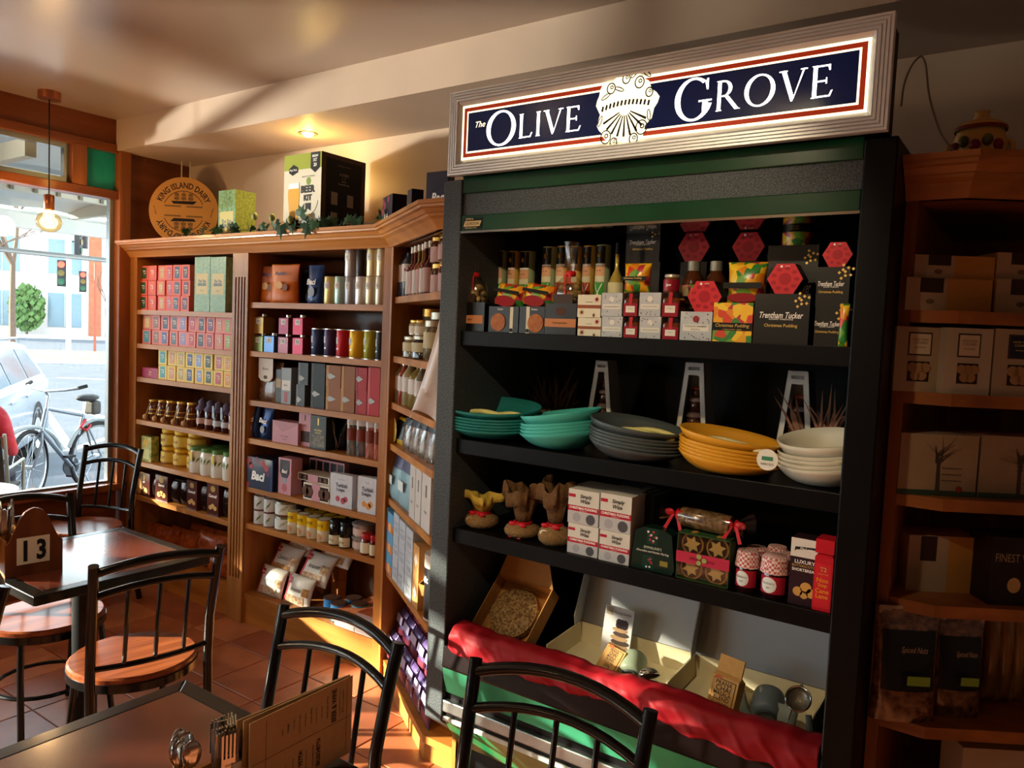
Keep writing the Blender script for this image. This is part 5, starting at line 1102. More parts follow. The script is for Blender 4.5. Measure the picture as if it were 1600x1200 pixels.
# nutcracker tins
JG, JR = mat('#3f9a34', .35), mat('#b83a20', .35); FACE = mat('#d8a078', .5); HAT = mat('#1a1814', .3); BEARD = mat('#d9cfae', .5)
for i, (a, b_, yt, c, dy) in enumerate(((739.5, 755, 385, 'g', 0), (755.5, 771, 390, 'r', 0), (771.6, 788, 391, 'g', 0), (791, 807.5, 392, 'r', 0), (808, 830, 392, 'g', 0), (831.5, 842.5, 406, 'g', .08), (843.5, 865, 385, 'g', 0), (866, 886.5, 384, 'r', 0), (887, 906, 384, 'r', .02), (908, 927, 383.5, 'r', 0), (927.5, 950, 382, 'g', 0))):
    Y = 2.17+dy; x, w_, h = fit(a, b_, yt, Y, Z1); r_ = w_/2*.96
    t = tin('nutcracker_tin', '%s soldier biscuit tube, %s from left in the row' % ('green' if c == 'g' else 'red and gold', ORD[i]), 'tin', r_, h, mat('#c9a24a', .4) if c == 'r' else mat('#93a07a', .4), 'soldier biscuit tubes'); J = JG if c == 'g' else JR; put(t, x, Y+r_, Z1)
    a0, a1 = -2.5, -.9
    def patch(z0, z1, m, nm, o_=.0008, b0=a0, b1=a1): return MB().grid(lambda u, v: ((r_+o_)*math.cos(b0+(b1-b0)*u), (r_+o_)*math.sin(b0+(b1-b0)*u), h*(z0+(z1-z0)*v)), 10, 1).build(nm, m, t, smooth=60)
    patch(.8, .985, HAT, 'hat_print'); patch(.66, .77, FACE, 'face_print'); patch(.60, .665, BEARD, 'beard_print'); patch(.36, .59, J, 'jacket_print'); p = patch(.10, .33, J, 'sash_print')
    patch(.775, .795, TXW, 'hat_band'); patch(.345, .358, HAT, 'belt_print')
    MB().ball((r_*.98*math.cos(-1.7), r_*.98*math.sin(-1.7), h*.89), .006, 8, sz=1.6).build('hat_badge', GOLD, t)
    for e in (-1.9, -1.5): MB().ball((r_*math.cos(e), r_*math.sin(e), h*.72), .0022, 6).build('eye', INK, t)
    for s_ in (1, -1):
        q = MB().grid(lambda u, v: ((r_+.0016)*math.cos(-1.7+s_*(u-.5)*1.1+(v-.5)*.12), (r_+.0016)*math.sin(-1.7+s_*(u-.5)*1.1+(v-.5)*.12), h*(.38+.2*u)), 6, 1); q.build('cross_strap', TXW, t)
    letters_cyl(t, 'Milk' if c == 'g' else 'Dark', r_+.0012, h*.24, h*.07, TXW, 1.0, shear=.2, ang0=-1.7); letters_cyl(t, 'Chocolate', r_+.0012, h*.15, h*.045, TXW, 1.1, ang0=-1.7)
for i, (a, b_, yt, c) in enumerate(((718, 740, 388, '#8a7a34'), (948, 972, 378, '#a08a3c'))):
    x, w_, h = fit(a, b_, yt, 2.10, Z1); t = bottle('liqueur_bottle', 'yellow-green cordial bottle with cream label, %s' % ('far left' if i == 0 else 'right of the tubes'), 'bottle', w_/2*.95, h, mat(c, .12, coat=.6), BLACK, mat('#cdc79e', .5), 'cordial bottles', (.28, .58), text='cordial', neck=.26, sh=.55); put(t, x, 2.10+w_/2, Z1); MB().lathe([(w_/2*.955, h*.17), (w_/2*.955, h*.26)], 16, cap=False).build('pink_band', mat('#b83a5a', .5), t)
# snowflake, silver boxes and red jars
SNO = mat('#d2cdb8', .5); SIL = mat('#a9aeb4', .4, h2='#b8bcc0', scale=20)
def flake(o, x_, z_, r_, m):
    b = MB()
    for k in range(4):
        q = k*math.pi/4; dx, dz = math.cos(q)*r_, math.sin(q)*r_; nx, nz = -math.sin(q)*.0018, math.cos(q)*.0018
        b.add([(-dx, -.0014, -dz), (nx, -.0014, nz), (dx, -.0014, dz), (-nx, -.0014, -nz)], [(0, 1, 2, 3)])
    p = b.build('snowflake_print', m, o); p.location = (x_, 0, z_)
zt = {}
for r_ in range(2):
    zb = Z1 if r_ == 0 else Z1+zt['w']; x, w_, h = fit(903, 940, 496 if r_ == 0 else 460, YD, zb); h -= .001
    if r_ == 0: zt['w'] = h+.001
    o = carton('snowflake_box', 'cream box with brown band and red snowflakes, %s' % ('upper' if r_ else 'lower'), 'box', w_-.002, h, .1, SNO, 'cream snowflake boxes'); put(o, x, YD, zb); panel(o, -w_*.49, h*.40, w_*.49, h*.55, mat('#8a4a30', .5), name='paper_band'); flake(o, -w_*.3, h*.22, .011, mat('#9a5a3a')); flake(o, w_*.32, h*.8, .011, mat('#b02a34')); flake(o, w_*.22, h*.1, .007, mat('#9a7a5a')); letters(o, 'small batch', 0, -.0012, h*.68, h*.06, INK, maxw=w_*.45)
stack = [('s', 940.5, 973.5, 494, 457), ('j', 974.5, 998.5, 495, 458), ('s', 999.5, 1034, 494, 456.5), ('j', 1035, 1062.5, 496, 456)]
for i, (k, a, b_, y0, y1) in enumerate(stack):
    zb = Z1
    for r_ in range(2):
        x, w_, h = fit(a, b_, y0 if r_ == 0 else y1, YD, zb); nm = ('left' if i < 2 else 'right')+' column, '+('upper' if r_ else 'lower')
        if k == 's':
            o = carton('cranberry_pudding_box', 'silver-grey dotted pudding box, '+nm, 'box', w_-.002, h-.001, .09, SIL, 'silver dotted boxes'); put(o, x, YD, zb); p = panel(o, -w_*.42, h*.30, w_*.42, h*.50, mat('#d4d2c8', .5)); letters(p, 'CHOCOLATE PUDDING', 0, -.0012, 0, h*.05, INK, maxw=w_*.7); disc(o, 0, h*.72, w_*.12, mat('#d8d4cc', .5)); rr = random.Random(i*3+r_)
            for q in range(9): disc(o, rr.uniform(-.42, .42)*w_, rr.choice((rr.uniform(.05, .24), rr.uniform(.6, .92)))*h, .0016, mat('#5a2a38'), name='berry_dot', n=6)
        else:
            t = rig('berry_jar', 'square jar with crimson label, '+nm, 'jar', 'crimson-labelled jars'); q = w_/2*.94; h -= .001
            MB().box(-q, 0, 0, q, 2*q, h*.8).build('glass', mat('#5a2a14', .1, coat=.6), t, bevel=.006); MB().lathe([(q*.85, h*.8), (q*.85, h), (.001, h)], 16, c=(0, q, 0)).build('lid', mat('#3a3430', .3, .5), t, smooth=40)
            p = panel(t, -q*.95, h*.03, q*.95, h*.58, REDJ, y=-.0004); panel(p, -q*.62, -h*.12, q*.62, h*.16, mat('#d9d4c8', .5), y=-.0009, name='name_label'); letters(p, 'Cranberry', 0, -.0022, h*.04, h*.055, INK, maxw=q*1.0); MB().box(-q*.22, -.0016, h*.5, q*.22, -.0006, h*.85).box(-q*.22, 0, h*.84, q*.22, q, h*1.005).build('ribbon', mat('#b01824', .4), t); put(t, x, YD, zb); h += .001
        zb += h; zt[i, r_] = zb
x, w_, h = fit(1057.5+6, 1114, 487, YD-.002, Z1); xs, ws, hs_ = x, w_, h
o = carton('cranberry_pudding_box', 'larger silver-grey chocolate cranberry pudding box under a hexagon', 'box', w_-.002, h, .1, SIL, 'silver dotted boxes'); put(o, x, YD-.002, Z1); p = panel(o, -w_*.4, h*.34, w_*.4, h*.56, mat('#d4d2c8', .5)); letters(p, 'CHOCOLATE CRANBERRY', 0, -.0012, .004, h*.06, INK, maxw=w_*.7); letters(p, 'PUDDING', 0, -.0012, -.004, h*.05, INK, maxw=w_*.3); disc(o, 0, h*.75, w_*.1, mat('#8a2a34')); rr = random.Random(9)
for q in range(24): disc(o, rr.uniform(-.46, .46)*w_, rr.choice((rr.uniform(.05, .28), rr.uniform(.62, .95)))*h, .0017, mat('#5a2a38'), name='berry_dot', n=6)
# third jar on top of the stacks, small mango pack on the left stack
x, w_, h = fit(1031, 1058, 428, YD+.02, zt[3, 1]); t = jar('berry_jar', 'round jar with crimson label standing on the jar stack', 'jar', w_/2*.9, h, mat('#6a3a1c', .1, coat=.6), mat('#b9b3a8', .3, .5), REDJ, 'crimson-labelled jars', 'Jam', TXW, (.1, .7)); put(t, x, YD+.025+w_/2*.9, zt[3, 1])
x, w_, h = fit(970, 1012, 411, YD+.02, zt[0, 1]); t = pouch('pudding_pillow_pack', 'upright mango print pack on the silver boxes', 'packet', w_, h, .05, MANGO, 'mango print pillow packs', 'pillow', seed=66, crinkle=.004); put(t, x, YD+.05, zt[0, 1]+.002); MB().box(-w_*.47, -.032, h*.40, w_*.47, -.030, h*.53).build('label_band', BLACK, t); letters(t, 'Christmas Pudding', 0, -.0335, h*.465, h*.08, TXG, maxw=w_*.8, shear=.2)
o, x, w_, h = pudding('black Christmas pudding box, lower of rear pair', 978, 1032, 409.5, 2.20, Z1, .12, False); o, x, w_, h2 = pudding('black Christmas pudding box, upper of rear pair', 979.5, 1033, 355.5, 2.20, Z1+h, .12)
# hexagon gift boxes
HEXR = mat('#c42c36', .35); HEXD = mat('#a41c2a', .35)
def hexbox(label, a, b_, yt, yb, Y, support):
    A, B = aty(a, (yt+yb)/2, Y), aty(b_, (yt+yb)/2, Y); r_ = (B.x-A.x)/2; zb = aty((a+b_)/2, yb, Y).z if support is None else support; zc_ = zb+r_*.866
    t = rig('hexagon_box', label, 'gift box', 'red hexagon gift boxes'); pts = [(r_*math.cos(k*math.pi/3), r_*math.sin(k*math.pi/3)) for k in range(6)]
    MB().slab(pts, 0.002, .055).build('body', mat('#171416', .35), t); f_ = MB().slab([(p*.985, q*.985) for p, q in pts], 0, .002).build('lid', HEXR, t)
    for k in range(9):
        q = k*2*math.pi/9; d_ = disc(f_, r_*.66*math.cos(q), r_*.60*math.sin(q)-.0, r_*.15, HEXD, name='leaf_print', n=8, sz=.75)
    disc(f_, 0, 0, r_*.34, HEXD, name='heart_print', n=14); letters(f_, 'JASPER', r_*.12, -.0012, r_*.70, r_*.08, TXW, maxw=r_*.5); disc(f_, -r_*.22, r_*.70, r_*.07, TXW, name='logo', n=10)
    put(t, (A.x+B.x)/2, Y, zc_)
    return zb
def support(label, a, b_, Y, zb, d=.1):
    A, B = aty(a, 420, Y), aty(b_, 420, Y); o = carton('pudding_box', label, 'box', B.x-A.x, zb-Z1-.0005, d, TTB, 'black Christmas pudding boxes'); put(o, (A.x+B.x)/2, Y, Z1)
z = hexbox('red hexagon box above the two sauce bottles', 1059, 1109, 367, 409, 2.24, None); support('plain black box under the hexagon behind the bottles', 1063, 1104, 2.24, z)
z = hexbox('red hexagon box centred above the large mango pack', 1143.5, 1195, 363.5, 408, 2.22, None); support('plain black box under the hexagon behind the mango pack', 1147, 1190, 2.22, z)
# mango sauce bottles
for i, (a, b_) in enumerate(((1061.5, 1096), (1097, 1132))):
    x, w_, h = fit(a, b_, 407, 2.12, Z1); t = rig('mango_sauce_bottle', 'brown sauce bottle with mango print sleeve, %s' % ('left' if i == 0 else 'right'), 'bottle', 'mango sauce bottles'); q = w_/2*.95
    MB().lathe([(.001, 0), (q*.95, 0), (q, .005), (q, h*.72), (q*.85, h*.80), (q*.55, h*.87), (q*.5, h*.9)], 20).build('glass', mat('#4a2410', .1, coat=.6), t, smooth=50); MB().lathe([(q*.58, h*.88), (q*.58, h), (.001, h)], 16).build('cap', mat('#8a867c', .3, .4), t, smooth=40)
    lb = MB().lathe([(q+.0006, h*.05), (q+.0006, h*.70)], 20, cap=False).build('label_panel', MANGO, t, smooth=60); MB().grid(lambda u, v: ((q+.0014)*math.cos(-2.2+1.2*u), (q+.0014)*math.sin(-2.2+1.2*u), h*(.36+.2*v)), 8, 1).build('name_panel', BLACK, lb, smooth=60); letters_cyl(lb, 'Salted' if i == 0 else 'Brandy', q+.0018, h*.49, h*.05, TXG, 1.0, ang0=-1.6); letters_cyl(lb, 'Caramel', q+.0018, h*.41, h*.045, TXG, 1.0, ang0=-1.6); put(t, x, 2.12+q, Z1)
o = None
x, w_, h = fit(1115.5, 1178, 473, YD, Z1); o = carton('mango_pudding_box', 'mango print Christmas pudding box in the front row', 'box', w_-.002, h, .1, MANGO); put(o, x, YD, Z1); p = panel(o, -w_*.49, h*.30, w_*.49, h*.50, BLACK, name='name_band'); letters(p, 'Christmas Pudding', 0, -.0012, .002, h*.11, TXG, maxw=w_*.85, shear=.2); letters(p, '+ PASSION FRUIT + BERRY', 0, -.0012, -h*.07, h*.03, TXG, maxw=w_*.5); hm = h
x, w_, h = fit(1133, 1196, 409, YD+.03, Z1+hm); t = pouch('pudding_pillow_pack', 'large shiny mango print pack on the pudding box', 'packet', w_, h, .06, MANGO, 'mango print pillow packs', 'pillow', seed=67, crinkle=.006); put(t, x, YD+.06, Z1+hm+.002); MB().box(-w_*.47, -.040, h*.34, w_*.47, -.037, h*.48).build('label_band', BLACK, t); disc(t, 0, h*.12, w_*.38, mat('#8a1420', .3), y=-.034, sz=.3, name='red_end')
# black boxes to the right
o, x, w_, h = pudding('large black pudding box at rear below mango tin', 1200, 1281, 383, 2.16, Z1, .1); zrb = Z1+h
x, w_, h = fit(1218, 1267, 344, 2.17, zrb); t = tin('mango_tin', 'round mango print pudding tin on the rear black box', 'tin', w_/2, h, MANGO, None, BLACK, (.55, .78), 'Christmas Pudding', TXG); put(t, x, 2.17+w_/2, zrb)
o, x, w_, h = pudding('large black Christmas pudding box, front row right', 1180, 1267.5, 459, YD, Z1, .1); hexbox('red hexagon box on the front black pudding box', 1198.5, 1255, 411, 457.5, YD+.02, Z1+h)
hexbox('red hexagon box leaning on the silver cranberry box', 1073.5, 1127.5, 447, 487, YD+.02, Z1+hs_)
o, x, w_, h = pudding('black Christmas pudding box at right end, lower', 1274, 1326, 480, YD+.02, Z1, .1, True, -.008); o, x, w_, h2 = pudding('black Christmas pudding box at right end, upper', 1277, 1330, 417, YD+.02, Z1+h, .1, True, -.004)
hexbox('red hexagon box at the far right of the top shelf', 1285, 1333, 368.5, 416, YD+.03, Z1+h+h2)
x, w_, h = fit(1311.5, 1327, 474, YD-.012, Z1); t = pouch('pudding_pillow_pack', 'narrow mango print pack at right end of top shelf', 'packet', w_, h, .025, MANGO, 'mango print pillow packs', 'pillow', seed=68, crinkle=.01); put(t, x, YD+.002, Z1)
for i, (xx, zz) in enumerate(((aty(1128, 390, 2.30).x, None), (aty(1152, 390, 2.30).x, None), (aty(1206, 365, 2.34).x, None))):
    t = bottle('wine_bottle', 'dark wine bottle standing at the back of top shelf, %s' % ['left', 'middle', 'right'][i], 'bottle', .036, .28, mat('#0d100c', .08, coat=.6), mat('#2a1a10', .3), mat('#5a5a30', .4), 'dark wine bottles'); put(t, xx, 2.38, Z1)

# ------------------------------------------------------------------ bowls shelf
def bowl(label, group, w_, d_, hgt, m, ph, k):
    def f_(u, v):
        a = 2*math.pi*u; s = v; rx, ry = w_/2, d_/2
        e = .5+.5*s; sh = s**.62
        z = hgt*(s**2.4)*(1+.30*math.cos(a-ph)*s)
        return (rx*sh*math.cos(a), ry*sh*math.sin(a), z+.004)
    b = MB().grid(lambda u, v: f_(u, .06+.94*v), 32, 9, closeu=True); b.f.append(tuple(range(31, -1, -1))); b.m.append(0)
    o = b.build('salad_bowl', m, smooth=70); tag(o, label, 'bowl', group); s_ = o.modifiers.new('solid', 'SOLIDIFY'); s_.thickness = .0045; s_.offset = 1
    return o
def stack_bowls(nm, a, b_, py, n, c, ph, Y, hgt=.06, dep=.8, dz=.0125):
    x, w_, _ = fit(a, b_, py, Y, Z2); m = mat(c, .38); dep = w_*dep
    for k in range(n):
        o = bowl('%s melamine salad bowl, %s of its stack' % (nm, 'topmost' if k == n-1 else ('lowest' if k == 0 else ORD[k]+' from bottom')), nm+' salad bowls', w_, dep, hgt*(1.0 if k < n-1 else 1.3), m, ph, k); put(o, x, Y, Z2+.001+dz*k, R(RND.uniform(-3, 3)))
    return x, w_, Z2+dz*n
SRV = mat('#d2cf86', .35)
def server(label, x, y, z, rz, ry=0, m=None):
    b = MB(); pa = [(-.11+.022*i, 0, .012*math.sin(i*.5)+.010) for i in range(8)]
    b.tube(pa, [.007, .008, .008, .008, .009, .010, .012, .014], 8); b.ball((.072, 0, .008), .030, 12, sz=.3, sy=.75)
    o = b.build('salad_server', m or SRV, smooth=60); tag(o, label, 'server', 'pale plastic salad servers'); put(o, x, y, z, rz, 0, ry)
x, w_, z = stack_bowls('wide teal green', 700, 838, 660, 6, '#1f6d6a', R(100), 2.09, .046, .72, .0095)
server('pale salad server lying in the wide teal bowl', x+.03, 2.06, z+.012, R(10)); server('second pale server tucked under the first in teal bowl', x+.06, 2.10, z+.010, R(170))
x, w_, z = stack_bowls('small aqua', 822, 930, 690, 5, '#45a8a0', R(15), 2.07, .054, .95, .0105)
server('pale salad server curving inside the small aqua bowl', x, 2.05, z+.012, R(160)); server('pale server standing at the rear of aqua bowl', x+.01, 2.08, z+.014, R(20))
x, w_, z = stack_bowls('charcoal grey', 926, 1066, 715, 6, '#454d50', R(170), 2.06, .044, .8, .0095)
server('pale salad server lying in the charcoal bowl', x+.03, 2.04, z+.010, R(-5)); server('second pale server across the charcoal bowl', x+.0, 2.07, z+.012, R(185))
x, w_, z = stack_bowls('mustard yellow', 1063, 1219, 735, 6, '#cf9428', R(170), 2.06, .042, .75, .0095)
server('pale salad server arching over the yellow bowl', x+.02, 2.02, z+.014, R(-8), 0, mat('#d8d2a8', .35)); server('second pale server inside the yellow bowl', x, 2.06, z+.010, R(5), 0, mat('#d8d2a8', .35))
tg = thing('round_tag', 'round white tag with green van logo on yellow bowls', 'tag', (0, 0, 0)); A = aty(1200, 718, 1.95); q = disc(tg, 0, 0, .027, mat('#d8d6cc', .5), name='card', t=.001); panel(q, -.014, -.002, .014, .008, mat('#3a7a5a'), y=-.001, name='van_print'); letters(q, 'VAN GO', 0, -.0018, -.011, .006, INK); put(tg, A.x, 1.945, A.z)
x, w_, z = stack_bowls('off-white', 1214, 1352, 745, 5, '#c4c0b0', R(60), 2.07, .058, .8, .011)
server('cream salad server lying in the off-white bowl', x-.02, 2.04, z+.012, R(-20), 0, mat('#c9c29c', .35)); server('second cream server crossing in the off-white bowl', x-.0, 2.07, z+.012, R(150), 0, mat('#c9c29c', .35))
# tapered gift cartons with stacked jars
CARD = mat('#cfcdc8', .5)
def tapered(label, a, b_, yt, Y):
    x, wt, h = fit(a, b_, yt, Y, Z2); t = rig('jar_tower_carton', label, 'gift box', 'tapered jar tower cartons'); b0, t0, d0 = .058, wt/2, .09
    e = .017; tl = t0/b0
    def xx(z): return b0+(t0-b0)*z/h
    fr = MB(); zi0, zi1 = .014, h*.86
    for s_ in (-1, 1): fr.slab([(s_*xx(0), 0), (s_*(xx(0)-e), 0), (s_*(xx(h)-e), h), (s_*xx(h), h)][::s_], 0, .002)
    fr.slab([(-xx(zi1)+e, zi1), (xx(zi1)-e, zi1), (xx(h)-e, h), (-xx(h)+e, h)], 0, .002); fr.slab([(-xx(0)+e, 0), (xx(0)-e, 0), (xx(zi0)-e, zi0), (-xx(zi0)+e, zi0)], 0, .002); fr.build('front_frame', CARD, t)
    for s_ in (-1, 1):
        MB().add([(s_*b0, 0, 0), (s_*b0, d0, 0), (s_*t0, d0*.7, h), (s_*t0, 0, h), (s_*(b0-.002), 0, 0), (s_*(b0-.002), d0, 0), (s_*(t0-.002), d0*.7, h), (s_*(t0-.002), 0, h)], [(0, 1, 2, 3), (7, 6, 5, 4), (3, 2, 6, 7), (0, 3, 7, 4), (1, 0, 4, 5), (2, 1, 5, 6)]).build('side', mat('#a9a8a6', .5), t)
    MB().add([(-b0, d0, 0), (b0, d0, 0), (t0, d0*.7, h), (-t0, d0*.7, h)], [(0, 1, 2, 3)]).box(-t0, 0, h-.002, t0, d0*.7, h).build('back', CARD, t)
    letters(t, 'BESOS', 0, -.0008, h*.93, h*.035, INK, maxw=t0*1.2, bold=.02)
    z = .012
    for k, r_ in enumerate((.036, .031, .026, .019)):
        hj = r_*1.5; jj = MB().lathe([(r_*.9, z), (r_, z+.004), (r_, z+hj*.8), (r_*.8, z+hj)], 14, c=(0, .042, 0)).build('jar', mat('#4a2a20', .1, coat=.6), t, smooth=50); MB().lathe([(r_*1.05, z+hj*.85), (r_*1.0, z+hj), (r_*.8, z+hj*1.15), (.001, z+hj*1.16)], 14, c=(0, .042, 0), cap=False).build('cloth_cap', mat('#b59a90' if k < 3 else '#a0503c', .7), jj, smooth=60); z += hj*1.2
    put(t, x, Y, Z2)
tapered('tapered jar tower carton behind the wide teal bowls', 775, 797, 556, 2.33); tapered('tapered jar tower carton behind the charcoal bowls', 931, 950, 563, 2.30); tapered('tapered jar tower carton behind the yellow bowls', 1071, 1100, 566, 2.30); tapered('tapered jar tower carton behind the off-white bowls', 1231, 1264, 579, 2.28)
def spiky(label, px_, py_, Y, n, c, seed):
    p = aty(px_, py_, Y); t = thing('dried_grass', label, 'plant', (p.x, Y, Z2)); r_ = random.Random(seed); b = MB(); hh = p.z-Z2
    for k in range(n):
        a = r_.uniform(-1.2, 1.2); l = hh*r_.uniform(.7, 1.1); x0 = r_.uniform(-.05, .05); w_ = .005; dy = r_.uniform(-.03, .05); cv = r_.uniform(.4, 1)
        p0 = (x0, 0, .01); p1 = (x0+math.sin(a)*l*.35, dy*.5, .01+l*.6); p2 = (x0+math.sin(a)*l*.8*cv, dy, .01+l*math.cos(a*.6))
        b.add([(p0[0]-w_, p0[1], p0[2]), (p0[0]+w_, p0[1], p0[2]), (p1[0]+w_*.8, p1[1], p1[2]), (p1[0]-w_*.8, p1[1], p1[2]), p2], [(0, 1, 2, 3), (3, 2, 4)])
    b.build('blades', mat(c, .6), t)['kind'] = 'stuff'
spiky('spiky dried grass tuft behind the aqua bowls', 865, 575, 2.36, 40, '#5a4c3c', 1); spiky('spiky reddish dried grass at shelf right end', 1296, 612, 2.26, 26, '#8a5f48', 2); spiky('spiky dried grass beside left tower carton', 815, 590, 2.40, 22, '#54483a', 3)

# ------------------------------------------------------------------ pudding shelf
BURL = mat('#8a6a44', .9, noise=.3, scale=180, bump=.5); BURD = mat('#6a4c2e', .9, noise=.3, scale=180, bump=.5); RIB = mat('#b01620', .4)
def sackp(label, a, b_, ytop, ytie, Y, c=BURL, tops=BURD, seed=0):
    A, B = aty(a, ytie, Y), aty(b_, ytie, Y); r_ = (B.x-A.x)/2; zt_ = aty(a, ytie, Y-.045).z-Z3; hh = aty((a+b_)/2, ytop, Y).z-Z3
    t = rig('burlap_pudding', label, 'pudding', 'burlap wrapped puddings'); rr = random.Random(seed); ph = [rr.uniform(0, 6) for _ in range(4)]
    MB().lathe([(.001, 0), (r_*.7, 0), (r_*.95, zt_*.2), (r_, zt_*.45), (r_*.9, zt_*.75), (r_*.55, zt_*.97), (r_*.42, zt_)], 22).build('sack', c, t, smooth=70)
    def fl(u, v):
        q = 2*math.pi*u; fr_ = r_*(.40+.62*math.sin(min(1, v*1.15)*1.57))*(1+.13*v*math.sin(4*q+ph[0])+.12*math.sqrt(v)*math.sin(9*q+ph[1])); return (fr_*math.cos(q)+.012*v*math.sin(3*q), fr_*math.sin(q)*.7, zt_+(hh-zt_)*math.sin(v*2.5)*(1+.20*math.sin(2*q+ph[2])*v+.12*math.sin(5*q+ph[3])*v))
    f_ = MB().grid(fl, 40, 8, closeu=True).build('frill', tops, t, smooth=70); s_ = f_.modifiers.new('solid', 'SOLIDIFY'); s_.thickness = .0015
    rb = MB().lathe([(r_*.44, zt_-.006), (r_*.52, zt_-.004), (r_*.52, zt_+.006), (r_*.44, zt_+.008)], 18, cap=False)
    for s2 in (-1, 1):
        rb.ball((s2*.020, -r_*.55, zt_), .014, 8, sy=.4, sz=.6); rb.add([(s2*.004, -r_*.56, zt_), (s2*.016, -r_*.56, zt_+.002), (s2*.024, -r_*.8, zt_-.04), (s2*.012, -r_*.8, zt_-.042)], [(0, 1, 2, 3)])
    rb.build('ribbon', RIB, t, smooth=50); dg = disc(t, -.012, zt_-.020, .017, mat('#cfc6ac', .6), y=-r_*.82, name='paper_tag', sz=.6); put(t, (A.x+B.x)/2, Y, Z3)
sackp('burlap pudding at the left edge behind the fridge post', 690, 733, 735, 792, 2.16, seed=1); sackp('burlap pudding with yellow frayed frill', 732, 776, 772, 802, 2.06, BURL, mat('#b59a40', .9, bump=.4, scale=120), 2); sackp('burlap pudding with tall brown frill, third from left', 793, 842, 762, 818, 2.06, seed=3); sackp('burlap pudding with tallest frill beside the white boxes', 845, 890, 757, 822, 2.05, seed=4); sackp('burlap pudding in the second row at left', 722, 776, 738, 780, 2.26, BURD, BURD, 5)
x, w_, h = fit(703, 738, 722, 2.38, Z3); o = carton('print_box', 'white box with black drawing at rear left of pudding shelf', 'box', w_, h, .08, mat('#a9a7a0', .5)); put(o, x, 2.38, Z3); disc(o, -.01, h*.8, .02, INK, sz=1.4, name='figure_print')
SW = mat('#c9c6be', .4); SR = mat('#a81c34', .4)
def simply(label, a, b_, yt, Y, zb, lead=True, dep=.09):
    x, w_, h = fit(a, b_, yt, Y, zb); o = carton('pudding_gift_carton', label, 'box', w_-.002, h-.001, dep, SW, 'white and red pudding boxes'); put(o, x, Y, zb)
    if lead:
        p = panel(o, -w_*.49, h*.36, w_*.49, h*.52, SR, name='red_band'); letters(p, 'CHRISTMAS PUDDING', 0, -.0012, h*.02, h*.07, TXW, maxw=w_*.88, bold=.02); letters(p, 'traditional recipe', 0, -.0012, -h*.05, h*.03, TXW, maxw=w_*.7)
        letters(o, 'Simply', w_*.08, -.0012, h*.80, h*.14, INK, maxw=w_*.4, shear=.25, bold=.02); letters(o, 'Wize', w_*.06, -.0012, h*.67, h*.11, INK, maxw=w_*.3, shear=.25, bold=.02); panel(o, -w_*.48, h*.76, -w_*.26, h*.85, SR, name='red_tab'); disc(o, w_*.25, h*.17, h*.15, mat('#4a4a50', .5), name='pudding_print'); disc(o, -w_*.2, h*.18, h*.13, mat('#9a9aa0', .5), name='pudding_print'); panel(o, -w_*.49, 0.001, w_*.49, h*.34, mat('#aeaeb2', .5), y=.0003, name='photo_print')
    return h
h = simply('white and red pudding box, lower left of four', 887.5, 936, 820, YD, Z3); simply('white and red pudding box, upper left of four', 888.5, 937.5, 766, YD, Z3+h)
h = simply('white and red pudding box, lower right of four', 937, 985.5, 831, YD-.004, Z3); simply('white and red pudding box, upper right of four', 938.5, 988.5, 773, YD-.004, Z3+h)
for j in range(2):
    for k in range(2): simply('plain side of pudding box stacked behind the front four, %s %s' % (['second row', 'third row'][j], ['left', 'right'][k]), 893+50*k+8*j, 941+50*k+8*j, 762+7*k-2*j, 2.10+.11*j, Z3, False)
for j in range(3):
    x, w_, h = fit(989+12*j, 1001+12*j, 768+3*j, 2.16, Z3); o = carton('pudding_carton', 'grey cardboard carton standing edge-on, %s from left' % ORD[j], 'box', w_, h, .12, mat(['#8a8680', '#7a8084', '#5f6c70'][j], .6), 'edge-on grey cartons'); put(o, x, 2.15, Z3)
x, w_, h = fit(988, 1057, 826, YD+.0, Z3); o = rig('chocolate_bauble_box', 'dark green chocolate box with sloping shoulders', 'box'); q = w_/2
MB().slab([(-q, .0), (q*.9, 0), (q, h*.1), (q*.82, h*.9), (q*.45, h), (-q*.45, h), (-q*.85, h*.9), (-q*.98, h*.1)], 0, .05).build('body', mat('#10251d', .3, coat=.3), o); pb_ = panel(o, -q*.3, h*.62, q*.2, h*.99, mat('#16352a', .3), name='spot_panel'); rr = random.Random(3)
for k in range(9): disc(pb_, rr.uniform(-.2, .2)*q, rr.uniform(-.15, .15)*h, .0035, mat(['#b02a3a', '#d8d4c8'][k % 2]), y=-.0008, name='spot', n=8)
letters(o, "EMMALINE'S", 0, -.0012, h*.54, h*.06, mat('#c9ccb8'), maxw=q*1.1); letters(o, 'Chocolate and Nuttier Darling', 0, -.0012, h*.44, h*.06, TXW, maxw=q*1.6, shear=.3); p2 = panel(o, -q*.45, h*.04, q*.1, h*.34, mat('#16352a', .3), name='spot_panel')
for k in range(7): disc(p2, rr.uniform(-.2, .2)*q, rr.uniform(-.12, .12)*h, .003, mat(['#b02a3a', '#d8d4c8'][k % 2]), y=-.0008, name='spot', n=8)
panel(o, q*.35, h*.16, q*.7, h*.28, mat('#8a7a34'), name='award_print'); put(o, x, YD, Z3)
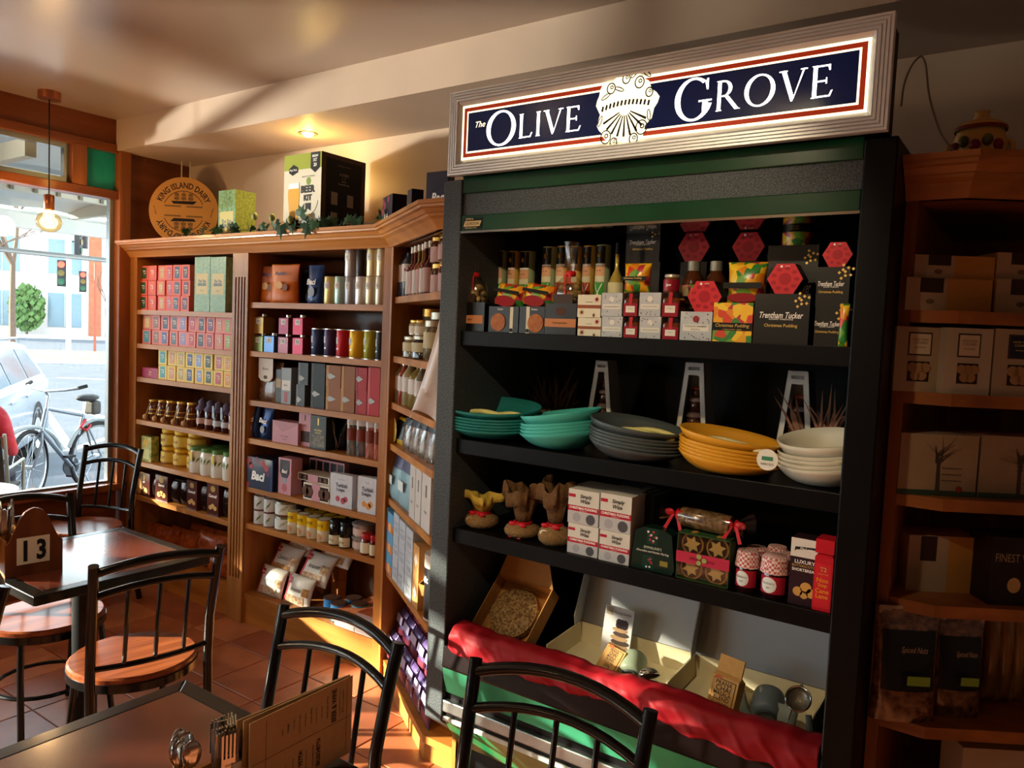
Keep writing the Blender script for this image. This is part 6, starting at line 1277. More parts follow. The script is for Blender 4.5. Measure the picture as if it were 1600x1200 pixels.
# mince pies
x, w_, h = fit(1059, 1142, 838, YD-.005, Z3); o = rig('mince_pie_box', 'clear-fronted green box of four star mince pies', 'box'); q = w_/2; GRB = mat('#2a4a26', .4)
MB().box(-q, .045, 0, q, .05, h).box(-q, 0, 0, -q+.002, .05, h).box(q-.002, 0, 0, q, .05, h).box(-q, 0, 0, q, .05, .002).box(-q, 0, h-.003, q, .05, h).build('tray', GRB, o)
PIE = mat('#b5813e', .7, noise=.2, scale=80); STAR = mat('#d8b070', .7)
for sx_ in (-1, 1):
    for sz_ in (0, 1):
        c = (sx_*q*.48, .028, h*(.24+.52*sz_)); r_ = q*.43
        pie = MB(); n = 24; ri = [(r_*math.cos(2*math.pi*k/n)*(1+.0), r_*math.sin(2*math.pi*k/n)) for k in range(n)]
        pie.slab([(c[0]+p, c[2]+s) for p, s in ri], .014, .042); pb2 = pie.build('mince_pie', PIE, o); MB().slab([(c[0]+p*.84, c[2]+s*.84) for p, s in ri], .0132, .0142).build('filling', CHOC, pb2); st_ = []
        for k in range(12): rr_ = r_*(.78 if k % 2 == 0 else .42); st_.append((c[0]+rr_*math.cos(k*math.pi/6+.26), c[2]+rr_*math.sin(k*math.pi/6+.26)))
        MB().slab(st_, .010, .0134).build('pastry_star', STAR, pb2)
MB().box(-q+.002, .0006, .002, q-.002, .0014, h-.003).build('clear_front', CELLO, o); rb = MB().box(-q-.001, -.0014, h*.36, q+.001, -.0004, h*.60).build('paper_band', mat('#b02a44', .45), o); letters(rb, 'Mince Tarts', 0, -.0024, h*.48, h*.08, mat('#5a1424'), maxw=q*1.5, shear=.3)
for k in range(3): disc(rb, -.004+.01*math.cos(2.1*k), h*.48+.01*math.sin(2.1*k), .007, mat('#8a9a5a'), y=-.0026, name='holly_print', n=10)
put(o, x, YD-.005, Z3, 0); hpie = h
# cellophane log
x, w_, h = fit(1068, 1150, 800, 2.06, Z3+hpie); t = rig('panforte_log', 'cellophane wrapped nut log tied with red bows', 'sweet'); L_2 = .075
MB().tube([(-L_2, 0, .03), (-L_2*.5, 0, .03), (L_2*.5, 0, .03), (L_2, 0, .03)], [.027, .029, .029, .027], 14).build('nut_log', mat('#4a3020', .5, h2='#8a6a44', scale=70, bump=.4), t, smooth=50)
ce = [(-.125, .042), (-.105, .026), (-.088, .012), (-.078, .026), (-.05, .032), (.05, .032), (.078, .026), (.088, .012), (.105, .026), (.125, .042)]
MB().tube([(p, 0, .033) for p, r_ in ce], [r_ for p, r_ in ce], 16, cap=False).build('cellophane', CELLO, t, smooth=30)
for s_ in (-1, 1):
    b = MB().tube([(s_*.088, .014*math.cos(k*.785), .033+.014*math.sin(k*.785)) for k in range(8)], .004, 6, close=True)
    for d_ in (-1, 1): b.ball((s_*.088+d_*.018, -.018, .04), .015, 8, sy=.35, sz=.7); b.add([(s_*.088+d_*.002, -.02, .035), (s_*.088+d_*.010, -.02, .037), (s_*.088+d_*.03, -.03, -.005), (s_*.088+d_*.02, -.03, -.008)], [(0, 1, 2, 3)])
    b.build('ribbon_bow', RIB, t, smooth=50)
put(t, x, 2.045, Z3+hpie+.001, R(-6)); 
# gingham jam jars
GING = None
def gingham():
    m = bpy.data.materials.new('gingham'); m.use_nodes = True; nt = m.node_tree; N = nt.nodes; L = nt.links; b = N['Principled BSDF']; tc = N.new('ShaderNodeTexCoord'); ck = N.new('ShaderNodeTexChecker'); ck.inputs['Scale'].default_value = 150; ck.inputs[1].default_value = lin('#b0525a'); ck.inputs[2].default_value = lin('#d9c9c2'); L.new(tc.outputs['Object'], ck.inputs[0]); L.new(ck.outputs[0], b.inputs['Base Color']); b.inputs['Roughness'].default_value = .8; return m
GING = gingham()
for i, (a, b_, yt, Y, nm) in enumerate(((1145, 1184, 863, 2.0, 'front left'), (1184, 1230, 872, 1.992, 'front right'), (1160, 1196, 857, 2.08, 'rear left'), (1194, 1228, 856, 2.09, 'rear right'), (1208, 1240, 866, 2.075, 'half hidden at right'))):
    x, w_, h = fit(a, b_, yt, Y, Z3); t = rig('jam_jar', 'dark jam jar with red gingham cap, '+nm, 'jar', 'gingham-capped jam jars'); r_ = w_/2*.9
    MB().lathe([(.001, 0), (r_*.9, 0), (r_, .006), (r_, h*.62), (r_*.85, h*.7)], 20).build('glass', mat('#26080e', .08, coat=.7), t, smooth=50)
    MB().grid(lambda u, v: ((r_*(1.02+.10*(1-v)*(1+.25*math.sin(2*math.pi*u*11))))*math.cos(2*math.pi*u), (r_*(1.02+.10*(1-v)*(1+.25*math.sin(2*math.pi*u*11))))*math.sin(2*math.pi*u), h*(.60+.34*v+.05*(1-abs(2*v-1))*0)), 44, 4, closeu=True).lathe([(r_*1.02, h*.94), (r_*.9, h), (.001, h*1.005)], 22, cap=False).build('cloth_cap', GING, t, smooth=60)
    MB().lathe([(r_*1.06, h*.755), (r_*1.08, h*.765), (r_*1.06, h*.775)], 20, cap=False).build('string', RIB, t)
    lb = MB().grid(lambda u, v: ((r_+.0006)*math.cos(-2.6+2.2*u), (r_+.0006)*math.sin(-2.6+2.2*u), h*(.12+.42*v)), 12, 1).build('label_panel', mat('#a01c30', .4), t, smooth=60)
    MB().grid(lambda u, v: ((r_+.0014)*math.cos(-1.75+.62*(2*u-1)), (r_+.0014)*math.sin(-1.75+.62*(2*u-1)), h*(.33+.19*math.sqrt(max(0, 1-(2*u-1)**2))*(2*v-1))), 16, 1).build('oval_label', mat('#d3d6d2', .5), lb); letters_cyl(lb, 'Blackberry', r_+.0022, h*.37, h*.07, INK, .9, ang0=-1.75); letters_cyl(lb, 'Jam', r_+.0022, h*.27, h*.06, INK, .5, ang0=-1.75); put(t, x, Y+r_, Z3)
x, w_, h = fit(1237, 1287, 843, YD, Z3); o = carton('shortbread_box', 'white and maroon luxury butterscotch shortbread box', 'box', w_, h, .06, mat('#2c1a22', .3, coat=.2)); put(o, x, YD, Z3); panel(o, -w_*.5, h*.72, w_*.5, h*.999, mat('#cfc9c2', .4), name='white_top'); MB().slab([(-w_*.38, h*.80), (-w_*.32, h*.83), (w_*.38, h*.86), (w_*.4, h*.90), (w_*.3, h*.89), (-w_*.36, h*.87)], -.0018, -.0008).build('logo', INK, o)
letters(o, 'MacLean', 0, -.0024, h*.853, h*.035, TXW, maxw=w_*.6); letters(o, 'LUXURY', -.002, -.0012, h*.65, h*.055, TXW, maxw=w_*.75, bold=.01); letters(o, 'BUTTERSCOTCH', -.002, -.0012, h*.59, h*.035, TXG, maxw=w_*.8); letters(o, 'SHORTBREAD', -.002, -.0012, h*.53, h*.045, TXW, maxw=w_*.8, bold=.01)
for q_, v_, r_ in ((-.2, .2, .012), (.05, .27, .014), (.22, .2, .012), (0, .16, .01)): disc(o, q_*w_, v_*h, r_, mat('#c0904a', .5), name='biscuit_print')
x, w_, h = fit(1273.5, 1303, 870, YD-.012, Z3); o = carton('tea_bonbon_box', 'bright red tea box shaped like a bonbon at right end', 'tea box', w_, h*.98, .06, mat('#b81a28', .35)); put(o, x, YD-.012, Z3)
hh = h*.98; MB().add([(-w_*.5, 0, hh), (w_*.5, 0, hh), (w_*.5, .06, hh), (-w_*.5, .06, hh), (-w_*.34, .01, hh+.010), (w_*.34, .01, hh+.010), (w_*.34, .05, hh+.010), (-w_*.34, .05, hh+.010)], [(0, 1, 5, 4), (1, 2, 6, 5), (2, 3, 7, 6), (3, 0, 4, 7)]).box(-w_*.5, 0, hh+.010, w_*.5, .06, hh+.045).build('flared_top', mat('#b81a28', .35), o)
letters(o, 'T2', .0, -.0012, hh*.78, hh*.08, TXG, bold=.02); letters(o, 'CHRISTMAS', 0, -.0012, hh*.69, hh*.025, TXG, maxw=w_*.7)
for k, s_ in enumerate(('Nox', 'Stop', 'Cane', 'Lane')): letters(o, s_, 0, -.0012, hh*(.58-.10*k), hh*.085, mat('#d88a2a', .4), maxw=w_*.75, bold=.02)
panel(o, -w_*.42, hh*.06, w_*.42, hh*.88, mat('#c8242e', .35), y=.0003, name='front_print')

# ------------------------------------------------------------------ well: gift boxes on red cloth
ZW = .52
def clw(u, v):
    x = FX0+.10+(FX1-.076-FX0-.10)*u; k = (math.sin(u*37+3*v)*.005+math.sin(u*83+1-5*v)*.0035+math.sin(u*141+7*v)*.002+math.sin(u*13)*.004)*(.5+.9*abs(math.sin(u*7+1)))
    if v < .35: y, z = 2.05-(2.05-1.965)*(v/.35), .640+.004*math.sin(u*20+v*9)-.06*max(0, (.12-v)/.12)
    else:
        s = (v-.35)/.65; k2 = math.sin(u*58+4*s)*.004+max(0, math.sin(u*97-6*s))**3*.006; y, z = 1.965-.020*min(1, s*3)-k2*min(1, 2*s), .640-.074*s*(1+.10*math.sin(u*9)+.05*math.sin(u*47))
    return (x, y, z+k*.35)
o = MB().grid(clw, 260, 16).build('red_cloth', mat('#94121e', .55, noise=.15, scale=8), smooth=80); tag(o, 'crumpled red satin cloth draped over the fridge well edge', 'cloth'); s_ = o.modifiers.new('solid', 'SOLIDIFY'); s_.thickness = .0015
# kraft tray with seeded disc
def seedbox(label, px_, py_, Y, z, w_, d_, rz, tilt, seed):
    p = aty(px_, py_, Y); t = rig('seed_disc_box', label, 'box', 'kraft boxes with seeded discs'); hh = .055; e = .003
    b = MB().box(-w_/2, -d_/2, 0, w_/2, d_/2, e).box(-w_/2, -d_/2, 0, w_/2, -d_/2+e, hh).box(-w_/2, d_/2-e, 0, w_/2, d_/2, hh).box(-w_/2, -d_/2, 0, -w_/2+e, d_/2, hh).box(w_/2-e, -d_/2, 0, w_/2, d_/2, hh).build('tray', mat('#a8763c', .7, noise=.12, scale=40), t)
    MB().add([(-w_/2, d_/2, hh), (w_/2, d_/2, hh), (w_/2-.03, d_/2+.07, hh+.05), (-w_/2+.03, d_/2+.07, hh+.05)], [(0, 1, 2, 3)]).build('rear_flap', mat('#a8763c', .7, noise=.12, scale=40), t)
    MB().lathe([(.001, .004), (.082, .004), (.092, .012), (.092, .034), (.082, .042), (.001, .044)], 30).build('seed_disc', mat('#a88a5c', .6, h2='#6a4424', scale=130, bump=.5, detail=1), t, smooth=40)
    MB().grid(lambda u, v: (.097*v*math.cos(6.283*u), .097*v*math.sin(6.283*u), .047+.003*math.sin(u*40+v*20)*v-.03*max(0, v-.9)*10), 30, 8, closeu=True).build('cellophane', CELLO, t, smooth=20)
    t.location = (p.x, Y, z); t.rotation_euler = (tilt, 0, rz)
seedbox('kraft box with seeded disc, tilted at front left of well', 808, 960, 2.14, .655, .235, .225, R(-4), R(46), 1)
seedbox('kraft box with seeded disc at the rear left of well', 722, 905, 2.30, .64, .23, .22, R(-4), R(22), 2)
cb = pouch('cellophane_wrap', 'loose clear cellophane beside the kraft box', 'packaging', .05, .07, .03, CELLO, seed=3, crinkle=.08); put(cb, aty(850, 985, 2.03).x, 2.04, .55)
GB = mat('#b9bdbf', .55); KIN = mat('#cfc4a2', .6)
def giftbox(label, xl, xr, ytop, bk):
    A = aty(xl, 1000, 2.22); B = aty(xr, 1040, 2.22); zt_ = aty((xl+xr)/2, ytop, 2.30).z; x, w_ = (A.x+B.x)/2, (B.x-A.x); t = rig('white_gift_box', label, 'gift box', 'open white chai gift boxes'); hw = w_/2
    MB().box(-hw, .0, 0, hw, .22, .003).box(-hw, 0, 0, -hw+.003, .22, .075).box(hw-.003, 0, 0, hw, .22, .075).box(-hw, 0, 0, hw, .003, .045).box(-hw, .217, 0, hw, .22, .075).build('tray', KIN, t)
    zl = zt_-ZW-.02
    MB().add([(-hw, .222, .075), (hw, .222, .075), (hw, .30, zl), (-hw, .30, zl), (-hw, .225, .075), (hw, .225, .075), (hw, .303, zl), (-hw, .303, zl)], [(0, 1, 2, 3), (7, 6, 5, 4), (0, 3, 7, 4), (1, 5, 6, 2), (3, 2, 6, 7)]).build('lid', GB, t)
    pts = [(.075, .222), (.10, .16), (zl*.9, .22), (zl, .30)]
    MB().add([(-hw, .222, .08), (-hw+.01, .16, .085), (-hw+.01, .155, .12), (-hw+.01, .215, zl-.03), (-hw+.005, .235, zl-.01), (-hw, .30, zl)], [(0, 1, 2, 3, 4, 5)]).build('lid_flap', mat('#a4a8aa', .55), t).modifiers.new('s', 'SOLIDIFY').thickness = .003
    if bk: MB().add([(hw, .222, .08), (hw+.004, .17, .1), (hw+.004, .215, zl-.03), (hw, .30, zl)], [(3, 2, 1, 0)]).build('lid_flap', mat('#a4a8aa', .55), t).modifiers.new('s', 'SOLIDIFY').thickness = .003
    t.location = (x, 2.055, ZW+.042); t.rotation_euler = (R(4), 0, 0); return x, w_
gx, gw = giftbox('open white gift box with recipe booklet, left one', 895, 1078, 915, True)
hx, hw2 = giftbox('open white gift box nearest the fridge corner, right one', 1078, 1292, 960, False)
# booklet
A = aty(960, 985, 2.20); o = carton('recipe_booklet', 'white recipe booklet with pancake stack cover', 'booklet', .105, .15, .004, mat('#c6c4c2', .4)); put(o, A.x, 2.205, .60, R(-3), R(-10)); letters(o, 'The recipe booklet', .012, -.0012, .132, .012, INK, maxw=.065, shear=.2); panel(o, -.048, .12, -.022, .145, mat('#a89a80'), name='logo_print'); letters(o, 'CHAI', -.035, -.0016, .132, .007, INK)
for k in range(5): disc(o, .01+.006*(k % 2), .028+.013*k, .036-.002*k, mat(['#9a7a54', '#3a2a20'][k % 2], .6), name='pancake_print', sz=.28, y=-.0002*k)
for k in range(6): disc(o, .004+.011*(k % 3), .095+.009*(k//3), .011, mat('#2a1a20', .3), y=-.0012, name='berry_print')
KRB = mat('#b58a50', .7, noise=.1, scale=50)
def chai(label, x, y, z, w_, h, rx, rz, fold):
    t = rig('chai_bag', label, 'bag', 'kraft chai bags'); MB().box(-w_/2, 0, 0, w_/2, .035, h*.68).add([(-w_/2, 0, h*.68), (w_/2, 0, h*.68), (w_/2, .035, h*.68), (-w_/2, .035, h*.68), (-w_*.46, .015, h*.74), (w_*.46, .015, h*.74), (w_*.46, .02, h*.74), (-w_*.46, .02, h*.74)], [(0, 1, 5, 4), (1, 2, 6, 5), (2, 3, 7, 6), (3, 0, 4, 7), (4, 5, 6, 7)]).build('bag', KRB, t)
    if fold: MB().box(-w_*.46, .012, h*.74, w_*.46, .018, h*1.02).build('rolled_top', KRB, t)
    lb = panel(t, -w_*.42, h*.04, w_*.42, h*.64, INK, name='print_frame'); panel(lb, -w_*.40, -h*.288, w_*.40, h*.288, KRB, y=-.0008, name='print_ground')
    for k, (s2, hh_) in enumerate((('PRANA', .07), ('CHAI', .09), ('MASALA', .065), ('BLEND', .07), ('ALL NATURAL', .04), ('250g', .11))):
        letters(lb, s2, 0, -.0018, h*(.24, .155, .07, -.005, -.08, -.18)[k], h*hh_, INK, maxw=w_*.70, bold=.015)
    disc(lb, -w_*.25, h*.32, .012, mat('#b0522c'), y=-.001, sz=.4, name='sticker'); put(t, x, y, z, rz, rx); return t
A = aty(1128, 1060, 2.10); chai('kraft chai bag with rolled top in right gift box', A.x, 2.075, .565, .085, .17, R(-18), R(-14), True)
A = aty(938, 1040, 2.06); chai('kraft chai bag lying in left gift box', A.x, 2.085, .592, .085, .12, R(-38), R(-22), False)
def mug(label, px_, py_, Y, c, r_, tp):
    A = aty(px_, py_, Y); t = rig('stoneware_mug', label, 'mug', 'stoneware mugs'); MB().lathe([(.001, 0), (r_*.8, 0), (r_, r_*.25), (r_, r_*1.5), (r_*.93, r_*1.75), (r_*.6, r_*1.92), (.001, r_*1.95)], 28).build('body', mat(c, .35, noise=.1, scale=20), t, smooth=60)
    MB().lathe([(r_*.55, -.003), (r_*.6, -.006), (r_*.7, -.002)], 24, cap=False).build('foot_ring', mat('#3a4044', .4), t, smooth=60)
    t.location = (A.x, Y, A.z); t.rotation_euler = tp
mug('grey stoneware mug lying among tissue in right gift box', 1197, 1120, 2.115, '#59636a', .044, (R(-62), R(-20), 0)); mug('sage stoneware mug lying in left gift box', 985, 1055, 2.10, '#7f8a74', .04, (R(-60), R(-25), 0))
for k, (px_, py_) in enumerate(((1160, 1090), (1228, 1090), (1195, 1040))):
    A = aty(px_, py_, 2.12); t = pouch('tissue_paper', 'crumpled grey tissue %s the grey mug' % ['left of', 'right of', 'above'][k], 'tissue', .06, .075 if k < 2 else .03, .04, mat('#7f877f', .8, bump=.3, scale=60), 'crumpled grey tissue', 'pillow', seed=80+k, crinkle=.12); put(t, A.x, 2.13+(.02 if k == 2 else 0), .565+(.06 if k == 2 else 0), 0, 0, R(20*(k-1)))
MESHM = mat('#7a7468', .4, .5, h2='#4a463c', scale=400)
def strainer(label, px_, py_, Y, rot):
    A = aty(px_, py_, Y); t = rig('tea_strainer', label, 'strainer', 'steel tea strainers'); MB().tube([(.032*math.cos(2*math.pi*k/24), 0, .032*math.sin(2*math.pi*k/24)) for k in range(24)], .0028, 6, close=True).build('rim', CHROME, t, smooth=60)
    MB().grid(lambda u, v: (.031*math.cos(6.283*u)*math.cos(v*1.5), .022*math.sin(v*1.5), .031*math.sin(6.283*u)*math.cos(v*1.5)), 24, 6, closeu=True).build('mesh_basket', MESHM, t, smooth=60)
    MB().tube([(-.008, 0, -.032), (-.009, -.003, -.075), (-.005, -.003, -.082), (.005, -.003, -.082), (.009, -.003, -.075), (.008, 0, -.032)], .002, 6).build('handle', CHROME, t, smooth=60); MB().tube([(-.004, 0, .033), (0, .004, .042), (.004, 0, .033)], .0018, 6).build('rest_loop', CHROME, t); t.location = A; t.rotation_euler = rot
strainer('steel tea strainer with wire handle in right gift box', 1247, 1092, 2.06, (R(-35), 0, R(-5))); strainer('steel tea strainer on the cup in left gift box', 1014, 1056, 2.06, (R(-55), R(160), R(20)))
A = aty(1262, 1135, 2.06); o = MB().tube([(0, 0, .05), (.012, -.01, 0)], [.008, .01], 8).build('teaspoon', mat('#4a5052', .4)); tag(o, 'grey spoon handle beside the right strainer', 'spoon'); o.location = (A.x, A.y, A.z-.02)
cu = rig('steel_cup', 'small steel cup under the left strainer', 'cup'); MB().lathe([(.001, 0), (.024, 0), (.029, .045), (.027, .045), (.022, .003), (.001, .003)], 20).build('cup', CHROME, cu, smooth=40); A = aty(1012, 1100, 2.06); put(cu, A.x, 2.085, .556)
for k, (px_, py_) in enumerate(((1068, 1075), (905, 1010))):
    A = aty(px_, py_, 2.08); t = pouch('spice_sachet', 'clear spice sachet with cream tag, %s gift box' % ('between the two' if k == 0 else 'left of the left'), 'sachet', .06, .05, .03, mat('#4a3428', .3, h2='#c9bd9a', scale=50), 'clear spice sachets', 'pillow', seed=90+k, crinkle=.06); put(t, A.x, 2.075, .56, 0, R(-30))
# ================================================================== goods on the shade-darkened right hand shelves
EA = R(33); EO = Vector((-.183, 2.10, 0)); EU = Vector((math.cos(EA), math.sin(EA), 0)); EI = Vector((-math.sin(EA), math.cos(EA), 0))
def fite(xl, xr, yt, ins, zb):
    O = EO+EI*ins; out = []
    for x_ in (xl, xr):
        d = ray(x_, yt); c0 = Vector((0, 0, CAM_H)); t_ = (O-c0).dot(EI)/d.dot(EI); q = c0+d*t_; out.append(((q-EO).dot(EU), q.z))
    return (out[0][0]+out[1][0])/2, out[1][0]-out[0][0], (out[0][1]+out[1][1])/2-zb
def pute(o, s, ins, zb, rx=0, drz=0):
    q = EO+EU*s+EI*ins; o.location = (q.x, q.y, zb); o.rotation_euler = (rx, 0, EA+drz); return o
WHITE_SHADED = mat('#8f7a64', .6); KE = mat('#9a6c30', .6)  # white card darkened, the shade of these shelves is in its colour
def notch(label, a, b_, yt, zb, ins, split):
    s, w_, h = fite(a, b_, yt, ins, zb); o = carton('biscuit_gift_box', label, 'box', w_, h-.001, .12, KE, 'notched gift boxes'); pute(o, s, ins, zb); p = panel(o, -w_/2, 0, -w_/2+w_*split, h-.001, WHITE_SHADED, name='white_sleeve'); win(p, -w_*split*.16, h*.05, w_*split*.5*.8, h*.49, mat('#2a1810', .4), y=-.0008); disc(p, w_*split*.1, -h*.22, .010, mat('#5a4634'), y=-.0008, sz=.6); return h
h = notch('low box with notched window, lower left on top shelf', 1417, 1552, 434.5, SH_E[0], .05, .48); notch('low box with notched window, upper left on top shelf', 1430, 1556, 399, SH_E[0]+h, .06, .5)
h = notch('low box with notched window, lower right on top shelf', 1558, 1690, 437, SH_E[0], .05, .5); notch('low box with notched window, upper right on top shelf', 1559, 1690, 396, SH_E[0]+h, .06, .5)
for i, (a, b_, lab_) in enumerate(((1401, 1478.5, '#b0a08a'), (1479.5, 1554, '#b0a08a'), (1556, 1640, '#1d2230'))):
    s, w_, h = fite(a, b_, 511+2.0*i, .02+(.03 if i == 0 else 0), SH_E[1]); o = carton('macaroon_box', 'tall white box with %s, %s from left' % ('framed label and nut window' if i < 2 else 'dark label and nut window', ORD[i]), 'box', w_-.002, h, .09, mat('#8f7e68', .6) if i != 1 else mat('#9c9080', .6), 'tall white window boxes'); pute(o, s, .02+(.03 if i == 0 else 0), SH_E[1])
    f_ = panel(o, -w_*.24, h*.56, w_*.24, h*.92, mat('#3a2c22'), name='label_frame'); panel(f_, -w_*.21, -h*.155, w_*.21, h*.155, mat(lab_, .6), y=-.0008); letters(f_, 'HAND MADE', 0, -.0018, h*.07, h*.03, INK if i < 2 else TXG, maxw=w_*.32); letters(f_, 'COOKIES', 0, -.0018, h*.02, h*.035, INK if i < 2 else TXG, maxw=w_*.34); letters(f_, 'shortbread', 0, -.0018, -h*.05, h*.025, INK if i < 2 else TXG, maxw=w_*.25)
    wn = win(o, -w_*.22, h*.16, w_*.22, h*.47, mat('#2a1810', .3))
    for k in range(5): disc(wn, w_*(-.13+.065*k), h*(.06*(-1)**k), w_*.1, mat('#8a6a48', .6), y=-.0008, name='biscuit', t=.003)
for i, (a, b_) in enumerate(((1408, 1532), (1535, 1660))):
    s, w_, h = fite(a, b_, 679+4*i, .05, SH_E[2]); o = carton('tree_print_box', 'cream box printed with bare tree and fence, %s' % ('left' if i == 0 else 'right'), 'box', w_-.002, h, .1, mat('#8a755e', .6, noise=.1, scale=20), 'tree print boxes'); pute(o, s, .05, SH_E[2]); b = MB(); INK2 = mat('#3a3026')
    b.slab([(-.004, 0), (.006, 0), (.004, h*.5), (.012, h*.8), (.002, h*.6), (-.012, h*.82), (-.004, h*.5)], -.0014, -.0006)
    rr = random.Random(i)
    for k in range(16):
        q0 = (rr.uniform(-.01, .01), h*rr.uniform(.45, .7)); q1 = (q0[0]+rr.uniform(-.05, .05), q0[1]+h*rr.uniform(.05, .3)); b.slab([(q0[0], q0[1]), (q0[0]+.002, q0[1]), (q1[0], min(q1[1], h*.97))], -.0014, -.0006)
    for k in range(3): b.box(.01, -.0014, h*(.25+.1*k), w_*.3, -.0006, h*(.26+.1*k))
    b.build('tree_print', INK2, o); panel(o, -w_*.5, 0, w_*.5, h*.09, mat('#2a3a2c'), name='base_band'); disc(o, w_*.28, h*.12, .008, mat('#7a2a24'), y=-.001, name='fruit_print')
s, w_, h = fite(1421, 1530, 838, .12, SH_E[3]); o = carton('biscuit_gift_box', 'single low notched box alone on fourth shelf', 'box', w_, h, .1, KE, 'notched gift boxes'); pute(o, s, .12, SH_E[3]); p = panel(o, -w_/2, 0, w_*.08, h, WHITE_SHADED, name='white_sleeve'); win(p, -.02, h*.05, .02, h*.49, mat('#2a1810', .4), y=-.0008)
s, w_, h = fite(1552, 1680, 842, .04, SH_E[3]); o = carton('walnut_box', 'dark brown box of finest walnuts at photo edge', 'box', w_, h, .1, mat('#1c120e', .4)); pute(o, s, .04, SH_E[3]); letters(o, 'FINEST WALNUTS', -.01, -.0012, h*.7, h*.12, WHITE_SHADED, maxw=w_*.8)
for k in range(3): disc(o, w_*(-.2+.28*k), h*.3, .016, mat('#a08050', .6), sz=1.2, name='walnut_print')
for i, (a, b_, yt, ins) in enumerate(((1378, 1482, 953, .02), (1470, 1552, 967, .06))):
    s, w_, h = fite(a, b_, yt, ins, SH_E[4]); t = pouch('nut_pouch', 'clear pouch of spiced nuts with black label, %s' % ('front left' if i == 0 else 'half behind the other'), 'pouch', w_, h, .06, mat('#6a4a30', .12, h2='#3a2216', scale=60, coat=.7), 'clear nut pouches', 'stand', (.2, .8, .28, .80), mat('#14161a', .25), seed=100+i, crinkle=.02); pute(t, s, ins+.03, SH_E[4])
    letters(t, 'Spiced Nuts', 0, -.044, h*.66, h*.07, WHITE_SHADED, maxw=w_*.4, shear=.3); MB().box(-w_*.08, -.046, h*.36, w_*.26, -.044, h*.44).build('green_stripe', mat('#6a8a2a', .5), t); MB().box(-w_*.46, -.004, h*.93, w_*.46, .004, h).build('zip_seal', mat('#8a7a64', .3), t)
for k in range(3):
    s, w_, h = fite(1556+22*k, 1580+22*k, 950, .14, SH_E[4]); t = pouch('pasta_packet', 'tall clear packet of pasta ribbons, %s from left' % ORD[k], 'packet', w_*1.1, h, .05, mat('#8a6a3a', .2, h2='#6a4a24', scale=30, stretch=(2, 2, .3), coat=.4), 'tall pasta packets', 'pillow', seed=110+k, crinkle=.03); pute(t, s, .18, SH_E[4])
s, w_, h = fite(1385, 1455, 946, .16, SH_E[4]); o = carton('kraft_sack', 'plain brown carton behind the nut pouches', 'box', w_, h, .08, mat('#7a5c3c', .7)); pute(o, s, .16, SH_E[4])
s, w_, h = fite(1505, 1640, 1172, .05, SH_E[5]); o = carton('biscuit_gift_box', 'low pale box on the bottom shelf at photo edge', 'box', w_, max(h, .05), .1, WHITE_SHADED, 'notched gift boxes'); pute(o, s, .05, SH_E[5])
# tureen and cable
A = aty(1530, 235, 2.36); t = thing('ceramic_tureen', 'painted yellow ceramic tureen with lid on the dark shelves', 'tureen', (A.x, 2.36, 2.078)); r_ = (aty(1575, 200, 2.36).x-aty(1485, 200, 2.36).x)/2
TUR = mat('#c29a54', .3, noise=.15, scale=10, coat=.3)
MB().lathe([(.001, .02), (r_*.7, .02), (r_*.9, .035), (r_, .06), (r_*.98, .09), (r_*.85, .115), (r_*.84, .125)], 28).build('body', TUR, t, smooth=60); MB().lathe([(r_*.9, .123), (r_*.92, .128), (r_*.8, .14), (r_*.3, .152), (.02, .155), (.016, .165), (.02, .172), (.001, .178)], 28, cap=False).build('lid', TUR, t, smooth=60); MB().lathe([(r_*.93, .121), (r_*.945, .126), (r_*.93, .131)], 28, cap=False).build('rim_line', mat('#7a2c1c', .4), t)
MB().lathe([(r_*.8, 0), (r_*.95, .005), (r_*.95, .018), (r_*.7, .022)], 24).build('stand', BLACK, t, smooth=40)
for s_ in (-1, 1): MB().tube([(s_*r_*.95, 0, .095), (s_*r_*1.12, 0, .085), (s_*r_*1.12, 0, .065), (s_*r_*.97, 0, .055)], .008, 8).build('handle', TUR, t, smooth=60)
for k in range(5):
    a_ = -2.5+.42*k; MB().ball((r_*.985*math.cos(a_), r_*.985*math.sin(a_), .075+.012*(k % 2)), .013, 10, sz=1.2).build('painted_fruit', mat(['#7a2a3a', '#5a5a2a'][k % 2], .4), t, smooth=60)
cp = [aty(1408, 165, 2.3), aty(1412, 130, 2.4), aty(1425, 100, 2.5), aty(1440, 85, 2.55), aty(1447, 100, 2.5), aty(1450, 140, 2.45), aty(1456, 170, 2.4), aty(1470, 210, 2.3), aty(1485, 230, 2.2)]; cp.append(Vector((cp[-1].x+.04, 2.17, 2.082)))
sp_ = []
for i in range(len(cp)-1):
    for k in range(4): sp_.append(cp[i].lerp(cp[i+1], k/4))
for _ in range(2): sp_ = [sp_[0]]+[(sp_[i-1]+sp_[i]*2+sp_[i+1])/4 for i in range(1, len(sp_)-1)]+[sp_[-1]]
o = MB().tube(sp_, .0028, 6).build('power_cable', mat('#7a6a58', .5), smooth=60); tag(o, 'thin grey cable looping from sign to right hand shelves', 'cable')

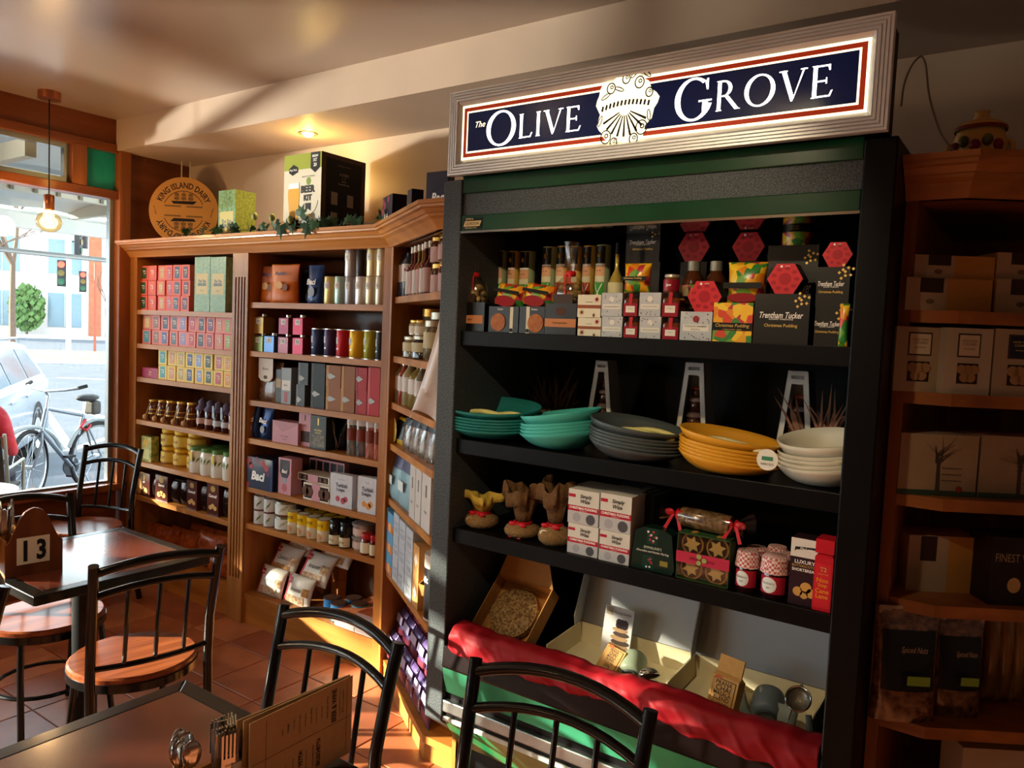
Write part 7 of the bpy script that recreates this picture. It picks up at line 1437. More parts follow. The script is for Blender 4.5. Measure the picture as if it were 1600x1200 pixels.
# ================================================================== on top of the left shelving
ZT = 2.0785
c = aty(287, 326, 2.74); rr_ = (aty(287, 277, 2.74).z-ZT)/2
cs = thing('cheese_wheel_sign', 'round tan dairy sign with sailing ship, above the shelves', 'sign', (c.x, 2.74, ZT+rr_), R(40)); TAN = mat('#c58f4c', .6, noise=.08, scale=6)
MB().slab([(rr_*math.cos(2*math.pi*k/48), rr_*math.sin(2*math.pi*k/48)) for k in range(48)], 0, .012).build('board', TAN, cs)
def arctext(parent, s, r_, a_mid, h, m, flip=False):
    me, wd = text_mesh(s, 0, .02); m2 = me.copy()
    for v in m2.vertices:
        q = a_mid-(v.co.x*h*.80)/r_; rad = r_+v.co.z*h; v.co = (rad*math.cos(q), -.0006, rad*math.sin(q))
    o = ob('lettering', m2, parent); o.material_slots[0].link = 'OBJECT'; o.material_slots[0].material = m
    if flip: o.rotation_euler = (0, R(180), 0)
    return o
DK = mat('#1c1a24', .6)
for fl in (False, True):
    arctext(cs, 'KING ISLAND DAIRY', rr_*.76, math.pi/2, rr_*.18, DK, fl)
    b = MB(); ring(b, rr_*.60, rr_*.60, rr_*.018, rr_*.018, 22, 158, n=24, y=-.0006); poly(b, [(-rr_*.30, rr_*.21), (rr_*.28, rr_*.21), (rr_*.38, rr_*.31), (-rr_*.36, rr_*.29)], y=-.0006); sl_ = MB()
    for x_, hh_ in ((-.2, .24), (0, .28), (.2, .22)):
        poly(b, [(x_*rr_-.0015, rr_*.3), (x_*rr_+.0015, rr_*.3), (x_*rr_+.0015, rr_*(.3+hh_)), (x_*rr_-.0015, rr_*(.3+hh_))], y=-.0006)
        for q_ in range(2): poly(sl_, [((x_-.08+.01*q_)*rr_, rr_*(.33+.11*q_)), ((x_+.08-.01*q_)*rr_, rr_*(.33+.11*q_)), ((x_+.065-.01*q_)*rr_, rr_*(.42+.11*q_)), ((x_-.065+.01*q_)*rr_, rr_*(.42+.11*q_))], y=-.0008)
    for s_ in (-1, 1): poly(sl_, [(s_*rr_*.08, rr_*.12), (s_*rr_*.55, rr_*.12), (s_*rr_*.55, rr_*.165), (s_*rr_*.08, rr_*.165)], y=-.0006)
    o2 = sl_.build('sail_print', mat('#7a5a34', .6), cs)
    if fl: o2.rotation_euler = (0, R(180), 0)
    o = b.build('ship_print', DK, cs)
    if fl: o.rotation_euler = (0, R(180), 0)
for s_ in (-1, 1): letters(cs, 'net weight', s_*rr_*.82, -.0006, 0, rr_*.06, DK, maxw=rr_*.4, ry=R(-75*s_), shear=.2)
for k, dx in enumerate((-.02, .03)): MB().box(dx, .0, rr_*.98, dx+.008, .002, rr_*.98+.1).build('hanging_tab', mat('#a89878', .5), cs)
def sidebox(name, label, cat, a, b_, c_, yt, Y, m, zb=ZT, cap=None):
    x, w_, h = fit(a, b_, yt, Y, zb); X1 = x+w_/2; d = max(.04, atx(c_, yt, X1).y-Y)
    if cap: d = min(d, cap)
    o = carton(name, label, cat, w_, h, d, m); put(o, x, Y, zb); return o, w_, h, d
def printmat(h1, h2, s): return mat(h1, .5, h2=h2, scale=s, detail=5)
o, w_, h, d = sidebox('tea_gift_box', 'small teal and green floral tea box beside the round sign', 'tea box', 342, 368, 400, 297, 2.56, printmat('#7fb59c', '#5a8a5a', 60)); p = panel(o, -w_*.4, h*.0+.004, w_*.4, h*.55, mat('#c6c07c', .5)); letters(p, 'The Tea', 0, -.0012, h*.06, h*.08, mat('#3a7a9a'), maxw=w_*.6, bold=.02); letters(p, 'SEEKERS', 0, -.0012, -h*.04, h*.08, mat('#3a7a9a'), maxw=w_*.65, bold=.02)
s_ = MB().box(0, 0, 0, .0007, d, h).build('side_print', printmat('#5a6a34', '#7a8444', 70), o); s_.location = (w_/2, 0, 0)
o, w_, h, d = sidebox('beer_kit_box', 'large white beer kit box with black chalkboard side', 'box', 445, 503, 572, 240, 2.52, mat('#cfc8b4', .5), cap=.33)
g = panel(o, -w_/2, h*.80, w_/2, h*.999, mat('#8f9a2c', .5), name='green_band'); MB().slab([(w_*.22, h*.999), (w_*.22, h*.80), (w_*.34, h*.74), (w_*.46, h*.80), (w_*.46, h*.999)], -.0018, -.0008).build('black_pennant', BLACK, o)
letters(o, 'BREW', w_*.34, -.0024, h*.95, h*.03, TXW, maxw=w_*.18, bold=.02); letters(o, '1ST', w_*.34, -.0024, h*.90, h*.04, TXW, maxw=w_*.18, bold=.02); letters(o, '20', w_*.34, -.0024, h*.84, h*.045, TXW, maxw=w_*.18, bold=.02)
MB().slab([(-w_*.36, h*.77), (-w_*.26, h*.73), (-w_*.12, h*.77), (-w_*.12, h*.83), (-w_*.24, h*.87), (-w_*.36, h*.82)], -.0018, -.0008).build('black_badge', BLACK, o); letters(o, 'Mad Mick', -w_*.24, -.0024, h*.80, h*.03, TXW, maxw=w_*.2, shear=.2)
arc_ = MB(); ring(arc_, w_*.27, w_*.3, .003, .003, 190, 350, x=w_*.17, z=h*.42, n=20, y=-.0009); arc_.build('badge_arc', INK, o)
letters(o, 'BEER', w_*.16, -.0012, h*.54, h*.095, INK, maxw=w_*.5, bold=.05); letters(o, 'KIT', w_*.16, -.0012, h*.43, h*.08, INK, maxw=w_*.3, bold=.05); letters(o, 'BREW IT YOURSELF', w_*.17, -.0012, h*.70, h*.02, INK, maxw=w_*.4); letters(o, 'Lager', w_*.2, -.0012, h*.20, h*.09, mat('#b08a2a', .5), maxw=w_*.42, shear=.25); disc(o, w_*.17, h*.64, .016, mat('#6f8a2a'), sz=1.2, name='hop_print')
MB().slab([(w_*.10, h*.36), (w_*.24, h*.36), (w_*.24, h*.26), (w_*.17, h*.29), (w_*.10, h*.26)], -.0018, -.0008).build('ribbon_print', INK, o); panel(o, -w_*.0, .002, w_*.49, h*.13, mat('#8f9a2c', .5), name='green_band')
bg_ = MB().slab([(-w_*.30, h*.02), (-w_*.12, h*.02), (-w_*.06, h*.50), (-w_*.08, h*.60), (-w_*.36, h*.60), (-w_*.38, h*.50)], -.0014, -.0006).build('beer_glass_print', mat('#d09a2c', .5), o); MB().slab([(-w_*.08, h*.56), (-w_*.08, h*.63), (-w_*.36, h*.63), (-w_*.36, h*.56)], -.0020, -.0014).build('foam_print', TXW, bg_)
sd = MB().box(0, .0, 0, .0008, d, h).build('chalkboard_side', mat('#4a3626', .6), o); sd.location = (w_/2, 0, 0); MB().box(.0008, d*.1, h*.03, .0014, d*.9, h*.94).build('chalkboard_panel', mat('#141210', .6), sd)
def sletter(par, s, yy, zz, hh, mw): q = letters(par, s, .0018, yy, zz, hh, mat('#a89c8c'), maxw=mw, rot=R(90)); return q
sletter(sd, '4 STEPS', d*.5, h*.76, h*.035, d*.4); sletter(sd, 'to your', d*.5, h*.715, h*.02, d*.3); sletter(sd, 'finest', d*.5, h*.68, h*.025, d*.3); sletter(sd, 'homebrew', d*.5, h*.64, h*.03, d*.45); sletter(sd, 'everything you need to brew', d*.5, h*.87, h*.018, d*.7)
for k in range(4): MB().box(.0014, d*(.22+.36*(k % 2)), h*(.36-.26*(k//2)), .0022, d*(.36+.36*(k % 2)), h*(.52-.26*(k//2))).build('bucket_print', mat('#8a7f70', .6), sd); 
for i, (a, b_, c_, yt, Y, nm) in enumerate(((586, 626, 642, 306, 2.40, 'low navy flowered chocolate box on corner cornice, left'), (633, 648, 661, 296, 2.30, 'small dark chocolate box on corner cornice, middle'), (667, 700, 705, 268, 2.22, 'tall black chocolate box beside the sign'))):
    o, w_, h, d = sidebox('chocolate_gift_box', nm, 'box', a, b_, c_, yt, Y, mat('#1a1826', .35, h2='#2a1c30', scale=20), cap=.12); 
    if i != 2: o.rotation_euler = (0, 0, R(-30))
    letters(o, 'Baci', -w_*.1 if i == 0 else w_*.12, -.0012, h*(.25 if i == 0 else .3), h*(.22 if i == 0 else .26), TXW, maxw=w_*.7, shear=.2, bold=.03)
    if i == 0:
        for q_, v_ in ((-.4, .8), (-.25, .65), (.1, .85), (-.42, .4)): disc(o, q_*w_, v_*h, .014, mat('#7a2434'), name='flower_print')
# ivy garland
iv = thing('ivy_garland', 'artificial ivy garland trailing along the cornice', 'ivy', (0, 0, 0)); LEAF = [mat('#1f3d24', .4, noise=.3, scale=40), mat('#2c5230', .4, noise=.3, scale=40), mat('#45603a', .45)]
lo = [(0, 0), (.4, -.12), (.55, .22), (.3, .38), (.42, .62), (.12, .62), (0, 1.0), (-.12, .62), (-.42, .62), (-.3, .38), (-.55, .22), (-.4, -.12)]
lm_ = []
for m in LEAF:
    b = MB(); b.add([(0, .0, .35)]+[(x_, .12*abs(x_)+.06*z_*z_, z_) for x_, z_ in lo], [(0, i+1, (i+1) % 12+1) for i in range(12)]); lm_.append(b.mesh('ivy_leaf', m))
rr = random.Random(11); vine = []
gp0 = [aty(268, 352, 2.50), aty(320, 350, 2.49), aty(360, 347, 2.485), aty(400, 344, 2.48), aty(440, 342, 2.475), aty(480, 340, 2.475), aty(520, 340, 2.49), aty(560, 338, 2.50), aty(605, 338, 2.42)]
for i in range(len(gp0)-1):
    for k in range(4): q = gp0[i].lerp(gp0[i+1], k/4); q.z = ZT+.012+.008*math.sin(3*i+k); vine.append(q)
MB().tube(vine, .0025, 6).build('vine', mat('#3a3020', .7), iv)
dens = [3, 6, 7, 6, 9, 9, 5, 5]
for i in range(len(gp0)-1):
    for k in range(dens[i]):
        q = gp0[i].lerp(gp0[i+1], rr.random()); s_ = rr.uniform(.035, .06); o = ob('leaf', rr.choice(lm_[:2] if rr.random() < .85 else lm_), iv); o.location = (q.x, q.y-.012+rr.uniform(-.02, .03), ZT+rr.uniform(.004, .03)); o.scale = (s_, s_, s_); o.rotation_euler = (rr.uniform(-.9, .5), rr.uniform(-1.3, 1.3), rr.uniform(-.8, .8))
for (px_, py_, s_, ra) in ((438, 352, .075, 3.0), (481, 350, .075, 3.3), (468, 338, .07, .5), (430, 348, .05, 2.2), (455, 352, .05, 2.8), (492, 346, .06, 3.6), (408, 350, .045, 2.6)):
    q = aty(px_, py_, 2.437); o = ob('leaf', rr.choice(lm_[:2]), iv); o.location = q; o.scale = (s_, s_, s_); o.rotation_euler = (R(8), ra, R(10))
for (px_, py_) in ((398, 338), (425, 340), (454, 343)):
    q = aty(px_, py_, 2.46); MB().ball((q.x, q.y, q.z), .016, 10, sz=1.3).build('bud', mat('#8a9460', .5), iv, smooth=60)
# ================================================================== outside the window
GZ, RZ = -.10, -.20
PAVE = mat('#54575e', .85, noise=.2, scale=3, bump=.1); ASPH = mat('#41464e', .9, noise=.2, scale=2, bump=.1)
struct(MB().box(-8.6, -14, GZ-.3, -4.77, 16, GZ).build('footpath', PAVE))
struct(MB().box(-160, -120, RZ-.3, -8.6, 140, RZ).build('road', ASPH))
def strip(name, d0, d1, z, m, x0=-60, x1=40):
    """band across the view direction of the window, real ground strip"""
    u = Vector((.82, .57, 0)); f = Vector((-.866, .5, 0)).normalized(); u = Vector((f.y, -f.x, 0))
    p = [f*d0+u*x0, f*d0+u*x1, f*d1+u*x1, f*d1+u*x0]
    return struct(MB().prism([(q.x, q.y) for q in p], RZ-.1, z).build(name, m))
strip('median_kerb', 33.0, 33.6, RZ+.12, mat('#a9a9a8', .8)); strip('median_grass', 33.6, 42, RZ+.13, mat('#6a6444', .95, h2='#86754e', scale=3, detail=6)); strip('far_footpath', 66, 72, RZ+.14, mat('#a9a6a0', .9))
for k, (a, b_) in enumerate((((105, 640), (182, 655)), ((105, 705), (182, 680)), ((70, 640), (110, 700)), ((90, 590), (182, 594)))):
    A, B = atz(*a, RZ), atz(*b_, RZ); d = (B-A).normalized(); n = Vector((-d.y, d.x, 0))*.06; struct(MB().prism([(A-n).xy[:], (B-n).xy[:], (B+n).xy[:], (A+n).xy[:]], RZ-.01, RZ+.004).build('road_marking', mat('#d8dade', .7)))
# verandah over the footpath
VB = mat('#a39f90', .7, noise=.08, scale=3); CORR = mat('#9fa2a0', .5, .3)
vr = thing('verandah', 'corrugated shop verandah roof with pale fascia outside the window', 'verandah')
def corr(u, v): x = -4.77-2.75*v; return (x, -9+22*u, 2.86-.30*v+.010*math.sin(u*22/.076*2*math.pi/8))
b = MB().grid(corr, 900, 1); o = b.build('roof_sheet', CORR, vr); s_ = o.modifiers.new('s', 'SOLIDIFY'); s_.thickness = .004
MB().box(-7.56, -9, 2.37, -7.50, 13, 2.50).build('fascia', mat('#b7b7b2', .6), vr); MB().box(-7.62, -9, 2.44, -7.56, 13, 2.54).build('gutter', mat('#9a9a94', .5), vr); MB().box(-6.25, -9, 2.50, -6.17, 13, 2.66).build('purlin', VB, vr); MB().box(-4.86, -9, 2.66, -4.78, 13, 2.84).build('purlin', VB, vr)
for k in range(14): MB().box(-7.5, -8.5+1.5*k, 2.50, -4.78, -8.44+1.5*k, 2.60).build('rafter', VB, vr)
for k in range(26): MB().box(-6.165, 1.2+.16*k, 2.50, -6.155, 1.225+.16*k, 2.60).build('clip', mat('#5f5a4c', .6), vr)
for y_ in (-3.2, 7.2): MB().box(-7.58, y_, GZ, -7.48, y_+.1, 2.37).build('post', mat('#b7b7b2', .6), vr)
MB().tube([(-7.3, -9, 2.13), (-7.3, 13, 2.16)], .022, 8).build('blind_rail', mat('#8f918e', .5, .4), vr, smooth=40)
# bicycle
TYRE = mat('#16171a', .7); FRAME = mat('#6f7780', .3, .5); RIMM = mat('#b9bcbf', .3, .8)
def wheel(parent, c, r_, turn=0):
    t = ob('wheel', None, parent); t.location = c; t.rotation_euler = (0, 0, turn)
    MB().tube([(r_*math.cos(2*math.pi*k/36), 0, r_*math.sin(2*math.pi*k/36)) for k in range(36)], .019, 8, close=True).build('tyre', TYRE, t, smooth=60); MB().tube([((r_-.026)*math.cos(2*math.pi*k/36), 0, (r_-.026)*math.sin(2*math.pi*k/36)) for k in range(36)], .011, 6, close=True).build('rim', RIMM, t, smooth=60)
    b = MB()
    for k in range(20): a = 2*math.pi*k/20; b.tube([(0, .02*(-1)**k, 0), ((r_-.03)*math.cos(a), 0, (r_-.03)*math.sin(a))], .0016, 4)
    b.tube([(0, -.04, 0), (0, .04, 0)], .02, 8); b.build('spokes', RIMM, t)['kind'] = 'stuff'
    return t
hubF = atd(45, 716, 6.85); hubR = atd(152, 714, 7.6); dv = Vector((hubF.x-hubR.x, hubF.y-hubR.y)); wb = dv.length
bk = thing('bicycle', 'grey city bicycle with saddle bag parked outside the window', 'bicycle', (hubR.x, hubR.y, GZ), math.atan2(dv.y, dv.x)); k = wb/1.05
wheel(bk, (0, 0, .345), .325); wheel(bk, (wb, 0, .345), .325, R(22))
BBp, ST, HT, HB = (.43*k, 0, .29), (.24*k, 0, .76), (.80*k, 0, .86), (.87*k, 0, .66)
MB().tube([BBp, ST], .017, 8).tube([BBp, HB], .022, 8).tube([ST, HT], .016, 8).tube([(0, .05, .345), ST], .010, 6).tube([(0, -.05, .345), ST], .010, 6).tube([(0, .05, .345), BBp], .011, 6).tube([(0, -.05, .345), BBp], .011, 6).tube([HT, HB], .022, 8).build('frame', FRAME, bk, smooth=50)
MB().tube([HB, (.93*k, .05, .55), (wb, .05, .345)], .012, 6).tube([HB, (.93*k, -.05, .55), (wb, -.05, .345)], .012, 6).build('fork', FRAME, bk, smooth=50)
MB().tube([HT, (.77*k, 0, .98), (.82*k, 0, 1.02)], .015, 8).tube([(.70*k, -.30, 1.06), (.78*k, -.2, 1.04), (.82*k, 0, 1.02), (.78*k, .2, 1.04), (.70*k, .30, 1.06)], .012, 8).build('handlebar', mat('#8a9096', .3, .7), bk, smooth=50)
for s_ in (-1, 1): MB().tube([(.62*k, s_*.32, 1.08), (.72*k, s_*.29, 1.06)], .017, 8).build('grip', TYRE, bk, smooth=50)
MB().tube([ST, (.21*k, 0, .90)], .013, 8).build('seat_post', RIMM, bk); MB().ball((.17*k, 0, .93), .12, 14, sx=1.05, sy=.62, sz=.32).build('saddle', mat('#2a2a2c', .6), bk, smooth=60); MB().box(.02*k, -.07, .76, .16*k, .07, .90).build('saddle_bag', mat('#3c3b38', .7), bk, bevel=.03)
MB().tube([(.365*math.cos(a*.175+.35), 0, .345+.365*math.sin(a*.175+.35)) for a in range(0, 15)], .02, 6).build('mudguard', mat('#8a9294', .4), bk, smooth=60); MB().tube([(wb+.365*math.cos(a*.175+.9), 0, .345+.365*math.sin(a*.175+.9)) for a in range(0, 12)], .02, 6).build('mudguard', mat('#8a9294', .4), bk, smooth=60)
MB().lathe([(.001, -.005), (.09, -.005), (.09, .005), (.001, .005)], 20).build('chainring', mat('#3a3c40', .4, .6), bk).rotation_euler = (R(90), 0, 0); [c for c in bk.children if c.name.startswith('chainring')][0].location = BBp
MB().tube([(BBp[0], -.06, .29), (BBp[0]-.12, -.08, .17)], .009, 6).box(BBp[0]-.17, -.14, .16, BBp[0]-.08, -.08, .18).tube([(BBp[0], .06, .29), (BBp[0]+.12, .08, .41)], .009, 6).box(BBp[0]+.08, .08, .40, BBp[0]+.17, .14, .42).build('crank', TYRE, bk)
MB().tube([(ST[0], .03, .72), (ST[0]+.08, .05, .66), (ST[0]+.02, .06, .62), (ST[0]-.06, .03, .66), (ST[0], -.03, .70)], .012, 8, close=True).build('cable_lock', mat('#9a1c28', .4), bk, smooth=60)
MB().tube([(BBp[0]-.1, .03, .26), (BBp[0]-.18, .12, 0)], .008, 6).build('kickstand', FRAME, bk); MB().box(wb-.06, -.02, .12, wb+.06, .02, .15).build('reflector', mat('#d98a1c', .4), bk)
# cars
def car(name, label, pos, rz, c, wagon=True, z=RZ):
    """x forward from the tail; width along y"""
    t = thing(name, label, 'car', (pos[0], pos[1], z), rz, None); W = .88; Lc = 4.6
    low = [(0.03, .30), (0, .55), (.06, .92), (.10, .98), (1.0, 1.00), (2.9, .97), (3.4, .93), (4.3, .78), (4.55, .60), (4.6, .38), (4.45, .24), (.15, .24)]
    b = MB(); n = len(low); rows = []
    for s_, ins in ((-1, 0), (-.92, .0), (.92, 0), (1, 0)): rows.append(s_)
    sec = [(-W, .06), (-W*.93, 0), (W*.93, 0), (W, .06)]
    vs = []
    for y_, sh in sec: vs += [(Lc/2+(x_-Lc/2)*(1-sh*.5), y_, .62+(z_-.62)*(1-sh*1.6)) for x_, z_ in low]
    fs = []
    for j in range(3):
        for i in range(n): i2 = (i+1) % n; fs.append((j*n+i, j*n+i2, (j+1)*n+i2, (j+1)*n+i))
    fs += [tuple(range(n-1, -1, -1)), tuple(3*n+i for i in range(n))]
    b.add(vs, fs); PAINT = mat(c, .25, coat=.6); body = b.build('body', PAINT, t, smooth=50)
    gh = [(.12, .97), (.42, 1.40), (.9, 1.46), (2.0, 1.47), (2.55, 1.42), (3.35, .95)] if wagon else [(.5, .97), (1.05, 1.36), (1.7, 1.42), (2.3, 1.40), (3.3, .95)]
    def green(wl, wh, k0=0., off=0): 
        g = MB(); m_ = len(gh); vs = []
        for s_ in (-1, 1):
            for x_, z_ in gh: u_ = (z_-.95)/.5; vs.append((x_, s_*(wl+(wh-wl)*u_+off), z_))
        fs = [tuple(range(m_-1, -1, -1)), tuple(range(m_, 2*m_))]+[(i, i+1, m_+i+1, m_+i) for i in range(m_-1)]
        return g.add(vs, fs)
    green(W*.97, W*.72).build('cabin', PAINT, t, smooth=30)
    GL = mat('#3c4c58', .06, coat=.8)
    x0 = .5 if wagon else 1.05
    for s_ in (-1, 1):
        for (a, a2, b2, b1) in ([((.30, 1.04), (.62, 1.36), (1.12, 1.38), (1.12, 1.03)), ((1.20, 1.03), (1.20, 1.385), (2.02, 1.39), (2.05, 1.02)), ((2.12, 1.02), (2.10, 1.385), (2.45, 1.35), (3.02, 1.0))] if wagon else [((.85, 1.02), (1.15, 1.30), (1.9, 1.34), (1.9, 1.01)), ((1.98, 1.01), (1.98, 1.34), (2.3, 1.32), (2.95, 1.0))]):
            vs = []
            for x_, z_ in (a, a2, b2, b1): u_ = (z_-.95)/.5; y_ = s_*(W*.97+(W*.72-W*.97)*u_); vs += [(x_, y_+s_*.008, z_), (x_, y_-s_*.004, z_)]
            MB().add(vs, [(0, 2, 4, 6) if s_ < 0 else (6, 4, 2, 0), (0, 1, 3, 2), (2, 3, 5, 4), (4, 5, 7, 6), (6, 7, 1, 0)]).build('window', GL, t)
        for x_ in (.85, 3.65):
            wl = ob('wheel', None, t); wl.location = (x_, s_*(W-.10), .32)
            q = MB(); q.lathe([(.20, -.10), (.31, -.10), (.32, -.08), (.32, .08), (.31, .10), (.20, .10)], 24).build('tyre', TYRE, wl, smooth=40); wl.rotation_euler = (R(90), 0, 0); MB().lathe([(.001, -.105), (.19, -.105), (.20, -.09), (.20, .09), (.19, .105), (.001, .105)], 20).build('hubcap', RIMM, wl, smooth=40)
            ar = MB(); ring(ar, .40, .40, .07, .07, 0, 180, x=x_, z=.32, n=16, y=s_*(W+.003)); ar.build('wheel_arch', TYRE, t)
        MB().box(.0+.02, s_*W*.80-.09, .74, .12, s_*W*.80+.09, .98).build('tail_light', mat('#9a2a2a', .2, coat=.5), t, bevel=.02); MB().box(1.32, s_*(W+.004)-.012, .83, 1.52, s_*(W+.004)+.012, .86).build('door_handle', PAINT, t, bevel=.008); MB().box(2.12, s_*(W+.004)-.012, .82, 2.32, s_*(W+.004)+.012, .85).build('door_handle', PAINT, t, bevel=.008)
        MB().box(4.35, s_*.62-.2, .60, 4.53, s_*.62+.2, .74).build('headlight', mat('#c9d2d8', .1, coat=.8), t, bevel=.03)
        if wagon: MB().tube([(.5, s_*.60, 1.44), (.6, s_*.60, 1.50), (2.3, s_*.60, 1.51), (2.5, s_*.60, 1.46)], .018, 6).build('roof_rail', mat('#8a9094', .4, .6), t, smooth=40)
    MB().box(4.5, -.5, .42, 4.59, .5, .58).build('grille', TYRE, t)
    return t
tail = Vector((-11.08, 4.96)); dirc = Vector((.837, -.547)); nrm = Vector((-dirc.y, dirc.x)); base = tail-nrm*(-.0)
base = tail+Vector((-dirc.y, dirc.x))*(-.88)*(1 if Vector((-dirc.y, dirc.x)).y > 0 else -1)
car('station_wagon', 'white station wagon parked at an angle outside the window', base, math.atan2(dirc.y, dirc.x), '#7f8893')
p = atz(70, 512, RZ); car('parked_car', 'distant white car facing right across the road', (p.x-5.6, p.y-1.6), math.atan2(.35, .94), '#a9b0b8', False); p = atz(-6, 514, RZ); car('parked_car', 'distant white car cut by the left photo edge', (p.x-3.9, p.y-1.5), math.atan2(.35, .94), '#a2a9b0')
# traffic lights
def signal(label, px_, pyb, pyt, heads, c, r_=.07):
    B = atz(px_, pyb, RZ); D = (B-Vector((0, 0, CAM_H))).dot(_f); T = atd(px_, pyt, D); t = thing('traffic_light', label, 'traffic light', (B.x, B.y, RZ)); H_ = T.z-RZ
    MB().tube([(0, 0, 0), (0, 0, H_)], r_, 10).build('pole', mat(c, .5, .2), t, smooth=40); rz = math.atan2(B.y, B.x)-R(90)
    for (hx_, hy_, lit, face) in heads:
        q = atd(hx_, hy_, D)-B; hd = ob('signal_head', None, t); hd.location = (q.x, q.y, q.z+(B.z-RZ)); hd.rotation_euler = (0, 0, rz+face)
        MB().box(-.16, -.10, -.5, .16, .10, .5).build('housing', mat('#23262a', .5), hd, bevel=.03)
        for k in range(3): l = MB().lathe([(.001, 0), (.11, 0), (.12, .03), (.001, .02)], 14).build('lens', mat('#ff3a2a', .4, emit=4) if (lit and k == 0) else mat(['#5a2020', '#5a4a20', '#1f4a34'][k], .3), hd, smooth=40); l.location = (0, -.11, .32-.32*k); l.rotation_euler = (R(90), 0, 0)
        MB().tube([(0, .1, 0), (-q.x*0, .3, 0)], .03, 6).build('bracket', mat('#3a3c40', .5), hd)
signal('grey traffic light pole with red signal across the road', 107, 567, 365, ((97, 427, True, R(-12)), (122, 378, False, R(75))), '#8f9aa4', .09); signal('slim red-brown signal pole on the median strip', 148, 553, 412, ((131, 372, False, R(160)), (129, 440, True, R(8))), '#8a4a3a', .06)
# building across the road
f = Vector((-.866, .5)).normalized(); u = Vector((f.y, -f.x)); bp = f*74; bd = thing('office_building', 'pale sunlit building with brick columns across the road', 'building', (bp.x, bp.y, RZ), math.atan2(u.y, u.x)); BW = mat('#b5aeaa', .8); BR = mat('#9a5c44', .85, noise=.2, scale=3)
MB().box(-45, 0, 0, 35, 10, 9).build('wall', BW, bd); MB().box(-45.3, -.6, 9, 35.3, 10.3, 9.6).build('roof_parapet', mat('#a9a4a0', .8), bd)
for k in range(-9, 8): MB().box(k*4.4-.45, -.35, 0, k*4.4+.45, .05, 9).build('column', BR if k % 2 else BW, bd)
for k in range(-9, 7):
    for r_ in range(2): wnd = MB().box(k*4.4+1.0, -.06, .8+4.4*r_, k*4.4+3.4, .04, 3.6+4.4*r_).build('window', mat('#5f7480', .15, coat=.5), bd); MB().box(k*4.4+2.15, -.1, .8+4.4*r_, k*4.4+2.25, -.05, 3.6+4.4*r_).build('mullion', mat('#8a9090', .5), wnd)
# bare trees
BARK = mat('#5a4a40', .9)
def tree(label, pos, h, seed, depth=6, spread=.6, lean=0):
    t = thing('bare_tree', label, 'tree', (pos[0], pos[1], RZ), 0, 'bare street trees'); rr = random.Random(seed); trunk = MB(); br = MB()
    def grow(p, d, l, r_, k):
        q = p+d*l; (trunk if k == depth else br).tube([p, p.lerp(q, .5)+Vector((rr.uniform(-.06, .06), rr.uniform(-.06, .06), 0))*l, q], [r_, r_*.85, r_*.68], 5, cap=False)
        if k == 0: return
        for _ in range(3 if k > 3 else 2+(rr.random() < .4)):
            v = Vector((rr.uniform(-1, 1), rr.uniform(-1, 1), rr.uniform(-.25, .8))); grow(q, (d*(1-spread*.5)+v*spread).normalized(), l*rr.uniform(.62, .82), r_*.62, k-1)
    grow(Vector((0, 0, 0)), Vector((lean, 0, 1)).normalized(), h*.24, h*.010, depth); trunk.build('trunk', BARK, t, smooth=60); br.build('branches', BARK, t, smooth=60)['kind'] = 'stuff'
p = atz(20, 548, RZ); tree('large bare street tree left of the traffic light', (p.x, p.y), 17, 3, 8, .8); p = atz(165, 530, RZ); tree('slender bare tree near the right window edge', (p.x, p.y), 8, 5, 6, .6); p = atz(-40, 560, RZ); tree('bare tree mostly beyond the left photo edge', (p.x, p.y), 12, 8, 7, .75)
p = atz(42, 525, RZ); t = thing('evergreen_shrub', 'green rounded shrub before the far building', 'shrub', (p.x, p.y, RZ)); rr = random.Random(4); b = MB()
for k in range(500):
    v = Vector((rr.gauss(0, 1), rr.gauss(0, 1), rr.gauss(0, 1))).normalized()*rr.uniform(.6, 1.0); c_ = Vector((v.x*1.3, v.y*1.3, 2.3+v.z*1.9)); s_ = .22; a = rr.uniform(0, 6); b.add([(c_.x-s_*math.cos(a), c_.y-s_*math.sin(a), c_.z), (c_.x, c_.y, c_.z-s_), (c_.x+s_*math.cos(a), c_.y+s_*math.sin(a), c_.z), (c_.x, c_.y, c_.z+s_)], [(0, 1, 2, 3)])
b.build('foliage', mat('#4f6a3c', .8), t)['kind'] = 'stuff'; MB().tube([(0, 0, 0), (0, 0, 1.5)], .1, 8).build('stem', BARK, t)
# outdoor table, chair and seated person in red
A = atd(-62, 768, 4.5); t = thing('outdoor_table', 'pale outdoor table top just outside the glass', 'table', (A.x, A.y, GZ)); zt_ = A.z-GZ
MB().lathe([(.001, zt_-.02), (.29, zt_-.02), (.295, zt_-.01), (.29, zt_), (.001, zt_)], 28).build('tabletop', mat('#b9c4d2', .4), t, smooth=40); MB().lathe([(.22, 0), (.22, .015), (.03, .04), (.03, zt_-.02)], 18).build('pedestal', mat('#5a5e62', .5, .4), t, smooth=40)
Pp = atd(-46, 690, 5.55); rzp = math.atan2(.55, -.83)-R(90)
ch = thing('outdoor_chair', 'black sling outdoor chair with grey tube frame outside', 'chair', (Pp.x+.04, Pp.y+.02, GZ), rzp); TB = mat('#7d8076', .4, .5)
MB().box(-.24, -.22, .42, .24, .20, .45).build('seat', mat('#1a1c1c', .7), ch, bevel=.01); MB().add([(-.23, -.24, .46), (.23, -.24, .46), (.23, -.36, .86), (-.23, -.36, .86), (-.23, -.225, .46), (.23, -.225, .46), (.23, -.345, .86), (-.23, -.345, .86)], [(0, 1, 2, 3), (7, 6, 5, 4), (3, 2, 6, 7), (0, 3, 7, 4), (1, 5, 6, 2)]).build('backrest', mat('#1a1c1c', .7), ch)
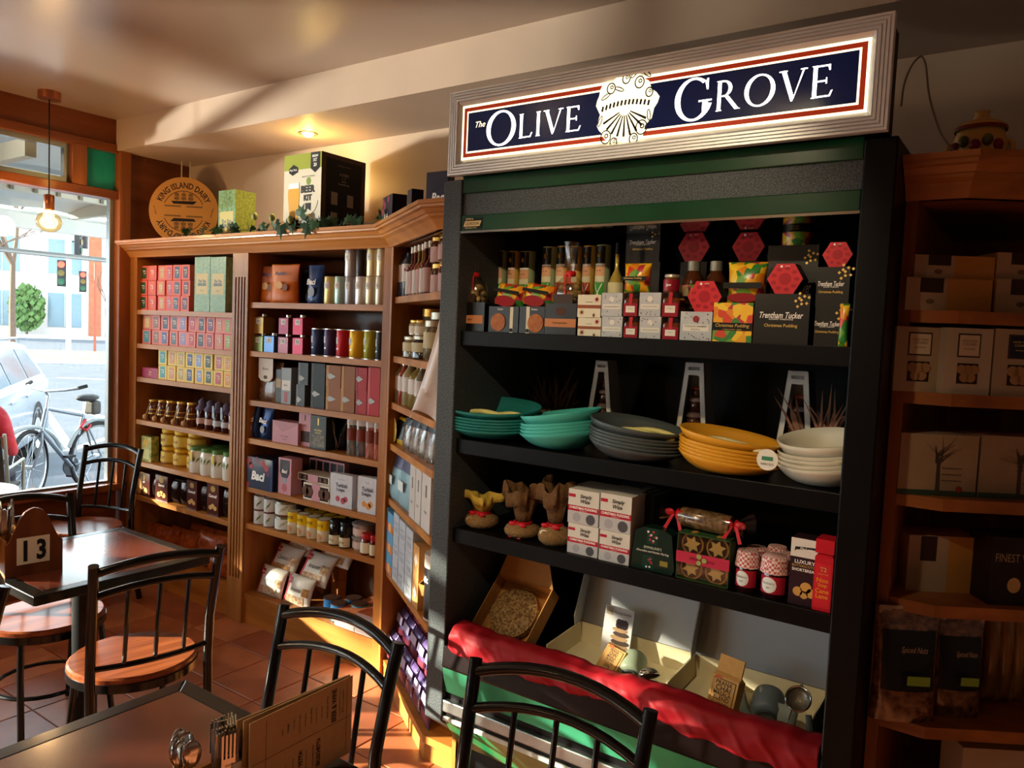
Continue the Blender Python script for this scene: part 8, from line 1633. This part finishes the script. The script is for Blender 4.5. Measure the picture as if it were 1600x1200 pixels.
for s_ in (-1, 1): MB().tube([(s_*.25, -.36, .88), (s_*.25, -.23, .45), (s_*.25, -.2, .42), (s_*.26, -.42, 0)], .012, 8).build('rear_leg', TB, ch, smooth=40); MB().tube([(s_*.25, -.28, .62), (s_*.27, -.05, .63), (s_*.26, .18, .62), (s_*.25, .22, .40), (s_*.26, .30, 0)], .012, 8).build('front_leg', TB, ch, smooth=40)
def skin(name, verts, edges, rad, m, parent=None, lev=2):
    me = bpy.data.meshes.new(name); me.from_pydata(verts, edges, []); o = ob(name, me, parent); o.modifiers.new('skin', 'SKIN')
    me.skin_vertices.new() if not me.skin_vertices else None
    for i, r_ in enumerate(rad): me.skin_vertices[0].data[i].radius = (r_, r_*.85) if not isinstance(r_, tuple) else r_
    me.skin_vertices[0].data[0].use_root = True; s_ = o.modifiers.new('sub', 'SUBSURF'); s_.levels = lev; s_.render_levels = lev; me.materials.append(m); o.modifiers['skin'].use_smooth_shade = True
    return o
pn = thing('person', 'seated person in a red jacket outside the window', 'person', (Pp.x+.04, Pp.y+.02, GZ), rzp); SKN = mat('#b98468', .6)
bv = [(0, -.06, .50), (0, -.09, .70), (0, -.12, .90), (0, -.11, 1.02), (0, -.09, 1.12), (0, -.08, 1.24), (0, -.05, 1.30), (.17, -.11, 1.0), (.22, -.10, .78), (.20, .14, .68), (.19, .20, .67), (-.17, -.11, 1.0), (-.22, -.10, .78), (-.20, .14, .68), (-.19, .20, .67), (.09, .0, .50), (.11, .38, .50), (.11, .40, .08), (.11, .52, .04), (-.09, .0, .50), (-.11, .38, .50), (-.11, .40, .08), (-.11, .52, .04)]
be = [(0, 1), (1, 2), (2, 3), (3, 4), (4, 5), (5, 6), (3, 7), (7, 8), (8, 9), (9, 10), (3, 11), (11, 12), (12, 13), (13, 14), (0, 15), (15, 16), (16, 17), (17, 18), (0, 19), (19, 20), (20, 21), (21, 22)]
skin('body', bv, be, [.12, .12, .13, .08, .05, .09, .085, .055, .042, .032, .03, .055, .042, .032, .03, .08, .055, .04, .03, .08, .055, .04, .03], SKN, pn)
skin('jacket', bv[:5]+bv[7:10]+bv[11:14], [(0, 1), (1, 2), (2, 3), (3, 4), (3, 5), (5, 6), (6, 7), (3, 8), (8, 9), (9, 10)], [.145, .15, .155, .10, .06, .075, .062, .05, .075, .062, .05], mat('#a01c2a', .7, noise=.2, scale=12), pn)
skin('trousers', [bv[0]]+bv[15:18]+bv[19:22], [(0, 1), (1, 2), (2, 3), (0, 4), (4, 5), (5, 6)], [.135, .095, .07, .055, .095, .07, .055], mat('#22262e', .8), pn)
MB().ball((0, -.075, 1.30), .108, 14, sz=1.05, sy=1.05).build('hair', mat('#2a1e18', .7), pn, smooth=60)
# added spot stands in for sun off an unseen parked car, lighting the bulkhead
lamp('glint_stand_in', 'SPOT', (-11.1, -3.4, .6), 6000, (1.0, .90, .80), .30, (-2.8, 2.45, 3.05), 13, .5)
# leafy tree added out of view, its crown sized to shade the shelving
t = thing('added_shade_tree', 'unseen leafy tree added to shade the left shelving', 'tree', (-14.0, -5.95, RZ)); rr = random.Random(21); b = MB()
for k in range(3000):
    v = Vector((rr.gauss(0, 1), rr.gauss(0, 1), rr.gauss(0, 1))).normalized()*rr.random()**.4; c_ = Vector((v.x*1.7, v.y*1.9, 5.4+v.z*1.85)); s_ = rr.uniform(.10, .2); a, e = rr.uniform(0, 6), rr.uniform(-1, 1)
    p_ = Vector((math.cos(a), math.sin(a), 0))*s_; q_ = Vector((-math.sin(a)*e, math.cos(a)*e, 1)).normalized()*s_; b.add([c_-p_, c_-q_, c_+p_, c_+q_], [(0, 1, 2, 3)])
b.build('foliage', mat('#55683c', .8), t)['kind'] = 'stuff'; MB().tube([(0, 0, 0), (.1, 0, 2.4), (0, .1, 4.8)], [.16, .13, .08], 10).build('trunk', BARK, t, smooth=60)
